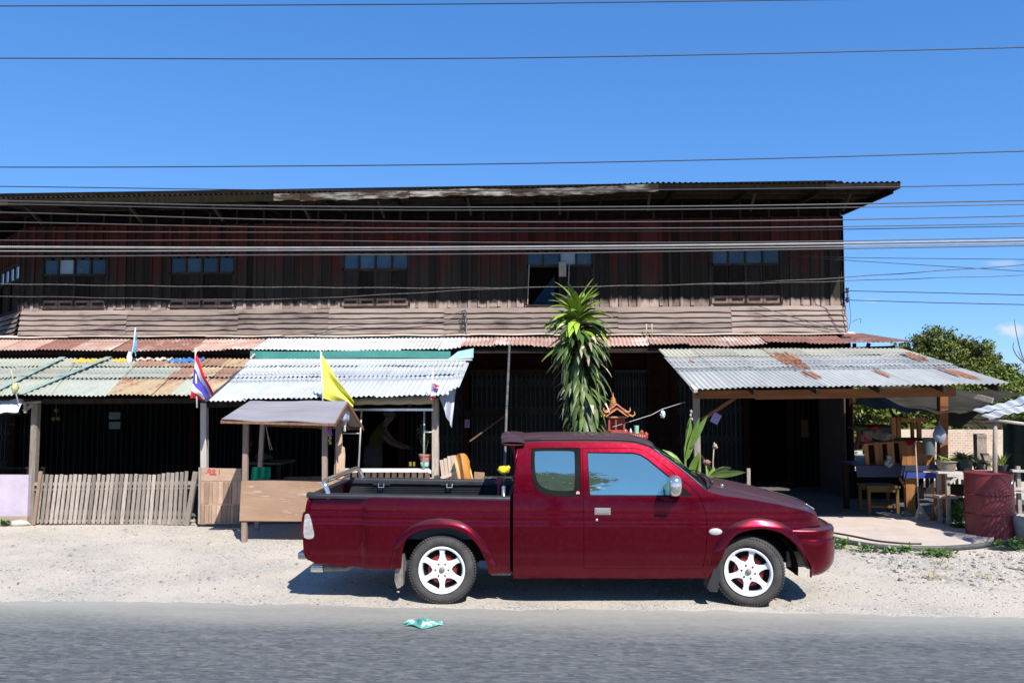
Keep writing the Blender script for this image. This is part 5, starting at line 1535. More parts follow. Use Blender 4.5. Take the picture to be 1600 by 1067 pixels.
# -- right silver awning
aw3 = thing('rusty_awning', 'wide silver corrugated awning with red rust runs over the workbench area', 'awning', (4, 12.6, 0))
A = P(1083, 608.5, 12.0); B = P(1577, 601, 12.0); C = P(1412, 546.5, 15.0); D = P(1031, 547.5, 15.0)
us = [0, .14, .29, .43, .57, .71, .85, 1.0]
def ch3(c, r, rnd):
    return SILG if r == 2 and rnd.random() < .8 else SILR
awning_sheets(aw3, A, B, C, D, [0, .47, .78, 1.0], us, ch3, 16, lifts=.014)
def on3(px, py):
    # point of the awning plane under a pixel
    n = (B - A).cross(D - A).normalized(); d = ray(px, py); k = (A - CAM).dot(n) / d.dot(n); return CAM + d * k + Vector((0, 0, .034))
def rust_run(poly, nm='rust_patch'):
    """rust runs: narrow jagged strips that follow the ridges inside a measured outline"""
    O = A; e1 = (B - A).normalized(); nrm_ = (B - A).cross(D - A).normalized(); nrm_ = nrm_ if nrm_.z > 0 else -nrm_; slope = ((D - A) + (C - B)).normalized()
    q = [on3(*p) - O for p in poly]
    # coordinates (s along eave, t up the ridge direction)
    st_ = []
    for p_ in q:
        t_ = (p_.y) / slope.y; s_ = (p_ - slope * t_).dot(e1); st_.append((s_, t_))
    rj = random.Random(int(poly[0][0])); mb = MB(); s_ = min(p_[0] for p_ in st_); smax = max(p_[0] for p_ in st_)
    while s_ < smax:
        w_ = rj.uniform(.018, .045); sm = s_ + w_ / 2; cr = []
        for i in range(len(st_)):
            a, b_ = st_[i], st_[(i + 1) % len(st_)]
            if (a[0] - sm) * (b_[0] - sm) < 0: cr.append(lerp(a[1], b_[1], (sm - a[0]) / (b_[0] - a[0])))
        if len(cr) >= 2:
            t0 = min(cr) + rj.uniform(-.14, .10); t1 = max(cr) + rj.uniform(-.12, .12)
            if t1 - t0 > .05:
                ns = max(3, int((t1 - t0) / .05)); n0 = len(mb.v); mb.t = rj.random()
                for i in range(ns + 1):
                    f = i / ns; ww_ = w_ * (.5 + .5 * rj.random()) * min(1, 4 * f + .1, 4 * (1 - f) + .1)
                    for sx in (-1, 1):
                        x_ = sm + sx * ww_ / 2; p_ = O + e1 * x_ + slope * lerp(t0, t1, f); h = .011 * math.sin((x_) * 2 * math.pi / .076) + .024
                        mb.v.append(p_ + nrm_ * h)
                    if i: k = n0 + 2 * i; mb.face((k - 2, k - 1, k + 1, k))
        s_ += w_ * rj.uniform(.8, 1.15)
    if mb.v: mb.build(nm, RUSTRUN, aw3)
rust_run([(1196, 549), (1228, 549), (1243, 556), (1252, 563), (1268, 575), (1262, 579), (1235, 573), (1212, 561)])
rust_run([(1240, 577), (1262, 578), (1285, 592), (1277, 594), (1258, 583)])
rust_run([(1402, 549), (1420, 549), (1455, 563), (1446, 566), (1424, 559)])
rust_run([(1464, 575), (1487, 577), (1536, 595), (1508, 593)])
rust_run([(1362, 578), (1370, 579), (1400, 593), (1392, 592)])
rust_run([(1073, 555), (1077, 555), (1085, 565), (1080, 565)])
ORW = pm('orange_timber', (0.25, 0.095, 0.032), (0.16, 0.06, 0.022), 4, stretch=(.4, 3, 3), rough=.75, bump=.15, rnd=.4)
mb = MB(); mb.bar(P(1084, 616.5, 12.35), P(1180, 615.5, 12.35), .05, .12); mb.build('beam', ORW, aw3)
mb = MB(); mb.bar(P(1180, 617, 12.36), P(1492, 612, 12.36), .05, .135); mb.build('beam', ORW, aw3)
mb = MB(); mb.bar(P(1034, 553, 14.9), P(1408, 552, 14.9), .05, .08); mb.build('beam', WOODD, aw3)
mb = MB(); mb.bar(P(1081, 604, 12.1), P(1087, 611, 11.98), .06, .05); mb.build('beam_end', CREAM, aw3)
mb = MB(); mb.bar(P(1488, 609, 12.4), P(1551, 626, 12.0), .05, .07); mb.build('outrigger', WOODG, aw3)
post(aw3, 1087.5, 610, 12.62, .095, px_b=1090)
post(aw3, 1472.5, 606, 14.0, .13, m=ORW)
mb = MB(); mb.bar(P(1098, 655, 12.55), P(1163, 612, 12.55), .045, .07, up=(0, 1, 0)); mb.build('brace', ORW, aw3)
for t_ in (.02, .2, .4, .6, .8, .97):
    a = A.lerp(B, t_) - Vector((0, 0, .06)); b_ = D.lerp(C, t_) - Vector((0, 0, .06)); mb = MB(); mb.t = .7; mb.bar(a, b_, .05, .07); mb.build('rafter', WOODD, aw3)

# far right lean-to
ln = thing('tin_lean_to', 'small lean-to with a bent pale tin sheet at the right edge beyond the red drum', 'lean-to', (7.2, 12.8, 0))
a = P(1551, 655, 12.3); b_ = P(1760, 600, 12.3); c = P(1760, 570, 14.2); d = P(1520, 645.5, 13.4)
for k, (v0, v1) in enumerate(((0, .55), (.5, 1.0))):
    mb = MB(); mb.grid(lambda u, v: a.lerp(b_, u).lerp(d.lerp(c, u), lerp(v0, v1, v)) + Vector((0, 0, .02 * math.sin(u * 16 + k) + .03 * k + .010 * math.sin(u * 90))), 120, 5)
    solid(mb.build('roof_sheet', pm('bluish_pale_tin', (0.55, 0.58, 0.62), (0.45, 0.48, 0.52), 3, rough=.55), ln, smooth=True), .004)
BAMB = pm('old_bamboo', (0.45, 0.40, 0.33), (0.33, 0.29, 0.23), 6, rough=.7)
mb = MB(); mb.tube([P(1545, 655, 12.4), P(1600, 662, 12.35), P(1760, 680, 12.3)], .022, 8); mb.build('bamboo_pole', BAMB, ln, smooth=True)
mb = MB(); mb.tube([P(1555, 656, 12.45), P(1554.5, 700, 12.45), P(1555, 830, 12.45)], [.028, .032, .036], 8); mb.build('post', WOODG, ln, smooth=True)
mb = MB(); mb.bar(P(1760, 600, 13.5), P(1765, 790, 13.5), .09, .09); mb.build('post', WOODG, ln)
GRN = pm('dark_green_cloth', (0.02, 0.03, 0.025), (0.012, 0.018, 0.016), 5, rough=.9)
mb = MB(); mb.grid(lambda u, v: P(lerp(1567, 1780, u), lerp(655, 752, v), 14.2 + .04 * math.sin(u * 50)), 60, 4)
solid(mb.build('dark_screen', GRN, ln), .01)
# tarps under and behind the right awning
TARP = pm('olive_tarpaulin', (0.045, 0.040, 0.026), (0.026, 0.023, 0.016), 3, rough=.95, spec=.1, c3=(0.08, 0.072, 0.05), s3=3, t3=.6)
def tarp(name, lab, corners, sag, seed=0):
    pa, pb, pc, pd = [Vector(q) for q in corners]; mb = MB()
    mb.grid(lambda u, v: pa.lerp(pb, u).lerp(pd.lerp(pc, u), v) + Vector((0, 0, -sag * math.sin(u * 3.14) * math.sin((v * .8 + .1) * 3.14) + .02 * math.sin(u * 22 + v * 9))), 40, 14)
    o = solid(mb.build(name, TARP, smooth=True), .006); tag(o, lab, 'tarpaulin')
tarp('tarpaulin', 'dark olive tarpaulin sagging beneath the rusty awning', [P(1336, 632, 13.6), P(1500, 646, 13.4), P(1600, 612, 16.5), P(1352, 600, 17.0)], .10)
tarp('tarpaulin', 'dark tarpaulin edge hanging low between the orange post and the bamboo post', [P(1476, 666, 14.4), P(1572, 669, 14.4), P(1572, 640, 14.6), P(1476, 635, 14.6)], .02)
# =====================  FENCES, WALLS, STALL  =====================
LILAC = pm('lilac_plaster', (0.49, 0.425, 0.50), (0.41, 0.355, 0.42), 3, rough=.9, bump=.15, bscale=14, c3=(0.38, 0.27, 0.22), s3=1.5, t3=.68)
lw = thing('plaster_wall', 'low lilac plastered wall with brown stained foot left of the picket fence', 'wall', (-9.5, 12.6, 0))
a = P(-260, 742, 12.55); b_ = P(48, 742, 12.55)
mb = MB(); mb.box((a.x, 12.5, .12), (b_.x, 12.62, b_.z)); mb.build('wall_panel', LILAC, lw)
mb = MB(); mb.box((a.x, 12.49, -.02), (b_.x + .005, 12.63, .119)); mb.build('stained_foot', pm('brown_plaster', (0.33, 0.235, 0.18), (0.40, 0.30, 0.26), 5, rough=.95), lw)
rl_ = thing('metal_railing', 'dark metal railing behind the low lilac wall', 'railing', (-9.2, 13, 0))
mb = MB(); mb.bar(P(-200, 731, 13.0), P(70, 731, 13.0), .03, .03); mb.bar(P(-200, 744, 13.0), P(70, 744, 13.0), .03, .03); mb.build('rail', WOODD, rl_)
for k in range(26):
    x = lerp(-62, 69, k / 25); mb = MB(); mb.bar(P(x, 731, 13.0), P(x, 758, 13.0), .014, .014); mb.build('baluster', WOODD, rl_)
STW = pm('white_stone', (0.55, 0.54, 0.46), (0.42, 0.40, 0.34), 9, rough=.95, bump=.3)
def stone(px, py, s, lab, m=None, seed=1, flat=.45):
    p = G(px, py); mb = MB(); mb.blob((p.x, p.y + s[1] * .5, s[2] * .4), s, seed, 12, 8, .10)
    o = mb.build('stone', m or STW, smooth=True); tag(o, lab, 'stone')
stone(28, 820, (.16, .07, .05), 'whitish stone lying at the foot of the lilac wall', seed=4)

def picket(par, p0, p1, w_, th=.016, m=None, t=None):
    mb = MB(); mb.t = random.random() if t is None else t
    mb.bar(p0, p1, w_, th, up=(0, 1, 0)); return mb.build('picket', m or WOODG, par)
fe = thing('picket_fence', 'long grey picket fence with leaning slats below the painted awning', 'fence', (-7, 12.6, 0))
rnd = random.Random(21)
for k in range(32):
    u = k / 31; pb_ = lerp(52.5, 290, u) ; lean = 12 * (1 - u) ** 1.0 + 1; pt = lerp(66, 291.5, u ** 0.98)
    top = lerp(741.5, 740.5, u) if u < .8 else lerp(740.5, 736, (u - .8) / .2)
    p0 = G(pb_, 819.5); p1 = P(pt, top + rnd.uniform(-.8, .8), 12.55)
    p0.z = .01; p0.y = 12.55 + rnd.uniform(-.006, .006); p1.y = 12.55 + rnd.uniform(-.006, .006)
    picket(fe, p0, p1, rnd.uniform(.047, .056))
for (y0, y1, hh) in ((756, 754, .05), (765, 762, .02), (813, 813, .035)):
    mb = MB(); mb.t = rnd.random(); mb.bar(P(54 if y0 < 800 else 50, y0, 12.58), P(305, y1, 12.58), .02, hh); mb.build('rail', WOODG, fe)
mb = MB(); mb.t = .2; a = G(299, 818); a.y = 12.56; mb.bar(a, P(306, 737, 12.54), .075, .05, up=(0, 1, 0)); mb.build('end_post', WOODG, fe)
mb = MB(); mb.t = .4; a = G(48.5, 820); a.y = 12.5; mb.bar(a, P(64, 736, 12.52), .05, .03, up=(0, 1, 0)); mb.build('end_slat', pm('brownish_slat', (0.30, 0.21, 0.16), (0.22, 0.16, 0.12), 8, stretch=(5, 5, .7), rough=.9), fe)

CRATE = pm('pinkish_crate_wood', (0.42, 0.28, 0.195), (0.31, 0.215, 0.155), 7, stretch=(1.5, 1.5, .5), rough=.9, rnd=.55, bump=.2)
CRATEH = pm('pinkish_crate_wood_long', (0.43, 0.30, 0.21), (0.31, 0.22, 0.16), 7, stretch=(.5, 1.5, 1.5), rough=.9, rnd=.5, bump=.2)
pl = thing('plank_fence', 'patched fence of pinkish crate boards between picket fence and stall', 'fence', (-5.6, 12.5, 0))
mb = MB(); mb.prism([P(312, 751, 12.45), P(377, 751, 12.45), P(377, 732, 12.45), P(343, 731.5, 12.45), P(312, 730.5, 12.45)], (0, .02, 0)); tb = mb.build('top_board', CRATEH, pl)
REDI = pm('red_stencil_ink', (0.55, 0.06, 0.07), (0.45, 0.06, 0.06), 8, rough=.8)
mb = MB()
for (xx, yy, rx, ry) in ((327, 734.5, 3.2, 2.6), (334, 734.5, 2.8, 2.6)):
    mb.lathe([(rx * .0096 * .45, 0), (rx * .0096, 0)], tuple(P(xx, yy + .8, 12.444)), 'y', 14)
mb.build('red_print', REDI, tb)
mb = MB(); q0 = P(327.5, 739, 12.446); q1 = P(338, 741.5, 12.446); mb.box((q0.x, 12.443, q1.z), (q1.x, 12.446, q0.z)); q0 = P(321, 733, 12.446); q1 = P(344, 741, 12.446)
mb.box((q1.x - .02, 12.443, q1.z), (q1.x - .008, 12.446, q0.z)); mb.box((q0.x, 12.443, q1.z + .02), (q0.x + .03, 12.446, q1.z + .03)); mb.build('red_print', REDI, tb)
for (ya, yb, n, sd) in ((752, 786.5, 9, 3), (789, 817.5, 8, 7)):
    rnd = random.Random(sd); x = 313.0
    while x < 375:
        e = min(x + rnd.uniform(4.5, 9.5), 376.5); mb = MB(); mb.t = rnd.random()
        off = rnd.uniform(-.004, .006); y1 = ya + rnd.uniform(-.3, .8)
        a = P(x + .7, y1, 12.45 + off); b_ = P(e - .7, yb, 12.45 + off); mb.box((a.x, 12.45 + off, max(0.0, b_.z)), (b_.x, 12.465 + off, a.z)); mb.build('board', CRATE, pl); x = e
for yy in (752.5, 786.5, 788.5, 817.5):
    mb = MB(); mb.bar(P(311, yy, 12.47), P(378, yy - .5, 12.47), .03, .02); mb.build('rail', CRATEH, pl)
mb = MB(); mb.bar(P(311.5, 818, 12.44), P(312.5, 730, 12.44), .03, .03, up=(0, 1, 0)); mb.build('corner_post', WOODG, pl)

# stall
st = thing('roadside_stall', 'small wooden roadside stall with grey gabled roof and bare plywood front', 'stall', (-3.9, 11.7, 0))
FELT = pm('grey_roof_felt', (0.27, 0.265, 0.285), (0.22, 0.215, 0.235), 2, stretch=(.5, 2, 2), rough=.85, c3=(0.33, 0.32, 0.33), s3=5, t3=.58)
A = P(346, 655.5, 10.85); B = P(523, 660, 10.85); C = P(543, 626.5, 11.72); D = P(389, 627, 11.72); E = P(568, 667, 12.6); F = P(420, 661, 12.6)
def sheet4(a, b_, c, d, nu=24, nv=8, amp=.010):
    mb = MB(); mb.grid(lambda u, v: a.lerp(b_, u).lerp(d.lerp(c, u), v) + Vector((0, 0, amp * math.sin(u * 11 + 1) * (1 - v) - .012 * math.sin(v * 3.14) * math.sin(u * 6))), nu, nv); return mb
solid(sheet4(A, B, C, D).build('roof_slope', FELT, st, smooth=True), .008)
solid(sheet4(D, C, E, F).build('roof_slope', FELT, st, smooth=True), .008)
BRW = pm('brown_frame_wood', (0.26, 0.13, 0.075), (0.17, 0.09, 0.055), 7, stretch=(2, 2, .8), rough=.85, rnd=.5)
dn = Vector((0, 0, -.032))
for (a, b_) in ((A, B), (F, E)):
    mb = MB(); mb.bar(a + dn, b_ + dn, .03, .03); mb.build('eave_batten', BRW, st)
for (a, b_) in ((B, C), (C, E), (A, D), (D, F)):
    mb = MB(); mb.bar(a + dn * 1.1, b_ + dn * 1.1, .025, .045); mb.build('verge_batten', BRW, st)
mb = MB(); mb.bar(D + dn * 1.5, C + dn * 1.5, .03, .04); mb.build('ridge_pole', BRW, st)
for u in (.25, .55, .85):
    a = D.lerp(C, u) + dn * 1.5; b_ = F.lerp(E, u) + dn * 1.2; mb = MB(); mb.bar(a, b_, .03, .04); mb.build('rafter', BRW, st)
STP = pm('stall_post_wood', (0.33, 0.24, 0.185), (0.25, 0.19, 0.15), 9, stretch=(5, 5, .7), rough=.9, rnd=.4)
def leg(pxt, pyt, pxb, pyb, Y, w_=.06, m=None):
    a = P(pxt, pyt, Y); b_ = G(pxb, pyb); b_.y = Y; b_.z = 0; mb = MB(); mb.t = random.random(); mb.bar(b_, a, w_, w_ * .8, up=(0, 1, 0)); return mb.build('leg', m or STP, st)
leg(384.5, 656, 380, 847, 11.22, .068); leg(410.5, 657, 403, 826, 12.25, .06); leg(507.5, 660, 508.5, 847, 11.22, .066)
leg(529.5, 657, 530, 826, 12.15, .075)
mb = MB(); mb.t = .9; 
pp = [(529.5, 674), (534, 679), (535, 697), (538, 700), (539, 712), (537.5, 745), (526, 745), (526, 690), (531, 715), (532.5, 700)]
mb.prism([P(a, b_, 12.08) for a, b_ in [(530, 679), (534, 677), (534.5, 697), (538, 699), (539, 712), (537.5, 748), (525.5, 748), (525, 690), (528, 692)]], (0, .02, 0)); mb.build('peeling_plank', pm('bare_pine', (0.58, 0.42, 0.30), (0.45, 0.31, 0.22), 9, stretch=(4, 4, .7), rough=.9, c3=(0.22, .11, .06), s3=4, t3=.6), st)
PLY = pm('brown_plywood', (0.36, 0.235, 0.155), (0.27, 0.17, 0.115), 2.5, stretch=(.6, 1, 3.5), rough=.8, c3=(0.46, 0.35, 0.27), s3=5, t3=.56, bump=.1)
mb = MB(); zt = P(378, 751, 11.17)
bp_ = [(377, 751), (420, 750.5), (470, 751.5), (540, 754), (540, 814), (460, 814), (374, 813.5)]
mb.prism([P(a, b_, 11.17) for a, b_ in bp_], (0, .018, 0)); mb.build('front_panel', PLY, st)
mb = MB(); mb.bar(P(376, 813, 11.20), P(540, 813, 11.20), .03, .03); mb.build('bottom_batten', BRW, st)
mb = MB(); a = P(380, 754, 11.25); b_ = P(540, 754, 11.25); mb.box((a.x, 11.26, a.z - .06), (b_.x, 12.1, a.z - .04)); mb.build('counter', PLY, st)
mb = MB(); mb.t = .6; mb.prism([P(438, 753, 12.1), P(445, 745, 12.1), P(540, 744, 12.1), P(540, 754, 12.1)], (0, .02, 0)); mb.build('back_board', BRW, st)
mb = MB(); mb.bar(P(381, 757, 11.3), P(404, 752, 12.2), .03, .05); mb.build('side_batten', BRW, st)
def drape(name, lab, cat, m, fn, nu=14, nv=14, th=.004, grp=None):
    mb = MB(); mb.grid(fn, nu, nv); o = solid(mb.build(name, m, smooth=True), th); return tag(o, lab, cat, grp)
GRC = pm('green_cloth', (0.03, 0.36, 0.17), (0.02, 0.27, 0.13), 5, rough=.85)
drape('cloth', 'bright green cloth draped over the side rail inside the stall', 'cloth', GRC, lambda u, v: P(lerp(394, 422, u) - 2 * v + (2 * math.sin(v * 3) if u > .9 else 0), lerp(729.5 + 2.5 * math.sin(u * 3.14) * 0, 749.5 + 1.2 * math.sin(u * 14), v), 11.95 + .03 * math.sin(u * 16) - .05 * v))
PUR = pm('purple_ribbon', (0.42, 0.10, 0.42), (0.30, 0.08, 0.32), 5, rough=.7)
drape('ribbon', 'purple ribbon tied at the right front post of the stall', 'ribbon', PUR, lambda u, v: P(511.5 + lerp(0, 4, u) + 3 * v * v * u * 1.6, lerp(659, 678, v) + u * v * 2, 11.12 + .02 * math.sin(u * 9 + v * 7)), 8, 12)
mb = MB()
for k, yy in enumerate((680, 684, 688, 692)):
    mb.blob(P(515 + (k % 2) * 1.2, yy, 11.12), (.02, .02, .018), k, 8, 6, .1)
o = mb.build('hanging_ornament', pm('yellow_flowers', (0.50, 0.36, 0.05), (0.3, .3, .12), 40, rough=.8), smooth=True); tag(o, 'small yellow flower garland hanging below the purple ribbon', 'garland')
WCL = pm('white_rag', (0.68, 0.68, 0.68), (0.5, 0.5, 0.52), 6, rough=.85)
drape('rag', 'white rag hanging from the gable end of the stall', 'rag', WCL, lambda u, v: P(536.5 + 5 * u * (.5 + .5 * math.sin(v * 3.14)) + 1.2 * math.sin(v * 7), lerp(649, 674, v), 11.7 + .03 * math.sin(u * 6)), 6, 14)
drape('plastic_bag', 'crumpled grey plastic bag tucked under the gable of the stall', 'bag', pm('grey_film', (0.33, 0.37, 0.43), (0.2, 0.23, 0.28), 6, rough=.3, coat=.3), lambda u, v: P(lerp(527, 545.5, u), lerp(645, 653, v) + 6 * math.sin(u * 2.2) * v - 2 * u + 1.5 * math.sin(u * 15), 11.4 + .3 * u + .04 * math.sin(v * 6)), 14, 6)
for k, dx in enumerate((0, 3.5)):
    mb = MB(); mb.tube([P(415.5, 664, 12.0), P(419 + dx * .3, 685, 12.0), P(422 + dx, 703, 12.0)], .006, 6); o = mb.build('string', WOODG, smooth=True); tag(o, ['left one of two pale strings hanging inside the stall', 'right one of two pale strings hanging inside the stall'][k], 'string', 'strings inside the stall')

# second picket fence
fe2 = thing('picket_fence', 'short fence of pale pickets under a white ledge behind the truck bed', 'fence', (-2, 12.55, 0))
PKT = pm('pale_picket_wood', (0.58, 0.44, 0.34), (0.48, 0.38, 0.30), 8, stretch=(4, 4, .6), rough=.9, rnd=.5, c3=(0.5, 0.5, .36), s3=4, t3=.62)
rnd = random.Random(5)
k = 0; x = 540.0
while x < 672:
    a = P(x + 3.6, 737.5 + rnd.uniform(-.5, .5), 12.55); b_ = Vector((a.x, 12.55, .02)); picket(fe2, b_, a, .072, m=PKT); x += 10.35
mb = MB(); mb.bar(P(536, 748, 12.57), P(676, 748, 12.57), .02, .04); mb.build('rail', PKT, fe2)
mb = MB(); mb.prism([P(533, 737, 12.3), P(560, 735.5, 12.3), P(668, 735.5, 12.3), P(674, 738, 12.3), P(674, 735, 12.62), P(670, 731.5, 12.62), P(533, 731.5, 12.62)], (0, 0, -.02)); mb.build('white_ledge', pm('whitewashed_plank', (0.68, 0.66, 0.66), (0.5, 0.48, 0.47), 6, rough=.8), fe2)
lf = thing('leaning_fence_panel', 'panel of rough bare planks leaning between post and orange blanket', 'fence panel', (-1.3, 12.4, 0))
rnd = random.Random(8); x = 685.0; k = 0
while x < 722:
    w_ = rnd.uniform(5, 8); a = P(x + w_ / 2 + 2, 716 - (x - 685) * .16 + rnd.uniform(-3, 2.5), 12.35); b_ = P(x + w_ / 2 + 8, 770, 12.35); b_ = a + (b_ - a) * (a.z / (a.z - b_.z)); picket(lf, b_, a, w_ * .0094, m=PKT, th=.02); x += w_ + .4
mb = MB(); mb.bar(P(689, 747, 12.31), P(722, 734, 12.31), .02, .05); mb.build('cross_batten', PKT, lf)
ORB = pm('orange_blanket', (0.55, 0.23, 0.045), (0.46, 0.18, 0.03), 4, rough=.95, bump=.3, bscale=50)
BEI = pm('beige_blanket_hem', (0.62, 0.42, 0.25), (0.55, 0.36, 0.2), 4, rough=.95)
mb = MB()
def blk(u, v):
    top = crom([(709, 722), (716, 710), (722, 708.5), (728, 713), (733, 725)], 6)
    tu = interp([i / (len(top) - 1) for i in range(len(top))], [p[0] for p in top], u), interp([i / (len(top) - 1) for i in range(len(top))], [p[1] for p in top], u)
    bx_ = lerp(718, 742, u); return P(lerp(tu[0], bx_, v ** .8), lerp(tu[1], 762, v), 12.2 + .05 * math.sin(u * 9) - .06 * math.sin(v * 3.14))
mb.grid(blk, 20, 20)
for i, f in enumerate(mb.f):
    u = (i % 20) / 20; mb.mi[i] = 1 if (u < .14 or u > .84 or .40 < u < .46) else 0
o = solid(mb.build('blanket', [ORB, BEI], smooth=True), .02); tag(o, 'orange blanket with beige hem thrown over the leaning planks', 'blanket')
bx2 = thing('low_plank_barrier', 'low barrier of a brown board and grey battens behind the truck cab', 'barrier', (0, 12.7, 0))
mb = MB(); mb.prism([P(740, 760, 12.7), P(757, 760, 12.7), P(757, 738, 12.7), P(741, 737, 12.7)], (0, .02, 0)); mb.build('board', PLY, bx2)
for k in range(3): mb = MB(); mb.t = .6 + .2 * k; mb.bar(P(758, 745.5 + k * 5, 12.7), P(800, 745.5 + k * 5, 12.7), .02, .03); mb.build('batten', WOODG, bx2)
# board and loose diagonal timber on the lattice door, thin pipe
mb = MB(); mb.t = .3; mb.bar(P(725, 646, 17.6), P(808, 645, 17.6), .02, .14, up=(0, 0, 1)); o = mb.build('plank', WOODD); tag(o, 'dark horizontal plank across the lattice door', 'plank')
mb = MB(); mb.bar(P(733, 690, 16.8), P(790, 649, 17.4), .03, .085, up=(0, 1, 0)); o = mb.build('plank', pm('brown_old_plank', (0.16, 0.09, 0.05), (0.10, 0.06, 0.035), 5, rough=.9)); tag(o, 'brown plank leaning diagonally against the lattice door', 'plank')
mb = MB(); mb.tube([P(796, 540, 15.0), P(791.5, 640, 13.7), P(789.5, 700, 13.0), Vector((P(789, 700, 13).x, 12.5, 0))], .022, 8); o = mb.build('downpipe', pm('dull_pipe', (0.13, 0.13, 0.125), (0.08, 0.08, 0.078), 5, rough=.6), smooth=True); tag(o, 'thin grey pipe slanting down from the ledge roof behind the cab', 'pipe')

# =====================  FLAGS  =====================
def flag_obj(name, lab, pole_px, Yp, corners, stripes, mats, loop=.06, nrip=3, pole_r=.013, grp=None, ripple=2.4):
    t = thing(name, lab, 'flag', tuple(P(pole_px[-1][0], pole_px[-1][1], Yp)), grp)
    mb = MB(); mb.tube([P(a, b_, Yp) for a, b_ in pole_px], pole_r, 8); q = P(pole_px[0][0], pole_px[0][1], Yp); mb.blob(q, (.018, .018, .022), 1, 8, 6, 0)
    mb.build('flagpole', WHP, t, smooth=True)
    A, B, C, D = corners      # A hoist top, B hoist bottom, C fly top, D fly bottom
    mb = MB(); NU = 36; NV = 20
    def fn(u, v):
        x = lerp(lerp(A[0], B[0], u), lerp(C[0], D[0], u), v); y = lerp(lerp(A[1], B[1], u), lerp(C[1], D[1], u), v) + 5 * math.sin(v * 3.14) * (0.3 - u * .6)
        return P(x + .8 * math.sin(v * 9 + u * 3), y, Yp - .02 - loop * v * math.sin(u * nrip * 3.14 + v * ripple))
    mb.grid(fn, NU, NV)
    for i in range(len(mb.f)):
        u = (i % NU) / NU; acc = 0
        for j, s_ in enumerate(stripes):
            if u >= s_: mb.mi[i] = j
    solid(mb.build('flag_cloth', mats, t, smooth=True), .002)
    return t
FR = pm('flag_red', (0.62, 0.02, 0.03), (0.5, 0.02, 0.03), 4, rough=.7); FW = pm('flag_white', (0.74, 0.74, 0.78), (0.66, 0.66, 0.7), 4, rough=.7); FB = pm('flag_blue', (0.06, 0.05, 0.36), (0.05, 0.04, 0.28), 4, rough=.7)
FY = pm('flag_yellow', (0.80, 0.78, 0.12), (0.74, 0.70, 0.10), 4, rough=.7); FC = pm('flag_cyan', (0.12, 0.50, 0.60), (0.08, 0.20, 0.40), 9, rough=.7); FP = pm('flag_faded_violet', (0.34, 0.27, 0.50), (0.28, 0.22, 0.42), 4, rough=.7)
flag_obj('national_flag', 'large red, white and blue striped flag drooping at the left post of the white awning', [(305.5, 545), (306.5, 600), (308, 637)], 12.0, ((306, 551), (297, 622), (334, 617), (316, 626)), [0, .15, .32, .66, .83], [FR, FW, FB, FW, FR], loop=.10)
flag_obj('yellow_flag', 'plain yellow flag hanging over the stall roof', [(501.5, 551), (503, 600), (505, 640)], 12.05, ((502, 553), (505, 622), (553, 628), (552, 641)), [0], [FY], loop=.07)
flag_obj('faded_flag', 'small faded violet, white and red flag at the right post of the white awning', [(676.5, 578), (675, 600), (674, 625)], 12.0, ((675.5, 598), (671, 624), (685, 608), (680, 624)), [0, .52, .8], [FP, FW, FR], loop=.04)
mb = MB(); mb.prism([P(677, 598, 11.98), P(687, 603.5, 11.98), P(680, 606, 11.98)], (0, .01, 0)); o = mb.build('flag_scrap', FR); tag(o, 'tiny red cloth scrap beside the faded flag', 'cloth scrap')
flag_obj('blue_flag', 'narrow light blue flag standing on the back of the painted awning', [(211.5, 514), (209, 540), (203, 562)], 14.9, ((211.5, 517), (207, 549), (214, 525), (213, 557)), [0], [FC], loop=.03)
mb = MB(); mb.lathe([(.045, 0), (.05, .1), (.02, .2)], tuple(P(202, 566, 14.9)), 'z', 12); o = mb.build('plastic_bottle', WHP, smooth=True); tag(o, 'white bottle at the foot of the light blue flag', 'bottle')
cl = thing('fish_trap_charm', 'yellowish woven charm on a stick at the corner of the painted awning', 'charm', tuple(P(28, 628, 12.1)))
mb = MB(); mb.tube([P(17, 577, 12.1), P(22, 603, 12.1), P(29, 630, 12.1)], .010, 6); mb.build('stick', BAMB, cl, smooth=True)
mb = MB(); mb.blob(P(23.5, 606, 12.08), (.05, .05, .07), 3, 12, 8, .15); mb.build('woven_bag', pm('straw', (0.52, 0.50, 0.24), (0.40, 0.38, 0.2), 20, rough=.9), cl, smooth=True)

# =====================  DIM THINGS UNDER THE AWNINGS  =====================
POST = pm('dim_poster', (0.16, 0.22, 0.20), (0.10, 0.15, 0.13), 12, rough=.6)
for k, (y0, y1) in enumerate(((644, 655), (659, 670))):
    a = P(170, y1, 17.85); b_ = P(188, y0, 17.85); mb = MB(); mb.box((a.x, 17.85, a.z), (b_.x, 17.862, b_.z)); o = mb.build('poster', POST); tag(o, ['upper of two grey-green posters on the dark doors', 'lower of two grey-green posters on the dark doors'][k], 'poster', 'posters on the dark doors')
mb = MB()
for (xx, yy) in ((88, 641), (84, 654), (91, 654)): mb.blob(P(xx, yy, 17.8), (.05, .03, .045), xx, 10, 6, .15)
mb.tube([P(88, 629, 17.8), P(88, 655, 17.8)], .008, 6)
o = mb.build('hanging_ornament', pm('brass_dull', (0.24, 0.18, 0.06), (0.14, 0.10, 0.04), 10, rough=.6), smooth=True); tag(o, 'dull yellow ornament hanging in the dark left of the posters', 'ornament')
YPC = pm('dim_yellow_sign', (0.13, 0.075, 0.01), (0.05, 0.035, 0.01), 60, rough=.7)
a = P(1252, 683, 17.85); b_ = P(1263, 656, 17.85); mb = MB(); mb.box((a.x, 17.85, a.z), (b_.x, 17.86, b_.z)); o = mb.build('paper_sign', YPC); tag(o, 'narrow dark yellow paper strip on the right lattice door', 'sign')
VIO = pm('violet_paper', (0.30, 0.24, 0.42), (0.24, 0.19, 0.34), 20, rough=.8)
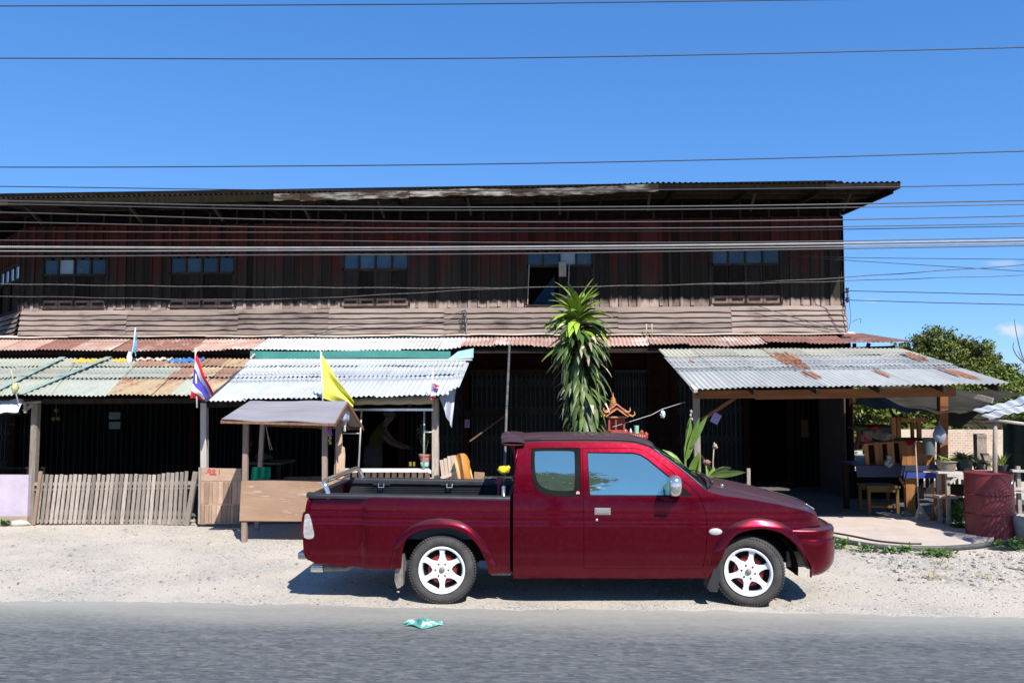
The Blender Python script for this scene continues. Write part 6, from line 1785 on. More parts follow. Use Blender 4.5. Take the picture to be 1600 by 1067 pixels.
mb = MB(); c = P(1118.5, 653.5, 12.5); r_ = R(-28)
def rot2(x, z): return Vector((c.x + x * math.cos(r_) - z * math.sin(r_), 12.5, c.z + x * math.sin(r_) + z * math.cos(r_)))
mb.prism([rot2(-.06, -.075), rot2(.06, -.075), rot2(.06, .075), rot2(-.06, .075)], (0, .005, 0)); o = mb.build('paper_note', VIO); tag(o, 'tilted violet paper nailed under the orange brace', 'paper note')
a = P(726, 668, 17.87); b_ = P(734, 655, 17.87); mb = MB(); mb.box((a.x, 17.87, a.z), (b_.x, 17.88, b_.z)); o = mb.build('paper_note', VIO); tag(o, 'violet paper on the door post above the leaning planks', 'paper note')
tb_ = thing('table', 'dim wooden table behind the stall', 'table', tuple(P(412, 760, 13.6)))
mb = MB(); a = P(384, 722, 13.4); b_ = P(443, 719, 13.4); mb.box((a.x, 13.3, a.z - .03), (b_.x, 14.0, a.z)); mb.build('tabletop', pm('dull_brown_wood', (0.12, 0.09, 0.06), (0.08, 0.06, 0.04), 5, rough=.8), tb_)
for (xx, yy) in ((a.x + .05, 13.35), (b_.x - .05, 13.35), (a.x + .05, 13.95), (b_.x - .05, 13.95)): mb = MB(); mb.box((xx - .025, yy - .025, .04), (xx + .025, yy + .025, a.z - .031)); mb.build('leg', WOODD, tb_)
mb = MB(); mb.blob(P(412, 714, 13.5), (.14, .12, .07), 4); o = mb.build('covered_basket', pm('dark_basket', (0.06, 0.05, 0.04), (0.04, .035, .03), 8, rough=.9), smooth=True); tag(o, 'dark rounded basket on the table behind the stall', 'basket')

# person in the shade
def skin_chain(verts, edges, name, mat, parent=None, lvl=2):
    me = bpy.data.meshes.new(name); me.from_pydata([v[0] for v in verts], edges, [])
    me.materials.append(mat); o = bpy.data.objects.new(name, me); col.objects.link(o)
    if parent: o.parent = parent
    sk = o.modifiers.new('skin', 'SKIN'); sk.use_smooth_shade = True
    for i, v in enumerate(verts):
        r = v[1] if isinstance(v[1], tuple) else (v[1], v[1]); me.skin_vertices[0].data[i].radius = r
    me.skin_vertices[0].data[0].use_root = True
    sb = o.modifiers.new('sub', 'SUBSURF'); sb.levels = lvl; sb.render_levels = lvl
    return o
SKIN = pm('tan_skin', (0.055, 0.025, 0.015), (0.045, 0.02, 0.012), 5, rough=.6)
pc = P(583, 720, 14.3)
pr = thing('person', 'person in yellow shirt and grey apron bending forward in the shade behind the fence', 'person', (pc.x, 14.3, .045))
V = [((0, 0, .86), (.13, .11)), ((.02, 0, 1.02), (.125, .10)), ((.06, 0, 1.20), (.14, .105)), ((.12, 0, 1.36), (.12, .09)), ((.20, 0, 1.44), (.05, .05)), ((.25, -.01, 1.50), (.055, .06)), ((.29, -.01, 1.58), (.085, .095)), ((.31, -.01, 1.66), (.06, .07)),
     ((.16, -.17, 1.34), .055), ((.32, -.22, 1.14), .042), ((.52, -.20, 1.06), .032), ((.58, -.2, 1.05), (.03, .018)),
     ((.14, .17, 1.34), .055), ((.30, .22, 1.14), .042), ((.52, .16, 1.05), .032), ((.58, .15, 1.04), (.03, .018)),
     ((0, -.09, .80), .085), ((.03, -.10, .44), .06), ((.0, -.10, .08), .04), ((.12, -.11, .035), .035),
     ((0, .09, .80), .085), ((.0, .10, .44), .06), ((-.03, .10, .08), .04), ((.09, .11, .035), .035)]
E = [(0, 1), (1, 2), (2, 3), (3, 4), (4, 5), (5, 6), (6, 7), (3, 8), (8, 9), (9, 10), (10, 11), (3, 12), (12, 13), (13, 14), (14, 15), (0, 16), (16, 17), (17, 18), (18, 19), (0, 20), (20, 21), (21, 22), (22, 23)]
# fingers on each hand
for hand, sy in ((11, -1), (15, 1)):
    hx_, hy_, hz_ = V[hand][0]
    for f_ in range(4):
        i0 = len(V); dy = (f_ - 1.5) * .018; ln_ = (.065, .075, .07, .055)[f_]
        V.append(((hx_ + .03, hy_ + dy, hz_), .009)); V.append(((hx_ + .03 + ln_ * .6, hy_ + dy * 1.1, hz_ - .012), .008)); V.append(((hx_ + .03 + ln_, hy_ + dy * 1.1, hz_ - .035), .007)); E += [(hand, i0), (i0, i0 + 1), (i0 + 1, i0 + 2)]
    i0 = len(V); V.append(((hx_ + .0, hy_ - sy * .04, hz_ - .01), .010)); V.append(((hx_ + .03, hy_ - sy * .055, hz_ - .025), .008)); E += [(hand, i0), (i0, i0 + 1)]
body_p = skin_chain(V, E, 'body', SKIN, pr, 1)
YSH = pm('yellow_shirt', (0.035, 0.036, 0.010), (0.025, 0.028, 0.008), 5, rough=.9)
V2 = [((0, 0, .92), (.155, .135)), ((.02, 0, 1.04), (.15, .125)), ((.06, 0, 1.20), (.165, .13)), ((.12, 0, 1.36), (.145, .115)), ((.17, 0, 1.42), (.07, .07)), ((.165, -.19, 1.33), .07), ((.25, -.215, 1.22), .06), ((.145, .19, 1.33), .07), ((.23, .215, 1.22), .06)]
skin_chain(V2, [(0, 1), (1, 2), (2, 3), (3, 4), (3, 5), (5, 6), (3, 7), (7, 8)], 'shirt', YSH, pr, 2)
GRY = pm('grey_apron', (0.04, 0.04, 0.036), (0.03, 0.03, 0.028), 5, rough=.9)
V3 = [((.01, 0, 1.12), (.172, .15)), ((0, 0, .98), (.185, .17)), ((0, 0, .82), (.19, .18)), ((-.01, 0, .62), (.20, .19))]
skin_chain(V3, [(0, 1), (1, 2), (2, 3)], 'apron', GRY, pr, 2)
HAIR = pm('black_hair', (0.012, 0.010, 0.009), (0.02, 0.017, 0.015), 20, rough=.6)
mb = MB(); mb.blob((pc.x + .275, 14.29, 1.675), (.105, .105, .10), 2, 16, 10, .03); mb.build('hair', HAIR, pr, smooth=True)
mb = MB(); mb.blob((pc.x + .395, 14.29, 1.635), (.018, .014, .022), 2, 8, 6, 0); mb.build('nose', SKIN, pr, smooth=True)
for sy in (-1, 1): mb = MB(); mb.blob((pc.x + .378, 14.29 + sy * .032, 1.66), (.009, .014, .008), 2, 8, 6, 0); mb.build('eye', HAIR, pr, smooth=True)
mb = MB(); mb.blob((pc.x + .375, 14.29, 1.60), (.012, .025, .007), 2, 8, 6, 0); mb.build('mouth', pm('lips', (0.2, 0.06, 0.05), None, rough=.6), pr, smooth=True)

# pots and plants helpers
LEAFG = pm('leaf_green', (0.10, 0.20, 0.035), (0.06, 0.13, 0.025), 6, rough=.5, rnd=.9, spec=.4)
LEAFL = pm('leaf_light_green', (0.26, 0.36, 0.06), (0.17, 0.27, 0.045), 6, rough=.5, rnd=.7)
TERRA = pm('terracotta', (0.45, 0.18, 0.12), (0.36, 0.14, 0.09), 6, rough=.85)
SOIL = pm('soil', (0.05, 0.035, 0.025), (0.03, 0.02, 0.015), 10, rough=1)
def leaf_strip(mb, p, d, L, w_, droop=.3, seg=5, fold=.25, tone=.5, up=Vector((0, 0, 1)), tw=0.0):
    """curved tapering leaf starting at p in direction d"""
    d = Vector(d).normalized(); side = d.cross(up)
    if side.length < .05: side = Vector((1, 0, 0))
    side.normalize(); n0 = len(mb.v); q = Vector(p); dd = d.copy(); mb.t = tone
    for i in range(seg + 1):
        s_ = i / seg; ww_ = w_ * (math.sin(math.pi * min(1, (s_ * .92 + .08)) ** .75) ** .8 if i < seg else 0.02)
        nrm = side.cross(dd).normalized(); sd = side * math.cos(tw * s_) + nrm * math.sin(tw * s_)
        mb.v += [q - sd * ww_ / 2 + nrm * fold * ww_ / 2, q.copy(), q + sd * ww_ / 2 + nrm * fold * ww_ / 2]
        dd = (dd + Vector((0, 0, -droop / seg * (0.5 + s_)))).normalized(); q = q + dd * (L / seg)
    for i in range(seg):
        a = n0 + 3 * i
        mb.face((a, a + 1, a + 4, a + 3)); mb.face((a + 1, a + 2, a + 5, a + 4))
def pot_plant(name, lab, base, r, h, potm, leafm, nleaf, L, w_, spread=1.0, seed=1, rim2=None, box=False, upb=.8):
    t = thing(name, lab, 'potted plant', tuple(base)); base = Vector(base); rnd = random.Random(seed)
    mb = MB(); prof = [(0.0, 0), (r * .68, 0), (r * .72, .01), (r * .95, h * .86), (r * 1.06, h * .87), (r * 1.06, h), (r * .94, h), (r * .9, h * .9), (0, h * .9)]
    mb.lathe(prof, tuple(base), 'z', 24 if not box else 4); mb.build('pot', potm, t, smooth=not box, auto=40)
    if rim2: mb = MB(); mb.lathe([(r * .70, 0), (r * .735, .0), (r * .80, h * .38), (r * .75, h * .38)], tuple(base + Vector((0, 0, .001))), 'z', 24); mb.build('painted_band', rim2, t, smooth=True)
    mb = MB()
    for k in range(nleaf):
        a = rnd.uniform(0, 6.28); el = rnd.uniform(.2, 1.2) * upb
        d = Vector((math.cos(a) * spread, math.sin(a) * spread, el)); p = base + Vector((rnd.uniform(-.4, .4) * r, rnd.uniform(-.4, .4) * r, h * .9))
        leaf_strip(mb, p, d, L * rnd.uniform(.6, 1.1), w_ * rnd.uniform(.7, 1.2), rnd.uniform(.3, 1.4), 4, .3, rnd.random())
    mb.build('leaves', leafm, t, smooth=True)
    return t
pt1 = thing('potted_plant', 'leggy plant in a terracotta pot with turquoise band on the white ledge', 'potted plant', tuple(P(665, 733, 12.75)))
bs = P(664, 727.5, 12.72); bs = Vector((bs.x, 12.75, P(664, 729, 12.72).z)); r = .095; h = .19
mb = MB(); mb.lathe([(0.0, 0), (r * .68, 0), (r * .95, h * .86), (r * 1.1, h * .87), (r * 1.1, h), (r * .94, h), (0, h * .9)], tuple(bs), 'z', 28); mb.build('pot', TERRA, pt1, smooth=True, auto=40)
mb = MB(); mb.lathe([(r * .69, 0), (r * .80, h * .36), (r * .75, h * .36)], tuple(bs + Vector((0, 0, .001))), 'z', 28); mb.build('painted_band', pm('turquoise', (0.2, 0.52, 0.48), None, rough=.7), pt1, smooth=True)
mb = MB(); rnd = random.Random(3)
for k in range(7):
    a = rnd.uniform(0, 6.28); top = bs + Vector((math.cos(a) * .12, math.sin(a) * .08, h + rnd.uniform(.25, .45))); mid = bs.lerp(top, .5) + Vector((0, 0, .08)); mb.tube([bs + Vector((0, 0, h * .9)), mid, top], .004, 5)
    for j in range(16):
        p = mid.lerp(top, rnd.random()); leaf_strip(mb, p, (rnd.uniform(-1, 1), rnd.uniform(-1, 1), rnd.uniform(-.2, .6)), rnd.uniform(.05, .09), .03, .5, 3, .2, rnd.random())
mb.build('stems_and_leaves', pm('dim_leaf', (0.07, 0.12, 0.04), (0.05, 0.08, 0.03), 6, rough=.6, rnd=.8), pt1, smooth=True)
for k, (px, lab) in enumerate(((641, 'left of two small yellow cans on the white ledge'), (647, 'right of two small yellow cans on the white ledge'))):
    q = P(px, 729, 12.8); mb = MB(); mb.lathe([(0, 0), (.022, 0), (.022, .065), (0, .065)], (q.x, 12.8, bs.z - .0), 'z', 14); o = mb.build('can', pm('yellow_can', (0.30, 0.24, 0.02), (.1, .12, .03), 9, rough=.5), smooth=True, auto=40); tag(o, lab, 'can', 'cans on the white ledge')

# ---- things in and on the truck bed
cap_t = thing('yellow_cap_on_post', 'yellow cloth cap stuck on a short chrome post standing in the truck bed', 'cap on post', (0, 0, 0))
def TW(px, py, y):
    x, z = Tr(px, py, y); return ORI + t_ax * x + t_ay * y + Vector((0, 0, z))
q0 = TW(786.5, 778, -.6); q0.z = .64; q1 = TW(787, 735, -.6); cap_t.location = q0
mb = MB(); mb.tube([q0, q0.lerp(q1, .75)], .018, 12); mb.build('chrome_post', CHR, cap_t, smooth=True)
mb = MB(); mb.tube([q0.lerp(q1, .75), q1], .009, 8); mb.build('dark_tip', BLK, cap_t, smooth=True)
mb = MB(); mb.blob(q1 + Vector((0, 0, .005)), (.060, .055, .040), 5, 18, 12, .10); mb.blob(q1 + Vector((.045, 0, .028)), (.025, .03, .022), 7, 10, 8, .1); mb.build('cap', pm('yellow_cloth', (0.66, 0.52, 0.05), (0.55, 0.42, 0.03), 9, rough=.8), cap_t, smooth=True)
q = TW(779, 748.5, .0); mb = MB(); mb.hexa([q + Vector(v) for v in ((-.04, -.02, -.04), (.03, -.02, -.045), (.03, .02, -.045), (-.04, .02, -.04), (-.015, -.02, .025), (.045, -.02, .02), (.045, .02, .02), (-.015, .02, .025))]); mb.box((q.x - .012, q.y - .012, .66), (q.x + .012, q.y + .012, q.z - .03))
o = mb.build('red_handle', pm('red_plastic', (0.55, 0.05, 0.08), (0.45, 0.04, 0.06), 4, rough=.4)); tag(o, 'red plastic handle sticking up behind the front wall of the truck bed', 'handle'); o.name = 'red_tool'

# green rag on the road
mb = MB(); c = G(660, 980)
def rag(u, v):
    x = lerp(-.145, .145, u); y = lerp(-.075, .10, v); h = .045 * math.exp(-((x - .02) / .09) ** 2) * math.sin(v * 3.0) + .014 * math.sin(u * 17 + v * 5) * math.sin(v * 3.14) + .010 * math.sin(v * 13 + u * 7)
    e = 1 - .5 * abs(2 * u - 1) ** 3
    return (c.x + x + .03 * math.sin(v * 5), c.y + y * e + .03 * math.sin(u * 8), .020 + max(0, h) + .004)
mb.grid(rag, 40, 20); o = solid(mb.build('rag', pm('green_white_rag', (0.05, 0.24, 0.19), (0.13, 0.40, 0.33), 10, rough=.9, c3=(0.60, 0.70, 0.68), s3=9, t3=.55, w3=.05), smooth=True), .003); tag(o, 'crumpled green and white rag lying on the asphalt', 'rag')
# =====================  DRACAENA, CANNA, SPIRIT HOUSE  =====================
dr = thing('dracaena', 'tall leafy dracaena with drooping strap leaves and bright crown behind the cab', 'plant', tuple(Vector((P(912, 700, 11.0).x, 11.0, 0))))
trk = [Vector((P(915, 700, 11.0).x, 11.0, 0.02)), P(914, 690, 11.0), P(910, 600, 11.0), P(903, 520, 11.0), P(902, 488, 11.0)]
mb = MB(); mb.tube(trk, [.05, .05, .045, .04, .03], 10); mb.build('trunk', pm('grey_bark', (0.22, 0.18, 0.14), (0.14, 0.11, 0.09), 12, rough=.95, bump=.4), dr, smooth=True)
DL = [pm('dracaena_dark', (0.060, 0.105, 0.020), (0.035, 0.070, 0.014), 4, rough=.42, rnd=.8, spec=.45), pm('dracaena_bright', (0.24, 0.34, 0.028), (0.15, 0.25, 0.022), 4, rough=.42, rnd=.7, spec=.45),
      pm('dry_leaf_tip', (0.55, 0.48, 0.38), (0.38, 0.28, 0.2), 5, rough=.85, rnd=.6), pm('dracaena_grey_green', (0.11, 0.15, 0.042), (0.055, 0.09, 0.024), 4, rough=.5, rnd=.7)]
mb = MB(); rnd = random.Random(11)
def trunk_pt(py):
    return P(interp([488, 520, 600, 690], [902, 903, 910, 914], py), py, 11.0)
def hang_leaf(p, az, el, L, w_, curl, tip=False, mi=0, seg=8):
    d = Vector((math.cos(az) * math.cos(el), math.sin(az) * math.cos(el), math.sin(el))); side = Vector((-math.sin(az), math.cos(az), 0)); q = Vector(p); n0 = len(mb.v)
    mb.t = rnd.random(); k = 0; tw = rnd.uniform(-.5, .5)
    ang = el
    for i in range(seg + 1):
        s_ = i / seg; ww_ = w_ * (min(1, .45 + s_ * 2.2) if s_ < .3 else (1 - ((s_ - .3) / .7) ** 2.6)) ; ww_ = max(ww_, .004)
        dd = Vector((math.cos(az) * math.cos(ang), math.sin(az) * math.cos(ang), math.sin(ang))); nrm = side.cross(dd).normalized()
        sd = side * math.cos(tw * s_) + nrm * math.sin(tw * s_)
        mb.v += [q - sd * ww_ / 2 + nrm * ww_ * .16, q.copy(), q + sd * ww_ / 2 + nrm * ww_ * .16]
        q = q + dd * (L / seg); ang = max(-1.52, ang - curl / seg * (1.4 - .5 * s_))
    for i in range(seg):
        mb.m = 2 if (tip and i >= seg - 2) else mi
        a = n0 + 3 * i; mb.face((a, a + 1, a + 4, a + 3)); mb.face((a + 1, a + 2, a + 5, a + 4))
    mb.m = 0
for k in range(64):       # bright crown
    t_ = k / 63; py = lerp(489, 512, t_); az = rnd.uniform(0, 6.28); el = lerp(1.45, .45, t_ ** .8) + rnd.uniform(-.15, .15)
    hang_leaf(trunk_pt(py), az, el, rnd.uniform(.44, .58), rnd.uniform(.085, .105), rnd.uniform(.6, 1.3) + (.5 if t_ > .5 else 0), False, 1 if rnd.random() < .8 else 3)
for k in range(90):       # second tier
    t_ = k / 89; py = lerp(510, 545, t_); az = rnd.uniform(0, 6.28); el = lerp(.55, .1, t_) + rnd.uniform(-.2, .2)
    hang_leaf(trunk_pt(py), az, el, rnd.uniform(.46, .62), rnd.uniform(.08, .10), rnd.uniform(.9, 1.7), rnd.random() < .14, rnd.choice((0, 0, 3, 1)))
for k in range(270):      # hanging skirt
    t_ = k / 269; py = lerp(548, 668, t_); az = rnd.uniform(0, 6.28); el = rnd.uniform(-.35, .25)
    hang_leaf(trunk_pt(py), az, el, rnd.uniform(.34, .60), rnd.uniform(.06, .10), rnd.uniform(.9, 2.6), rnd.random() < .24, rnd.choice((3, 0, 3)) if rnd.random() < .85 else 0)
mb.build('leaves', DL, dr, smooth=True)

# canna-like plants in front of the right awning post
def broad_leaf(mb, p, az, el, L, w_, curl, seg=8, fold=.22, tw=0.0, tone=.5):
    side = Vector((-math.sin(az), math.cos(az), 0)); q = Vector(p); n0 = len(mb.v); ang = el; mb.t = tone
    for i in range(seg + 1):
        s_ = i / seg; ww_ = w_ * max(.03, math.sin(math.pi * (s_ ** .8)) ** .7)
        dd = Vector((math.cos(az) * math.cos(ang), math.sin(az) * math.cos(ang), math.sin(ang))); nrm = side.cross(dd).normalized(); sd = side * math.cos(tw) + nrm * math.sin(tw)
        mb.v += [q - sd * ww_ / 2 + nrm * ww_ * fold, q.copy(), q + sd * ww_ / 2 + nrm * ww_ * fold]; q = q + dd * (L / seg); ang -= curl / seg
    for i in range(seg):
        a = n0 + 3 * i; mb.face((a, a + 1, a + 4, a + 3)); mb.face((a + 1, a + 2, a + 5, a + 4))
CAN = pm('canna_green', (0.15, 0.24, 0.04), (0.09, 0.165, 0.028), 5, rough=.4, rnd=.6)
cn = thing('canna_plant', 'tall green canna with upright leaves beside the grey awning post', 'plant', (P(1070, 760, 11.2).x, 11.2, 0))
base = Vector((P(1072, 760, 11.2).x, 11.2, 0.01)); top = P(1078, 662, 11.2)
mb = MB(); mb.tube([base, P(1071, 735, 11.2), P(1070, 700, 11.2), top, P(1080, 640, 11.2)], [.020, .018, .015, .008, .004], 8); mb.build('stem', CAN, cn, smooth=True)
mb = MB()
for (px, py, az, el, L, w_, cu, tw) in ((1070, 722, .1, 1.35, .62, .13, .25, .9), (1068, 735, 3.0, 1.25, .78, .085, 2.6, 1.0), (1078, 700, .25, 1.25, .50, .10, .5, -.6), (1075, 745, .0, 1.3, .36, .20, .4, .9),
                                    (1068, 752, 3.1, 1.1, .34, .15, .8, .9), (1086, 752, .4, 1.4, .34, .13, .2, .7), (1075, 700, 1.2, 1.4, .42, .10, .3, .3)):
    broad_leaf(mb, P(px, py, 11.2), az, el, L, w_, cu, tw=tw, tone=random.random())
solid(mb.build('leaves', CAN, cn, smooth=True), .002)
mb = MB(); 
for (xx, yy) in ((1080, 643), (1079, 649), (1081, 655)): mb.blob(P(xx, yy, 11.2), (.016, .016, .022), int(xx), 8, 6, .3)
mb.build('seed_head', pm('pale_seed', (0.55, 0.5, 0.42), (.3, .25, .2), 20, rough=.9), cn, smooth=True)
cn2 = thing('canna_plant', 'low canna with long leaves stretching right behind the bonnet', 'plant', (P(1108, 760, 11.3).x, 11.3, 0))
mb = MB(); mb.tube([Vector((P(1105, 760, 11.3).x, 11.3, 0.01)), P(1106, 755, 11.3), P(1103, 725, 11.3)], [.02, .018, .01], 8); mb.build('stem', CAN, cn2, smooth=True)
mb = MB()
for (px, py, az, el, L, w_, cu, tw) in ((1108, 745, .12, .85, .34, .13, 1.1, .9), (1112, 742, -.1, .25, .44, .10, .35, 1.1), (1098, 750, 2.6, 1.2, .24, .10, .8, .5), (1100, 755, .3, 1.4, .2, .13, .4, .9), (1107, 748, 1.0, .9, .25, .1, .7, .2), (1092, 757, 2.9, .9, .18, .10, .5, .9)):
    broad_leaf(mb, P(px, py, 11.3), az, el, L, w_, cu, tw=tw, tone=random.random())
solid(mb.build('leaves', CAN, cn2, smooth=True), .002)
mb = MB(); mb.blob(P(1104, 722, 11.3), (.05, .04, .03), 9, 10, 6, .4); mb.build('withered_flower', pm('withered_pink', (0.35, 0.2, 0.15), (.2, .12, .1), 20, rough=.9), cn2, smooth=True)
DRY = pm('dry_stalk', (0.42, 0.36, 0.28), (0.3, 0.25, 0.19), 12, rough=.9)
mb = MB(); mb.tube([Vector((P(1113, 760, 11.5).x, 11.5, 0)), P(1114, 720, 11.5), P(1116, 691, 11.5)], [.012, .010, .008], 6); mb.tube([P(1115.5, 702, 11.5), P(1121, 699, 11.5), P(1118, 693, 11.5)], .008, 6); mb.blob(P(1117, 697, 11.5), (.03, .03, .025), 3, 8, 6, .4)
o = mb.build('dry_stalk', DRY, smooth=True); tag(o, 'withered flower stalk standing above the low canna', 'dry stalk')
mb = MB(); mb.bar(Vector((P(1169.5, 760, 11.6).x, 11.6, 0)), P(1169.5, 731.5, 11.6), .045, .03, up=(0, 1, 0)); o = mb.build('stake', WOODG); tag(o, 'short grey wooden stake in front of the dark doorway', 'stake')
mb = MB(); mb.bar(P(1090, 705, 12.8), P(1142, 775, 12.4), .03, .10, up=(0, 1, 0)); o = mb.build('plank', WOODD); tag(o, 'dark plank leaning behind the canna plants', 'plank')

# spirit house
SR = pm('spirit_red', (0.34, 0.065, 0.04), (0.24, 0.045, 0.03), 8, rough=.5); SG = pm('spirit_gold', (0.55, 0.33, 0.10), (0.45, 0.16, 0.08), 16, rough=.4); SPK = pm('spirit_pink', (0.60, 0.22, 0.17), (0.5, 0.16, 0.12), 12, rough=.6)
def PS(px, py, dy=0): return P(px, py, 11.6 + dy)
c0 = PS(962, 676); sx = 11.6 / 1300
sh = thing('spirit_house', 'small red and gold spirit house shrine on a pedestal right of the dracaena', 'spirit house', (c0.x, 11.6, 0))
cx = c0.x; zz = lambda py: PS(962, py).z
cp = P(966, 676, 11.6).x
mb = MB(); mb.lathe([(.12, 0.0), (.16, 0.02), (.09, .12), (.075, .7), (.10, zz(692)), (.16, zz(688))], (cp, 11.6, 0), 'z', 8); mb.build('pedestal', SR, sh)
x0 = PS(926, 680).x; x1 = PS(1006, 680).x
mb = MB(); mb.box((x0, 11.28, zz(682)), (x1, 11.92, zz(676))); mb.box((x0 + .04, 11.31, zz(689)), (x1 - .04, 11.89, zz(682.1))); mb.build('platform', SR, sh)
mb = MB(); n = 22
for k in range(n):
    x = lerp(x0 + .02, x1 - .02, k / (n - 1)); mb.lathe([(.010, zz(682)), (.014, zz(680)), (.010, zz(677))], (x, 11.27, 0), 'z', 6)
mb.build('balustrade', SPK, sh)
for x in (x0, x1): 
    for y in (11.28, 11.92): mb = MB(); mb.lathe([(.0, zz(684)), (.028, zz(683)), (.022, zz(679)), (.030, zz(676)), (.018, zz(674)), (0, zz(672.5))], (x, y, 0), 'z', 10); mb.build('corner_post', SR, sh, smooth=True)
hx0 = PS(951, 660).x; hx1 = PS(974, 660).x
mb = MB(); mb.box((hx0 - .05, 11.42, zz(675.9)), (hx1 + .05, 11.78, zz(671))); mb.build('plinth', SR, sh)
for x in (hx0, (hx0 * .55 + hx1 * .45), hx1):
    for y in (11.45, 11.74): mb = MB(); mb.box((x - .012, y - .012, zz(671)), (x + .012, y + .012, zz(651))); mb.build('column', SR, sh)
mb = MB(); mb.box((hx0, 11.58, zz(671)), (hx1, 11.60, zz(651))); mb.build('inner_wall', SR, sh)
mb = MB(); mb.box((hx0 - .03, 11.41, zz(652)), (hx1 + .03, 11.78, zz(650))); mb.build('frieze', SG, sh)
hm = (hx0 + hx1) / 2
for k, (ya, yb, w0_, w1_) in enumerate(((650, 640, .21, .05), (644, 634, .15, .03))):
    mb = MB()
    for sgn in (-1, 1):
        pts = [(hm + sgn * w0_, zz(ya)), (hm + sgn * (w0_ * .55), zz(lerp(ya, yb, .45))), (hm, zz(yb - 2))]
        for i in range(2): mb.hexa([(pts[i][0], 11.38 + .03 * k, pts[i][1]), (pts[i + 1][0], 11.38 + .03 * k, pts[i + 1][1]), (pts[i + 1][0], 11.82 - .03 * k, pts[i + 1][1]), (pts[i][0], 11.82 - .03 * k, pts[i][1]),
                                   (pts[i][0], 11.38 + .03 * k, pts[i][1] + .02), (pts[i + 1][0], 11.38 + .03 * k, pts[i + 1][1] + .02), (pts[i + 1][0], 11.82 - .03 * k, pts[i + 1][1] + .02), (pts[i][0], 11.82 - .03 * k, pts[i][1] + .02)])
    mb.build('roof_tier', SR if k == 0 else SPK, sh)
    for sgn in (-1, 1):
        mb = MB(); q = Vector((hm + sgn * w0_, 11.37, zz(ya))); mb.tube([q + Vector((-sgn * .05, 0, .02)), q, q + Vector((sgn * .03, 0, .03)), q + Vector((sgn * .025, 0, .07))], [.014, .014, .010, .003], 6); mb.build('roof_finial', SG, sh, smooth=True)
mb = MB()
for sgn in (-1, 1): mb.bar((hm + sgn * .15, 11.365, zz(650)), (hm, 11.365, zz(638)), .014, .035, up=(0, 1, 0))
mb.build('gable_trim', SG, sh)
prof = [(.055, zz(640))]
for k in range(6):
    z = lerp(zz(638), zz(621), k / 6); r = lerp(.060, .022, k / 6); prof += [(r, z), (r * 1.15, z + .010), (r * .72, z + .02)]
prof += [(.008, zz(620)), (.002, zz(613))]
mb = MB(); mb.lathe(prof, (PS(958, 640).x, 11.58, 0), 'z', 12); mb.build('spire', SG, sh, smooth=True, auto=50)
q = PS(993, 670); mb = MB(); mb.lathe([(0, 0), (.030, 0), (.034, .105), (.030, .105), (.027, .01)], (q.x, 11.45, zz(676)), 'z', 16); o = mb.build('cup', pm('mint_cup', (0.22, 0.52, 0.34), (0.2, 0.46, 0.3), 5, rough=.5), smooth=True, auto=40); tag(o, 'mint green cup standing on the shrine platform', 'cup')
for k, (px, rr, lab) in enumerate(((976, .022, 'small white bowl beside the shrine columns'), (984, .018, 'small pale figurine left of the mint cup'))):
    q = PS(px, 672); mb = MB(); mb.lathe([(0, 0), (rr * .7, 0), (rr, .03), (rr * .5, .05), (rr * .45, .06 if k else .03), (0, .07 if k else .02)], (q.x, 11.44, zz(676)), 'z', 12); o = mb.build(['bowl', 'figurine'][k], WHP, smooth=True); tag(o, lab, ['bowl', 'figurine'][k])
sg_ = MB(); sg_.tube([P(957, 667, 11.35), P(996, 655, 11.6), P(1018, 648, 11.8), P(1035, 639, 12.0), P(1071, 628, 12.5)], .0032, 6); o = sg_.build('string', pm('white_string', (0.62, 0.64, 0.66), None, rough=.8), smooth=True); tag(o, 'white string stretched from the shrine to the awning post', 'string')
mb = MB(); q = P(1035.5, 638, 12.0); mb.tube([q, q + Vector((0, 0, -.035))], .005, 6); mb.blob(q + Vector((0, 0, -.085)), (.036, .03, .045), 12, 14, 10, .22); mb.tube([q + Vector((0, 0, -.03)), q + Vector((.012, 0, -.06))], [.006, .018], 6); o = mb.build('plastic_bag', pm('blue_white_bag', (0.40, 0.52, 0.58), (0.55, 0.6, 0.62), 20, rough=.3)); tag(o, 'little bluish plastic bag tied to the white string', 'bag')

# =====================  RIGHT SIDE CLUTTER  =====================
BLUP = pm('blue_painted_wood', (0.009, 0.017, 0.055), (0.010, 0.015, 0.035), 8, rough=.6, c3=(0.16, 0.17, 0.20), s3=14, t3=.64)
wt_ = thing('workbench', 'blue painted workbench with an orange leg under the rusty awning', 'workbench', (P(1405, 760, 14.0).x, 14.0, .046))
z1 = P(1400, 727, 14.0).z
xa = P(1337, 730, 14.0).x; xb = P(1470, 730, 14.0).x
mb = MB(); mb.box((xa, 13.95, z1 - .02), (xb, 14.9, z1 + .005)); mb.build('top', BLUP, wt_)
mb = MB(); q = P(1337, 745, 14.0); q2 = P(1412, 743.5, 14.0); mb.prism([(xa - .02, 13.93, z1), (xb, 13.93, z1 + .01), (xb, 13.93, z1 - .085), (q2.x, 13.93, z1 - .085), (q2.x, 13.93, z1 - .18), (xa, 13.93, z1 - .185)], (0, .02, 0)); mb.build('apron_board', BLUP, wt_)
mb = MB(); q = P(1413, 745, 13.85); mb.box((q.x, 13.86, z1 - .19), (P(1467, 745, 13.85).x, 13.88, z1 - .095)); mb.build('lower_board', pm('bright_blue_board', (0.02, 0.045, 0.26), (0.02, 0.04, 0.19), 8, rough=.5), wt_)
ORL = pm('orange_pine', (0.32, 0.14, 0.045), (0.22, 0.095, 0.03), 5, stretch=(3, 3, .5), rough=.65, rnd=.4, bump=.1)
q = P(1421, 745, 13.98); mb = MB(); mb.box((q.x - .07, 13.93 + .02, .046), (q.x + .07, 14.05, z1 - .19)); mb.build('leg', ORL, wt_)
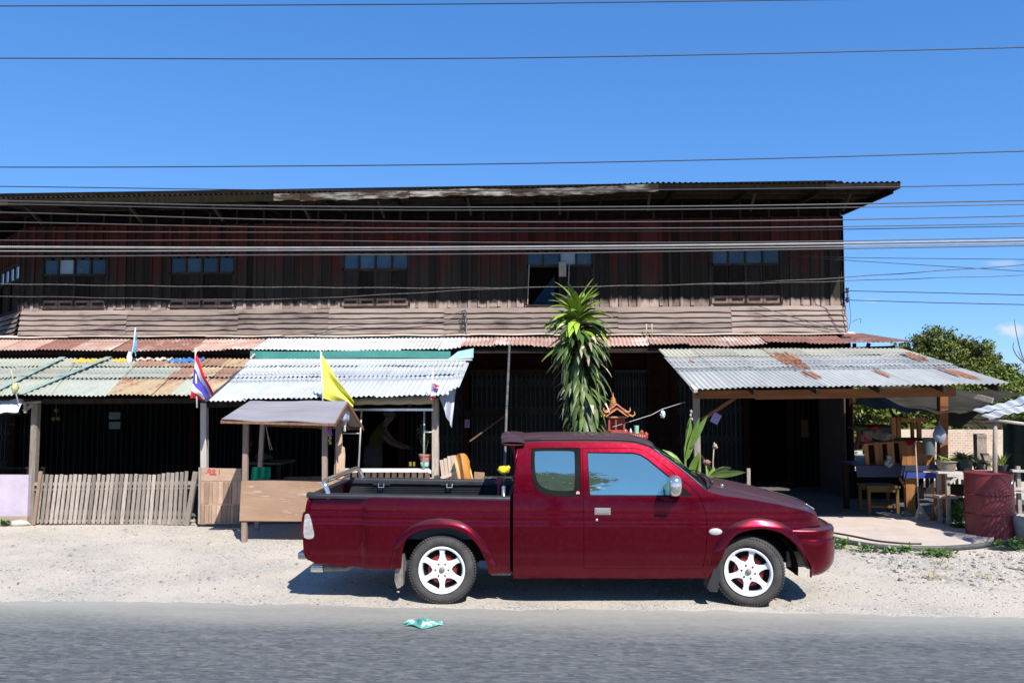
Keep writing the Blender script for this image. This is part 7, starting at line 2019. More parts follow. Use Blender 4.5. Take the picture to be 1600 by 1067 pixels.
for sgn in (-1, 1): mb = MB(); mb.bar((q.x + sgn * .06, 13.99, z1 - .36), (q.x + sgn * .15, 13.99, z1 - .20), .03, .03); mb.build('brace', ORL, wt_)
for xx in (xa + .1, xb - .1): mb = MB(); mb.box((xx - .04, 14.75, .046), (xx + .04, 14.85, z1 - .02)); mb.build('leg', WOODD, wt_)
cb = thing('wooden_cabinet', 'long orange pine cabinet with open bays standing on the blue workbench', 'cabinet', (P(1405, 728, 14.1).x, 14.1, z1))
def pz(py, Y=14.05): return P(1400, py, Y).z
def pxx(px, Y=14.05): return P(px, 700, Y).x
for (a, b_, t_, bt) in ((1350, 1356, 693, 729), (1366, 1373, 691, 729), (1373.5, 1378, 691, 729), (1386, 1392, 690, 727), (1392.5, 1396, 690, 727), (1405, 1410, 689, 727)):
    mb = MB(); mb.t = random.random(); mb.prism([P(a, t_, 14.05), P(b_, t_, 14.05), P(b_ + 3, bt, 14.05), P(a + 3, bt, 14.05)], (0, .04, 0)); mb.build('stile', ORL, cb)
mb = MB(); mb.prism([P(1350, 696, 14.08), P(1410, 691, 14.08), P(1410, 689, 14.08), P(1350, 693, 14.08)], (0, .35, 0)); mb.build('top', ORL, cb)
mb = MB(); mb.prism([P(1353, 729, 14.08), P(1412, 727.5, 14.08), P(1412, 724, 14.08), P(1353, 726, 14.08)], (0, .35, 0)); mb.build('bottom', ORL, cb)
mb = MB(); mb.prism([P(1352, 729, 14.4), P(1411, 728, 14.4), P(1410, 690, 14.4), P(1350, 693, 14.4)], (0, .01, 0)); mb.build('back', pm('dark_red_inside', (0.07, 0.025, 0.015), (0.04, 0.018, 0.012), 5, rough=.8), cb)
rnd = random.Random(31); x = 1408.5
while x < 1459:
    w_ = rnd.uniform(7, 13); e = min(x + w_, 1460); mb = MB(); mb.t = rnd.random(); mb.prism([P(x + 1, 728, 14.03), P(e + 1, 727, 14.03), P(e - .3, 688 + (e - 1410) * .08, 14.03), P(x - .0, 688.5, 14.03)], (0, .02, 0)); mb.build('plank', ORL, cb); x = e + .2
fr = thing('timber_stand', 'upright open orange pine stand on top of the cabinet', 'stand', (P(1420, 690, 14.1).x, 14.1, pz(690)))
for (a, b_, c, d) in ((1393, 652, 1401, 690), (1401.3, 653, 1408.5, 690), (1433.5, 652, 1440.5, 688), (1424, 658, 1429, 685)):
    dy = .3 if a == 1424 else 0
    q0 = P(a, b_, 14.1 + dy); q1 = P(c, d, 14.1 + dy); mb = MB(); mb.t = random.random(); mb.box((q0.x, 14.1 + dy, q1.z), (q1.x, 14.16 + dy, q0.z)); mb.build('upright', ORL, fr)
q0 = P(1408, 653, 14.08); q1 = P(1447, 659, 14.08); mb = MB(); mb.box((q0.x, 14.07, q1.z), (q1.x, 14.095, q0.z)); mb.build('top_rail', ORL, fr)
q0 = P(1397, 685, 14.08); q1 = P(1447, 689, 14.08); mb = MB(); mb.box((q0.x, 14.06, q1.z), (q1.x, 14.5, q0.z)); mb.build('bottom_shelf', WOODD, fr)
RDC = pm('dark_red_cloth', (0.22, 0.008, 0.015), (0.16, 0.008, 0.012), 5, rough=.9)
mb = MB(); mb.prism([P(1412, 687, 14.0), P(1435, 686, 14.0), P(1428, 692, 13.98), P(1421, 696.5, 13.97)], (0, .008, 0)); o = mb.build('cloth', RDC); tag(o, 'dark red triangular cloth hanging below the pine frame', 'cloth')
PATC = pm('patterned_rag', (0.36, 0.32, 0.27), (0.14, 0.14, 0.13), 26, rough=.9, c3=(.5, .45, .4), s3=20, t3=.5)
drape('rag', 'patterned grey rag hanging over the front of the cabinet', 'rag', PATC, lambda u, v: P(lerp(1384, 1396, u) + 2 * math.sin(v * 6), lerp(712, 731 - 5 * abs(2 * u - 1), v), 13.88 + .03 * math.sin(u * 9 + v * 4)), 10, 12, .006)
# heap of laundry
hp_ = [((1370, 678), (.26, .16, .11), (0.13, 0.13, 0.10), 'olive grey bundle at the middle of the laundry heap'), ((1385, 683), (.20, .15, .09), (0.26, 0.22, 0.17), 'beige patterned bundle at the right of the laundry heap'), ((1352, 684), (.10, .12, .12), (0.30, 0.09, 0.09), 'reddish bundle at the left of the laundry heap'),
       ((1366, 668), (.14, .14, .05), (0.20, 0.02, 0.03), 'dark red cloth on top of the laundry heap'), ((1345, 668), (.14, .12, .05), (0.05, 0.07, 0.03), 'dark green cloth left on the laundry heap'), ((1380, 669), (.16, .12, .06), (0.06, 0.07, 0.06), 'dark grey cloth on top right of the laundry heap')]
for k, (pp, rr, cc, lab) in enumerate(hp_):
    mb = MB(); mb.blob(P(pp[0], pp[1], 14.25), rr, 40 + k, 26, 16, .13); o = mb.build('cloth_bundle', pm('cloth_%d' % k if False else 'cloth', cc, tuple(x * .5 for x in cc), 14, rough=.95, bump=.6, bscale=18), smooth=True); tag(o, lab, 'cloth bundle', 'laundry heap')
mb = MB(); mb.tube([P(1325, 668, 14.3), P(1345, 663, 14.3), P(1395, 668, 14.3)], .012, 6); o = mb.build('washing_line', BLK, smooth=True); tag(o, 'dark line above the laundry heap', 'line')
drape('cloth', 'long dark cloth hanging down at the left end of the laundry heap', 'cloth', pm('dark_mixed_cloth', (0.05, 0.06, 0.04), (0.10, 0.02, 0.02), 7, rough=.9), lambda u, v: P(lerp(1336, 1350, u) + 2 * math.sin(v * 5), lerp(668, 702, v), 14.2 + .04 * math.sin(u * 11)), 10, 12, .008)
# hanging bag
mb = MB(); q = P(1469, 651, 13.85)
mb.tube([q, P(1467, 664, 13.8)], .006, 6)
mb.grid(lambda u, v: P(1468 + (1.2 + 9.5 * math.sin(v * 2.75) ** .8) * math.cos(u * 6.283) + .9 * math.sin(u * 31) * v, lerp(664, 692, v) + 2 * math.sin(u * 6.3 + 1) * v * v, 13.8 + .09 * math.sin(u * 6.283) * math.sin(v * 2.75)), 26, 10)
mb.v.append(P(1468, 690, 13.8))
o = mb.build('plastic_bag', pm('white_carrier_bag', (0.26, 0.30, 0.38), (0.20, 0.23, 0.30), 9, rough=.5), smooth=True); tag(o, 'whitish plastic bag hanging on the orange post', 'bag')
mb = MB(); q = P(1452, 710, 13.9)
mb.lathe([(0, 0), (.085, 0), (.095, .27), (.088, .27), (.08, .02)], (q.x, 13.9, q.z), 'z', 20); o = mb.build('basket', pm('grey_green_bin', (0.10, 0.13, 0.13), (0.07, 0.09, 0.10), 6, stretch=(.2, .2, 14), rough=.7, c3=(.2, .08, .07), s3=1.6, t3=.6), smooth=True, auto=50); tag(o, 'grey green striped bin hanging left of the orange post', 'bin')
# stool
YW_ = pm('yellow_brown_wood', (0.14, 0.08, 0.018), (0.09, 0.055, 0.015), 6, rough=.7)
sl_ = thing('stool', 'yellow brown wooden stool under the blue workbench', 'stool', (P(1378, 800, 14.1).x, 14.1, .046))
za = P(1378, 758, 14.1).z; x0_ = P(1353, 780, 14.1).x; x1_ = P(1401, 780, 14.1).x
mb = MB(); mb.box((x0_ - .02, 13.98, za - .03), (x1_ + .02, 14.45, za)); mb.build('seat', YW_, sl_)
for xx in (x0_ + .02, x1_ - .02):
    for yy in (14.02, 14.42): mb = MB(); mb.box((xx - .022, yy - .022, .046), (xx + .022, yy + .022, za - .03)); mb.build('leg', YW_, sl_)
for yy in (14.02, 14.42): mb = MB(); mb.box((x0_ + .04, yy - .012, .16), (x1_ - .04, yy + .012, .20)); mb.build('rail', YW_, sl_); mb = MB(); mb.box((x0_ + .04, yy - .010, za - .10), (x1_ - .04, yy + .010, za - .032)); mb.build('rail', YW_, sl_)
# broom
br = thing('broom', 'stick broom with pale bristles leaning on the front of the workbench', 'broom', tuple(G(1438, 818)))
mb = MB(); q = G(1438, 800); mb.tube([P(1430, 690, 13.8), P(1433, 745, 13.6), P(1436, 797, 13.45)], .012, 8); mb.build('handle', WOODG, br, smooth=True)
mb = MB(); a = P(1437, 790, 13.45)
for k in range(64):
    an = lerp(-.28, .28, k / 45); mb.t = rnd.random(); e = a + Vector((math.sin(an) * .30, rnd.uniform(-.04, .04), -a.z + .05)); mb.tube([a + Vector((an * .05, 0, 0)), e], .004, 4, cap=False)
mb.build('bristles', BAMB, br)
# leaning plank and bits
mb = MB(); mb.bar(G(1456, 817) + Vector((0, 0, .0)), P(1465, 771, 13.3), .075, .03, up=(0, 1, 0)); o = mb.build('plank', ORL); tag(o, 'short orange plank leaning beside the broom', 'plank')
mb = MB(); q = G(1470, 815); mb.bar(q, P(1466, 790, 13.2), .12, .05, up=(0, 1, 0)); o = mb.build('board_offcut', WOODG); tag(o, 'grey board offcut standing right of the short orange plank', 'board')
stone(1401, 812, (.11, .08, .07), 'grey block lying in front of the workbench leg', WOODG, 7)
stone(1418, 811, (.10, .08, .09), 'rounded grey stone next to the broom', pm('grey_stone', (0.22, 0.2, 0.18), (0.15, 0.14, 0.13), 9, rough=.95, bump=.4), 8)
stone(1478, 814, (.09, .06, .09), 'dark stone at the foot of the plant table', pm('dark_stone', (0.10, 0.09, 0.085), (0.07, 0.065, 0.06), 9, rough=.95, bump=.4), 9)
# plant table
ptb = thing('plant_table', 'rough white plank table carrying potted plants left of the red drum', 'table', (P(1495, 800, 12.9).x, 12.9, .04))
WPK = pm('white_plank', (0.52, 0.50, 0.46), (0.38, 0.36, 0.32), 7, rough=.85)
zt_ = P(1490, 736.5, 12.9).z; x0_ = P(1465, 740, 12.9).x; x1_ = P(1545, 740, 12.9).x
mb = MB(); mb.box((x0_, 12.88, zt_ - .03), (x1_, 13.25, zt_)); mb.build('top_plank', WPK, ptb)
mb = MB(); mb.box((x0_ + .12, 12.85, zt_ - .075), (x1_, 12.88, zt_ - .035)); mb.build('front_rail', WPK, ptb)
q = P(1481, 740, 12.9); 
for (xx, yy) in ((q.x, 12.92), (x1_ - .06, 12.92), (q.x, 13.2), (x1_ - .06, 13.2)): mb = MB(); mb.t = .5; mb.box((xx - .025, yy - .025, .04), (xx + .025, yy + .025, zt_ - .03)); mb.build('leg', WOODG, ptb)
mb = MB(); mb.bar((q.x + .01, 12.87, zt_ - .17), (q.x + .11, 12.87, zt_ - .08), .02, .04); mb.build('bracket', WPK, ptb)
z2 = P(1480, 775.5, 12.9).z; mb = MB(); mb.box((P(1466, 776, 12.9).x, 12.86, z2 - .03), (P(1496, 776, 12.9).x, 13.1, z2 + .01)); mb.build('lower_board', pm('pinkish_board', (0.42, 0.27, 0.22), (0.3, 0.2, 0.17), 6, rough=.9), ptb)
mb = MB(); mb.box((P(1494, 776, 12.9).x, 12.95, z2 - .02), (x1_, 13.0, z2)); mb.build('lower_rail', WPK, ptb)
CPOT = pm('concrete_pot', (0.30, 0.24, 0.20), (0.22, 0.18, 0.15), 8, rough=.95, bump=.3)
BPOT = pm('dark_pot', (0.025, 0.032, 0.04), (0.015, 0.02, 0.025), 8, rough=.6)
def bz(px, py, Y): return P(px, py, Y).z
pot_plant('potted_plant', 'bowl shaped concrete pot with pale green rosettes on the plant table', (P(1479, 735, 13.0).x, 13.0, zt_), .155, .16, CPOT, LEAFL, 60, .17, .035, 1.0, 4)
pot_plant('potted_plant', 'dark wide pot with yellowish bushy leaves beside the concrete bowl', (P(1507, 735, 13.05).x, 13.05, zt_), .135, .19, BPOT, pm('yellow_green_leaf', (0.22, 0.25, 0.05), (0.14, 0.18, 0.05), 6, rough=.6, rnd=.8), 110, .26, .035, 1.0, 5)
pot_plant('potted_plant', 'reddish leafed plant in a dark pot above the red drum', (P(1529, 735, 13.2).x, 13.2, zt_), .085, .10, BPOT, pm('reddish_leaf', (0.20, 0.12, 0.05), (0.16, 0.18, 0.05), 9, rough=.6, rnd=.8), 70, .26, .028, 1.2, 6)
pot_plant('potted_plant', 'small dark pot with sparse pale shoots behind the red drum', (P(1563, 735, 13.0).x, 13.0, zt_ - .0), .10, .10, BPOT, LEAFL, 36, .24, .02, .7, 7, upb=1.6)
mb = MB(); q0 = P(1528, 731, 12.7); q1 = P(1556, 733, 12.7); mb.box((q0.x, 12.66, zt_ + .0), (q1.x, 12.84, zt_ + .03)); o = mb.build('plank', WPK); tag(o, 'white plank lying behind the rim of the red drum', 'plank')
# ground bushes under the table
mb = MB(); rnd = random.Random(77)
for k in range(420):
    p = P(rnd.uniform(1488, 1518), 760, 12.8); p.y = rnd.uniform(12.7, 13.3); p.z = rnd.uniform(.02, .42); leaf_strip(mb, p, (rnd.uniform(-1, 1), rnd.uniform(-1, 1), rnd.uniform(-.2, .9)), rnd.uniform(.05, .10), .035, .6, 3, .2, rnd.random())
o = mb.build('leafy_bush', pm('fern_green', (0.06, 0.15, 0.02), (0.04, 0.10, 0.015), 6, rough=.6, rnd=.9), smooth=True); tag(o, 'green leafy bush growing under the plant table', 'bush')
# drum
DRM = pm('drum_red', (0.17, 0.018, 0.022), (0.13, 0.016, 0.018), 3, rough=.5, c3=(0.13, 0.03, 0.022), s3=3, t3=.58, bump=.06)
db = G(1551, 833); dY = 12.15
db = P(1550.5, 760, dY); r = 33.2 * dY / 1300; zt2 = P(1550, 736.5, dY - .0).z - .02
dm = thing('oil_drum', 'dented dark red oil drum standing at the right edge of the apron', 'drum', (db.x, dY + .1, 0))
mb = MB(); prof = [(0, .012), (r * .96, .012), (r * .98, 0), (r, .012), (r, .02)]
for k in range(1, 20):
    z = zt2 * k / 20; prof.append((r, z))
    if k in (7, 13): prof += [(r, z + .008), (r + .014, z + .020), (r, z + .032)]
prof += [(r, zt2 - .02), (r + .010, zt2 - .012), (r + .010, zt2), (r - .012, zt2), (r - .012, zt2 - .02), (0, zt2 - .02)]
mb.lathe(prof, (db.x, dY + .1, 0), 'z', 56); mb.build('barrel', DRM, dm, smooth=True, auto=40)
mb = MB(); a = -1.0; mb.lathe([(0, 0), (.03, 0), (.035, -.012)], (db.x + r * .62, dY + .1 - r * .79, zt2 - .10), 'y', 14); mb.build('bung_cap', STEEL, dm, smooth=True)
mb = MB(); mb.lathe([(0, 0), (.14, 0), (.19, .22), (.20, .32), (.18, .34), (.16, .32), (0, .31)], (P(1612, 810, 11.9).x, 12.0, 0), 'z', 30); o = mb.build('stone_jar', pm('pale_jar', (0.36, 0.35, 0.31), (0.28, 0.27, 0.24), 6, rough=.8), smooth=True); tag(o, 'pale grey jar cut by the right edge of the photo beside the drum', 'jar')
rk = thing('plank_rack', 'rough rack of weathered planks right of the red drum', 'rack', (P(1620, 800, 12.4).x, 12.4, 0))
for (ya, w_) in ((735, .03), (763, .035), (768, .02)): mb = MB(); mb.t = .8; mb.bar(P(1580, ya, 12.4), P(1720, ya + 6, 12.3), .09, w_); mb.build('shelf_plank', WPK, rk)
for px in (1590, 1690): mb = MB(); a = P(px, 728, 12.45); mb.bar((a.x, 12.45, 0), a, .05, .05, up=(0, 1, 0)); mb.build('leg', WOODG, rk)
mb = MB(); mb.box((P(1497, 750, 12.99).x, 13.35, 0.05), (P(1545, 750, 12.99).x, 13.37, .62)); o = mb.build('dark_board', WOODD); tag(o, 'dark board standing behind the plant table', 'board')
# slatted fence far behind, behind workbench
dfn = thing('slat_fence', 'gappy dark slat fence with light shining through behind the workbench', 'fence', (P(1460, 780, 17).x, 17, 0))
rnd = random.Random(41); x = 1440.0
while x < 1540:
    mb = MB(); mb.t = rnd.random(); a = P(x, 745 + rnd.uniform(-3, 4), 17.0); b_ = P(x + 1.5, 795, 17.0); b_.z = 0.0; mb.bar(b_, a, rnd.uniform(.05, .09), .015, up=(0, 1, 0)); mb.build('slat', WOODD, dfn); x += rnd.uniform(6, 9)
mb = MB(); a = P(1322, 735, 16.2); b_ = P(1442, 735, 16.2); mb.box((a.x, 16.18, 0.02), (b_.x, 16.2, a.z)); mb.build('shade_backdrop', BLACK, dfn)  # black sheet added to darken the space under the workbench
mb = MB(); mb.bar(P(1436, 765, 17.02), P(1545, 765, 17.02), .03, .08); mb.build('rail', WOODD, dfn)
# stump post & brick wall behind
mb = MB(); mb.bar(P(1532, 720, 15.5), P(1531, 678, 15.5), .17, .14, up=(0, 1, 0)); mb.lathe([(.0, 0), (.085, 0)], tuple(P(1531, 677.5, 15.5)), 'z', 12); a = P(1532, 720, 15.5); mb.bar((a.x, 15.5, 0), a, .17, .14, up=(0, 1, 0)); o = mb.build('stump_post', WOODG); tag(o, 'thick grey wooden post in front of the brick wall', 'post')
mb = MB(); mb.prism([P(1535, 708, 15.2), P(1544, 708, 15.2), P(1556, 722, 15.2), P(1540, 722, 15.2)], (0, .1, 0)); a = P(1545, 722, 15.2); mb.box((a.x - .03, 15.2, 0), (a.x + .03, 15.26, a.z)); o = mb.build('tilted_board', WOODG); tag(o, 'tilted grey board beside the thick grey post', 'board')
def brick_mat():
    m, t, b = new_mat('brick'); tc = t.nodes.new('ShaderNodeTexCoord'); mp = t.nodes.new('ShaderNodeMapping'); mp.inputs['Rotation'].default_value = (R(90), 0, 0)
    t.links.new(tc.outputs['Object'], mp.inputs[0]); br_ = t.nodes.new('ShaderNodeTexBrick'); br_.inputs['Scale'].default_value = 4; br_.inputs['Color1'].default_value = (0.46, 0.30, 0.22, 1); br_.inputs['Color2'].default_value = (0.36, 0.24, 0.18, 1); br_.inputs['Mortar'].default_value = (0.5, 0.45, 0.38, 1); br_.inputs['Mortar Size'].default_value = .03
    t.links.new(mp.outputs[0], br_.inputs[0]); nn_ = t.nodes.new('ShaderNodeTexNoise'); nn_.inputs['Scale'].default_value = 1.6; nn_.inputs['Detail'].default_value = 8; t.links.new(tc.outputs['Object'], nn_.inputs['Vector']); mxx = t.nodes.new('ShaderNodeMix'); mxx.data_type = 'RGBA'; mxx.inputs[7].default_value = (0.5, 0.42, 0.32, 1); rrr = t.nodes.new('ShaderNodeMapRange'); rrr.inputs['From Min'].default_value = .4; rrr.inputs['From Max'].default_value = .62; t.links.new(nn_.outputs[0], rrr.inputs['Value']); t.links.new(rrr.outputs[0], mxx.inputs['Factor']); t.links.new(br_.outputs[0], mxx.inputs[6]); t.links.new(mxx.outputs[2], b.inputs['Base Color']); b.inputs['Roughness'].default_value = .95; return m
mb = MB(); a = P(1380, 671, 22); b_ = P(1900, 671, 22); mb.box((a.x, 22, -.02), (b_.x, 22.2, a.z)); o = mb.build('brick_wall', brick_mat()); tag(o, 'sunlit pinkish brick wall far behind the plant table', 'wall')
# weeds along the apron edge
def weed(px, py, r, h, n, lab, m=None, seed=1, L=.07, w_=.03, cat='weed'):
    g = G(px, py); rnd = random.Random(seed); mb = MB()
    for k in range(n):
        a = rnd.uniform(0, 6.28); q = rnd.random() ** .7 * r; p = g + Vector((math.cos(a) * q * 1.4, math.sin(a) * q, rnd.uniform(.01, h))); leaf_strip(mb, p, (rnd.uniform(-1, 1), rnd.uniform(-1, 1), rnd.uniform(0, 1.0)), L * rnd.uniform(.6, 1.3), w_, .8, 3, .2, rnd.random())
    o = mb.build('weed', m or LEAFG, smooth=True); tag(o, lab, cat, 'weeds along the apron'); return o
weed(1312, 856, .10, .10, 110, 'green weed next to the front bumper', seed=1)
weed(1356, 861, .10, .05, 70, 'flat weed below the apron edge right of the bumper', seed=2)
weed(1392, 864, .09, .05, 60, 'small weed at the middle of the apron edge', seed=3)
weed(1416, 862, .06, .06, 40, 'tiny weed left of the largest flat weed', seed=4)
weed(1465, 868, .16, .06, 190, 'largest flat green weed at the apron edge', seed=5)
weed(1502, 828, .10, .07, 110, 'green weed at the left foot of the red drum', seed=6)
weed(1535, 840, .09, .05, 80, 'low weed in front of the red drum', seed=7)
weed(1575, 857, .14, .08, 130, 'weed between drum and right edge of the photo', seed=8)
weed(1598, 856, .12, .10, 120, 'leafy weed at the right edge of the photo', seed=9)
weed(8, 820, .06, .05, 60, 'small weed beside the whitish stone', seed=10)
DG = pm('dry_grass', (0.42, 0.36, 0.16), (0.34, 0.28, 0.15), 6, rough=.9, rnd=.6)
for k, (px, py, n, lab) in enumerate(((1462, 903, 60, 'longest tuft of dry grass on the gravel right of the truck'), (1468, 880, 30, 'upper thin tuft of dry grass below the largest weed'), (1478, 890, 24, 'faint tuft of dry grass between two others'), (1541, 903, 34, 'rightmost tuft of dry grass on the gravel'), (1330, 862, 30, 'dry straw by the front bumper'))):
    weed(px, py, .11, .012, n, lab, DG, 20 + k, .09, .008, 'dry grass')['group'] = 'dry grass tufts'
# hose
mb = MB(); hs_ = [(1255, 833), (1300, 843), (1330, 850), (1375, 857), (1430, 859.5), (1480, 859), (1530, 855), (1565, 850), (1600, 849), (1700, 846)]
mb.tube([(G(a, b_).x, G(a, b_).y, .028) for a, b_ in crom(hs_, 5)], .030, 8); o = mb.build('hose', pm('black_hose', (0.05, 0.05, 0.055), (0.10, 0.095, 0.09), 6, rough=.6), smooth=True); tag(o, 'thick black hose lying along the front edge of the concrete apron', 'hose')
mb = MB(); hs_ = [(1290, 838), (1330, 845), (1370, 853), (1410, 857), (1440, 858)]
mb.tube([(G(a, b_ - 2).x, G(a, b_ - 2).y, .055) for a, b_ in crom(hs_, 5)], .012, 8); o = mb.build('hose', BLK, smooth=True); tag(o, 'thinner black hose lying beside the thick one near the bumper', 'hose')

# =====================  WIRES AND INSULATORS  =====================
WIR = pm('wire_black', (0.012, 0.012, 0.02), (0.02, 0.02, 0.03), 5, rough=.5)
WIG = pm('cable_grey', (0.25, 0.25, 0.255), (0.19, 0.19, 0.195), 5, rough=.5)
WIM = pm('wire_dark_grey', (0.07, 0.07, 0.072), (0.05, 0.05, 0.052), 5, rough=.5)
WIT = pm('twisted_wire', (0.16, 0.145, 0.11), (0.06, 0.055, 0.05), 30, rough=.7)
WX_ = [-700, 0, 420, 800, 1200, 1600, 2300]
wires = [([12, 10, 8.5, 6, 1, -4, -12], 12.4, .0085, WIR, 'topmost overhead wire, leaving the photo at its upper edge'),
         ([92, 91.5, 92.5, 91, 84, 74.5, 56], 12.4, .0085, WIR, 'second overhead wire from the top, high in the blue sky'),
         ([258, 261.5, 260, 256, 248, 236.5, 216], 12.2, .0085, WIR, 'single overhead wire just above the roof line'),
         ([284, 291.5, 297, 298, 295, 288, 270], 12.2, .0075, WIR, 'overhead wire brushing the edge of the main roof'),
         ([304, 314, 322, 324, 321, 313.5, 300], 12.0, .010, WIM, 'upper of two close wires under the eaves'),
         ([309, 319, 327, 328.5, 326, 319.5, 306], 12.1, .007, WIM, 'lower of two close wires under the eaves'),
         ([320, 332, 343, 347, 345, 337.5, 320], 12.0, .0085, WIM, 'wire crossing the louvre band of the house'),
         ([336, 347, 355, 357, 355.5, 349.5, 336], 12.0, .008, WIM, 'wire along the bottom of the louvre band'),
         ([352, 361, 363, 362, 360, 353.5, 340], 12.1, .007, WIM, 'thin wire just below the louvre band'),
         ([368, 375.5, 375.5, 379, 378, 371.5, 358], 11.9, .007, WIM, 'thin wire directly above the thick grey cable'),
         ([382, 386, 387.5, 386, 382, 376, 364], 11.8, .0175, WIG, 'thickest grey cable running across the upper storey'),
         ([389, 392.5, 391.5, 389.5, 386.5, 380.5, 370], 11.9, .009, WIG, 'thin grey wire tucked right below the thickest cable'),
         ([400, 400.5, 398.5, 396.5, 390.5, 384, 372], 11.8, .009, WIM, 'lowest wire of the thick bundle above the window panes'),
         ([430, 443.5, 448.5, 449.5, 440, 414.5, 372], 12.6, .007, WIT, 'upper twisted thin wire crossing the window openings'),
         ([458, 463, 467.5, 450.5, 442.5, 430.5, 414], 12.9, .0055, WIT, 'lower twisted thin wire sagging across the window openings')]
for ys, Yw, rr, m, lab in wires:
    pts = crom([(a, b_) for a, b_ in zip(WX_, ys)], 14)
    wig = m is WIT
    mb = MB(); mb.tube([P(a, b_ + (.5 * math.sin(a * .05) if wig else 0), Yw) for a, b_ in pts], rr, 6); o = mb.build('overhead_wire', m, smooth=True); tag(o, lab, 'wire', 'overhead wires along the road')
ins = thing('insulator_bracket', 'bracket with two dark insulators on the right corner of the upper storey', 'insulator bracket', tuple(P(1324, 470, YW - .1)))
mb = MB(); mb.tube([P(1323.5, 450, YW - .12), P(1324, 473, YW - .12)], .012, 6); mb.tube([P(1318, 457, YW - .02), P(1324, 457, YW - .12)], .012, 6); mb.tube([P(1318, 469, YW - .02), P(1324, 469, YW - .12)], .012, 6); mb.build('rod', BLK, ins)
for yy in (453.5, 468.5): mb = MB(); mb.lathe([(0, -.05), (.03, -.045), (.035, -.02), (.02, 0), (.035, .02), (.03, .045), (0, .05)], tuple(P(1323.8, yy, YW - .12)), 'z', 14); mb.build('insulator', pm('dark_glaze', (0.05, 0.02, 0.03), None, rough=.3), ins, smooth=True)
for k, (ya, yb, yc, lab) in enumerate(((454.5, 457.5, 461, 'upper service wire leaving the insulators to the right'), (469, 473, 476, 'lower service wire leaving the insulators to the right'))):
    mb = MB(); mb.tube([P(1326, ya, YW - .12), P(1337, ya + .3, 16.0), P(1460, yb, 14.5), P(1600, yc, 13.4), P(2100, yc + 10, 11)], .0075, 6); o = mb.build('service_wire', WIM, smooth=True); tag(o, lab, 'wire', 'service wires at the corner')
for k, (ya, yb, yc, lab) in enumerate(((399, 403, 405.5, 'upper thin wire running from the corner boards to the right'), (399.6, 408, 424, 'lower thin wire running from the corner boards to the right'))):
    mb = MB(); mb.tube([P(1230, ya, YW - .07), P(1340, yb, 15.6), P(1600, yc, 13.6), P(2100, yc + (4 if k == 0 else 30), 11)], .006, 6); o = mb.build('service_wire', WIM, smooth=True); tag(o, lab, 'wire', 'service wires at the corner')
for pts, lab in (([(1326, 458), (1328, 480), (1329, 500), (1326, 515)], 'loose thin wire dangling below the insulators'), ([(1332, 503), (1338, 500), (1345, 498), (1344, 505)], 'short curled wire end beside the corner')):
    mb = MB(); mb.tube([P(a, b_, YW - .2) for a, b_ in crom(pts, 5)], .005, 5); o = mb.build('loose_wire', WIM, smooth=True); tag(o, lab, 'wire')
# wires on the skirt wall
def wallwire(pts, lab, r=.006, Y=YW - .21):
    mb = MB(); mb.tube([P(a, b_, Y) for a, b_ in crom(pts, 5)], r, 5); o = mb.build('wall_wire', WIM, smooth=True); tag(o, lab, 'wire', 'wires on the tin skirt')
wallwire([(727, 484), (700, 493), (640, 505), (560, 508), (480, 519), (400, 530)], 'wire sagging left from the bracket above the white awning')
wallwire([(727, 486), (715, 494), (690, 500), (590, 512), (535, 510), (500, 522), (470, 531)], 'second wire sagging left from the bracket, with a kink')
wallwire([(724, 512), (700, 522), (660, 527)], 'short wire low on the skirt left of the bracket')
wallwire([(1185, 478), (1230, 493), (1290, 507), (1320, 513)], 'upper wire sloping down to the right corner of the skirt')
wallwire([(1195, 482), (1245, 498), (1300, 516)], 'lower wire sloping down to the right corner of the skirt')
wb_ = thing('wire_bracket', 'tangled cable bracket on the skirt above the white awning', 'cable bracket', tuple(P(726, 520, YW - .2)))
mb = MB(); mb.tube([P(728, 478, YW - .2), P(729, 526, YW - .2)], .012, 6); mb.build('conduit', WIG, wb_)
for k, (a, b_) in enumerate(((725, 490), (726, 500), (724, 508))):
    mb = MB(); pts = [P(a + 4 * math.cos(t_ * .8), b_ + 5 * math.sin(t_ * .8), YW - .22 - .01 * t_) for t_ in range(9)]; mb.tube(pts, .009, 6); mb.build('cable_coil', BLK, wb_, smooth=True)
for k, px in enumerate((1010, 1018.5)):
    mb = MB(); mb.tube([P(px, 526, 16.1), P(px, 506, 16.1)], .013, 8); o = mb.build('pipe_stub', BAMB, smooth=True); tag(o, ['left of two pale pipe stubs on the ledge roof', 'right of two pale pipe stubs on the ledge roof'][k], 'pipe', 'pipe stubs on the ledge')

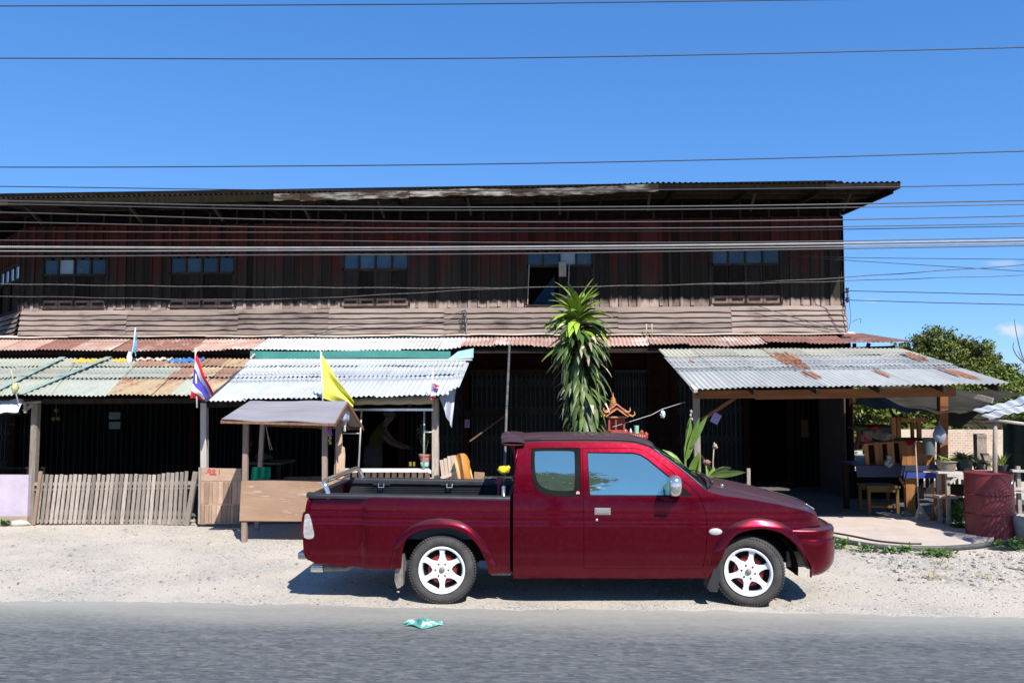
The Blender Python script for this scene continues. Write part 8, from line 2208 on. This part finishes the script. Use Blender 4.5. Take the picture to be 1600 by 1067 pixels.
# =====================  TREES  =====================
BARK = pm('bark', (0.14, 0.11, 0.08), (0.09, 0.07, 0.05), 8, rough=.95, bump=.5)
def leafmat(n, a, b_):
    m = pm(n, a, b_, 1.2, rough=.55, rnd=1.1, spec=.3); return m
TL = [leafmat('tree_leaf_olive', (0.12, 0.14, 0.028), (0.078, 0.098, 0.02)), leafmat('tree_leaf_green', (0.065, 0.115, 0.018), (0.045, 0.085, 0.014)), leafmat('tree_leaf_yellow_green', (0.13, 0.16, 0.026), (0.085, 0.115, 0.018))]
def tree(name, lab, base, crown_c, rad, nclump, nleaf, m, seed=1, leaf=.10, trunk_r=.18, clump=.5, grp='trees behind the house', cat='tree', low=-.7):
    rnd = random.Random(seed); base = Vector(base); cc = Vector(crown_c)
    t = thing(name, lab, cat, tuple(base), grp)
    mb = MB(); mb.tube([base, base.lerp(cc, .35) + Vector((.1, 0, 0)), base.lerp(cc, .8)], [trunk_r, trunk_r * .75, trunk_r * .5], 10)
    cl = []
    for k in range(nclump):
        while True:
            d = Vector((rnd.gauss(0, 1), rnd.gauss(0, 1), rnd.gauss(0, 1))).normalized()
            if d.z > low: break
        q = rnd.uniform(.70, 1.0) if rnd.random() < .75 else rnd.uniform(.1, .7)
        q *= 1 + .10 * math.sin(d.x * 7 + seed) * math.cos(d.z * 6)
        c = cc + Vector((d.x * rad[0] * q, d.y * rad[1] * q, d.z * rad[2] * q)); cl.append(c)
        if k % 7 == 0: s0 = base.lerp(cc, rnd.uniform(.5, .85)); mb.tube([s0, s0.lerp(c, .5) + Vector((0, 0, .15)), c], [trunk_r * .3, trunk_r * .2, trunk_r * .06], 5, cap=False)
    mb.build('trunk', BARK, t, smooth=True)
    mb = MB()
    for c in cl:
        tone = rnd.random(); cr = clump * rnd.uniform(.6, 1.25)
        for j in range(nleaf):
            d = Vector((rnd.gauss(0, 1), rnd.gauss(0, 1), rnd.gauss(0, .8))); d = d.normalized() * cr * rnd.random() ** .5
            p = c + d; s_ = leaf * rnd.uniform(.6, 1.3); n_ = Vector((rnd.uniform(-1, 1), rnd.uniform(-1, 1), rnd.uniform(.0, 1.3))).normalized(); a = n_.orthogonal().normalized(); a.rotate(Matrix.Rotation(rnd.uniform(0, 6.28), 3, n_)); b2 = n_.cross(a)
            mb.t = max(0, min(1, tone * .7 + rnd.random() * .5)); mb.quad(p - a * s_, p + b2 * s_ * .45, p + a * s_, p - b2 * s_ * .45)
    mb.build('crown', m, t); return t
c = P(1478, 592, 30); tree('broadleaf_tree', 'large round olive green tree rising above the right awning', (c.x, 30, 0), (c.x - .05, 30, c.z - .25), (2.15, 2.1, 1.85), 620, 100, TL[0], 3, .066, .3, .30)
c = P(1575, 605, 34); tree('broadleaf_tree', 'darker rounded tree right of the large olive tree', (c.x, 34, 0), (c.x + .5, 34, c.z - .75), (2.2, 2.0, 1.25), 340, 80, TL[1], 5, .075, .25, .33)
c = P(1548, 620, 27); tree('broadleaf_tree', 'lower yellow green tree in front of the two big trees', (c.x, 27, 0), (c.x + .2, 27, c.z - .2), (2.0, 1.5, 1.05), 260, 60, TL[2], 6, .062, .2, .30)
c = P(1720, 600, 38); tree('broadleaf_tree', 'tree beyond the right edge of the photo', (c.x, 38, 0), (c.x + .4, 38, c.z - .8), (3.0, 3, 2.0), 200, 50, TL[1], 7, .16, .3, .6)
c = P(1380, 640, 26); tree('shrub', 'sunlit bush seen under the rusty awning beside the house corner', (c.x, 26, 0), (c.x, 26, c.z - .4), (1.7, 1.2, 1.3), 120, 50, TL[2], 8, .10, .06, .35, 'bushes behind the house', 'bush')
c = P(1450, 652, 25.5); tree('shrub', 'lower bush seen under the tarpaulin right of the sunlit bush', (c.x, 25.5, 0), (c.x, 25.5, c.z - .4), (1.7, 1.2, 1.1), 110, 50, TL[0], 9, .10, .06, .35, 'bushes behind the house', 'bush')
c = P(1340, 640, 24); tree('shrub', 'greyish bush right against the house corner', (c.x, 28, 0), (c.x + .5, 28, 1.6), (1.4, 1.2, 1.5), 90, 45, leafmat('dusty_leaf', (0.12, 0.13, 0.07), (0.08, 0.09, 0.05)), 10, .10, .06, .35, 'bushes behind the house', 'bush')
for k, (px, Yt, s_) in enumerate(((1900, 45, 3.5), (2150, 50, 4.2), (2400, 46, 3.2))):
    c = P(px, 600, Yt); tree('broadleaf_tree', ['first', 'second', 'third'][k] + ' far tree beyond the right edge of the photo', (c.x, Yt, 0), (c.x, Yt, 2.6), (s_, s_, 2.6), 90, 40, TL[k % 3], 60 + k, .25, .3, .9)
# bare twigs reaching in at the right edge
mb = MB()
tw = [[(1640, 610), (1612, 585), (1597, 555), (1588, 520), (1585, 499)], [(1625, 600), (1603, 570), (1589, 556), (1583, 543), (1584, 535)], [(1640, 600), (1610, 582), (1590, 548)]]
for pts in tw: mb.tube([P(a, b_, 20) for a, b_ in crom(pts, 5)], .018, 5, r2=.006)
a = P(1640, 610, 20); mb.tube([(a.x + .3, 20, 0), (a.x + .1, 20, 1.2), a], [.08, .06, .02], 8)
o = mb.build('bare_sapling', BARK, smooth=True); tag(o, 'bare leafless twigs reaching into the sky at the right edge', 'sapling')
# trees on the opposite side of the road, mirrored in the cab windows
tree('broadleaf_tree', 'tall loose tree on the opposite side of the road', (0.9, -13.5, 0), (0.9, -13.5, 14.2), (1.9, 1.8, 3.4), 90, 30, TL[1], 70, .26, .3, .8, 'trees across the road', low=-1)
tree('broadleaf_tree', 'shorter tree on the opposite side of the road', (6.6, -17.5, 0), (6.6, -17.5, 9.6), (2.6, 2.2, 2.2), 80, 30, TL[1], 71, .26, .3, .8, 'trees across the road', low=-1)

# palm outside the frame that dapples the drum
pb = Vector((7.2, 10.25, 0)); pmt = thing('small_palm', 'small palm beyond the right edge of the photo, shading the drum', 'palm', tuple(pb))
mb = MB(); mb.tube([pb, pb + Vector((.02, .02, 1.2)), pb + Vector((0, .05, 2.3))], [.10, .08, .06], 10); mb.build('trunk', BARK, pmt, smooth=True)
mb = MB(); rnd = random.Random(91)
for k in range(9):
    az = R(120 + k * 27); q = pb + Vector((0, .05, 2.3)); L = 1.15; ang = .55
    for i in range(22):
        d = Vector((math.cos(az) * math.cos(ang), math.sin(az) * math.cos(ang), math.sin(ang))); sd = Vector((-math.sin(az), math.cos(az), 0)); q2 = q + d * (L / 22)
        mb.t = rnd.random(); mb.bar(q, q2, .018, .012)
        for sg in (-1, 1): leaf_strip(mb, q2, sd * sg + d * .7, .34 * math.sin(math.pi * (i + 3) / 27), .032, .9, 3, .1, rnd.random())
        q = q2; ang -= .075
mb.build('fronds', LEAFG, pmt)
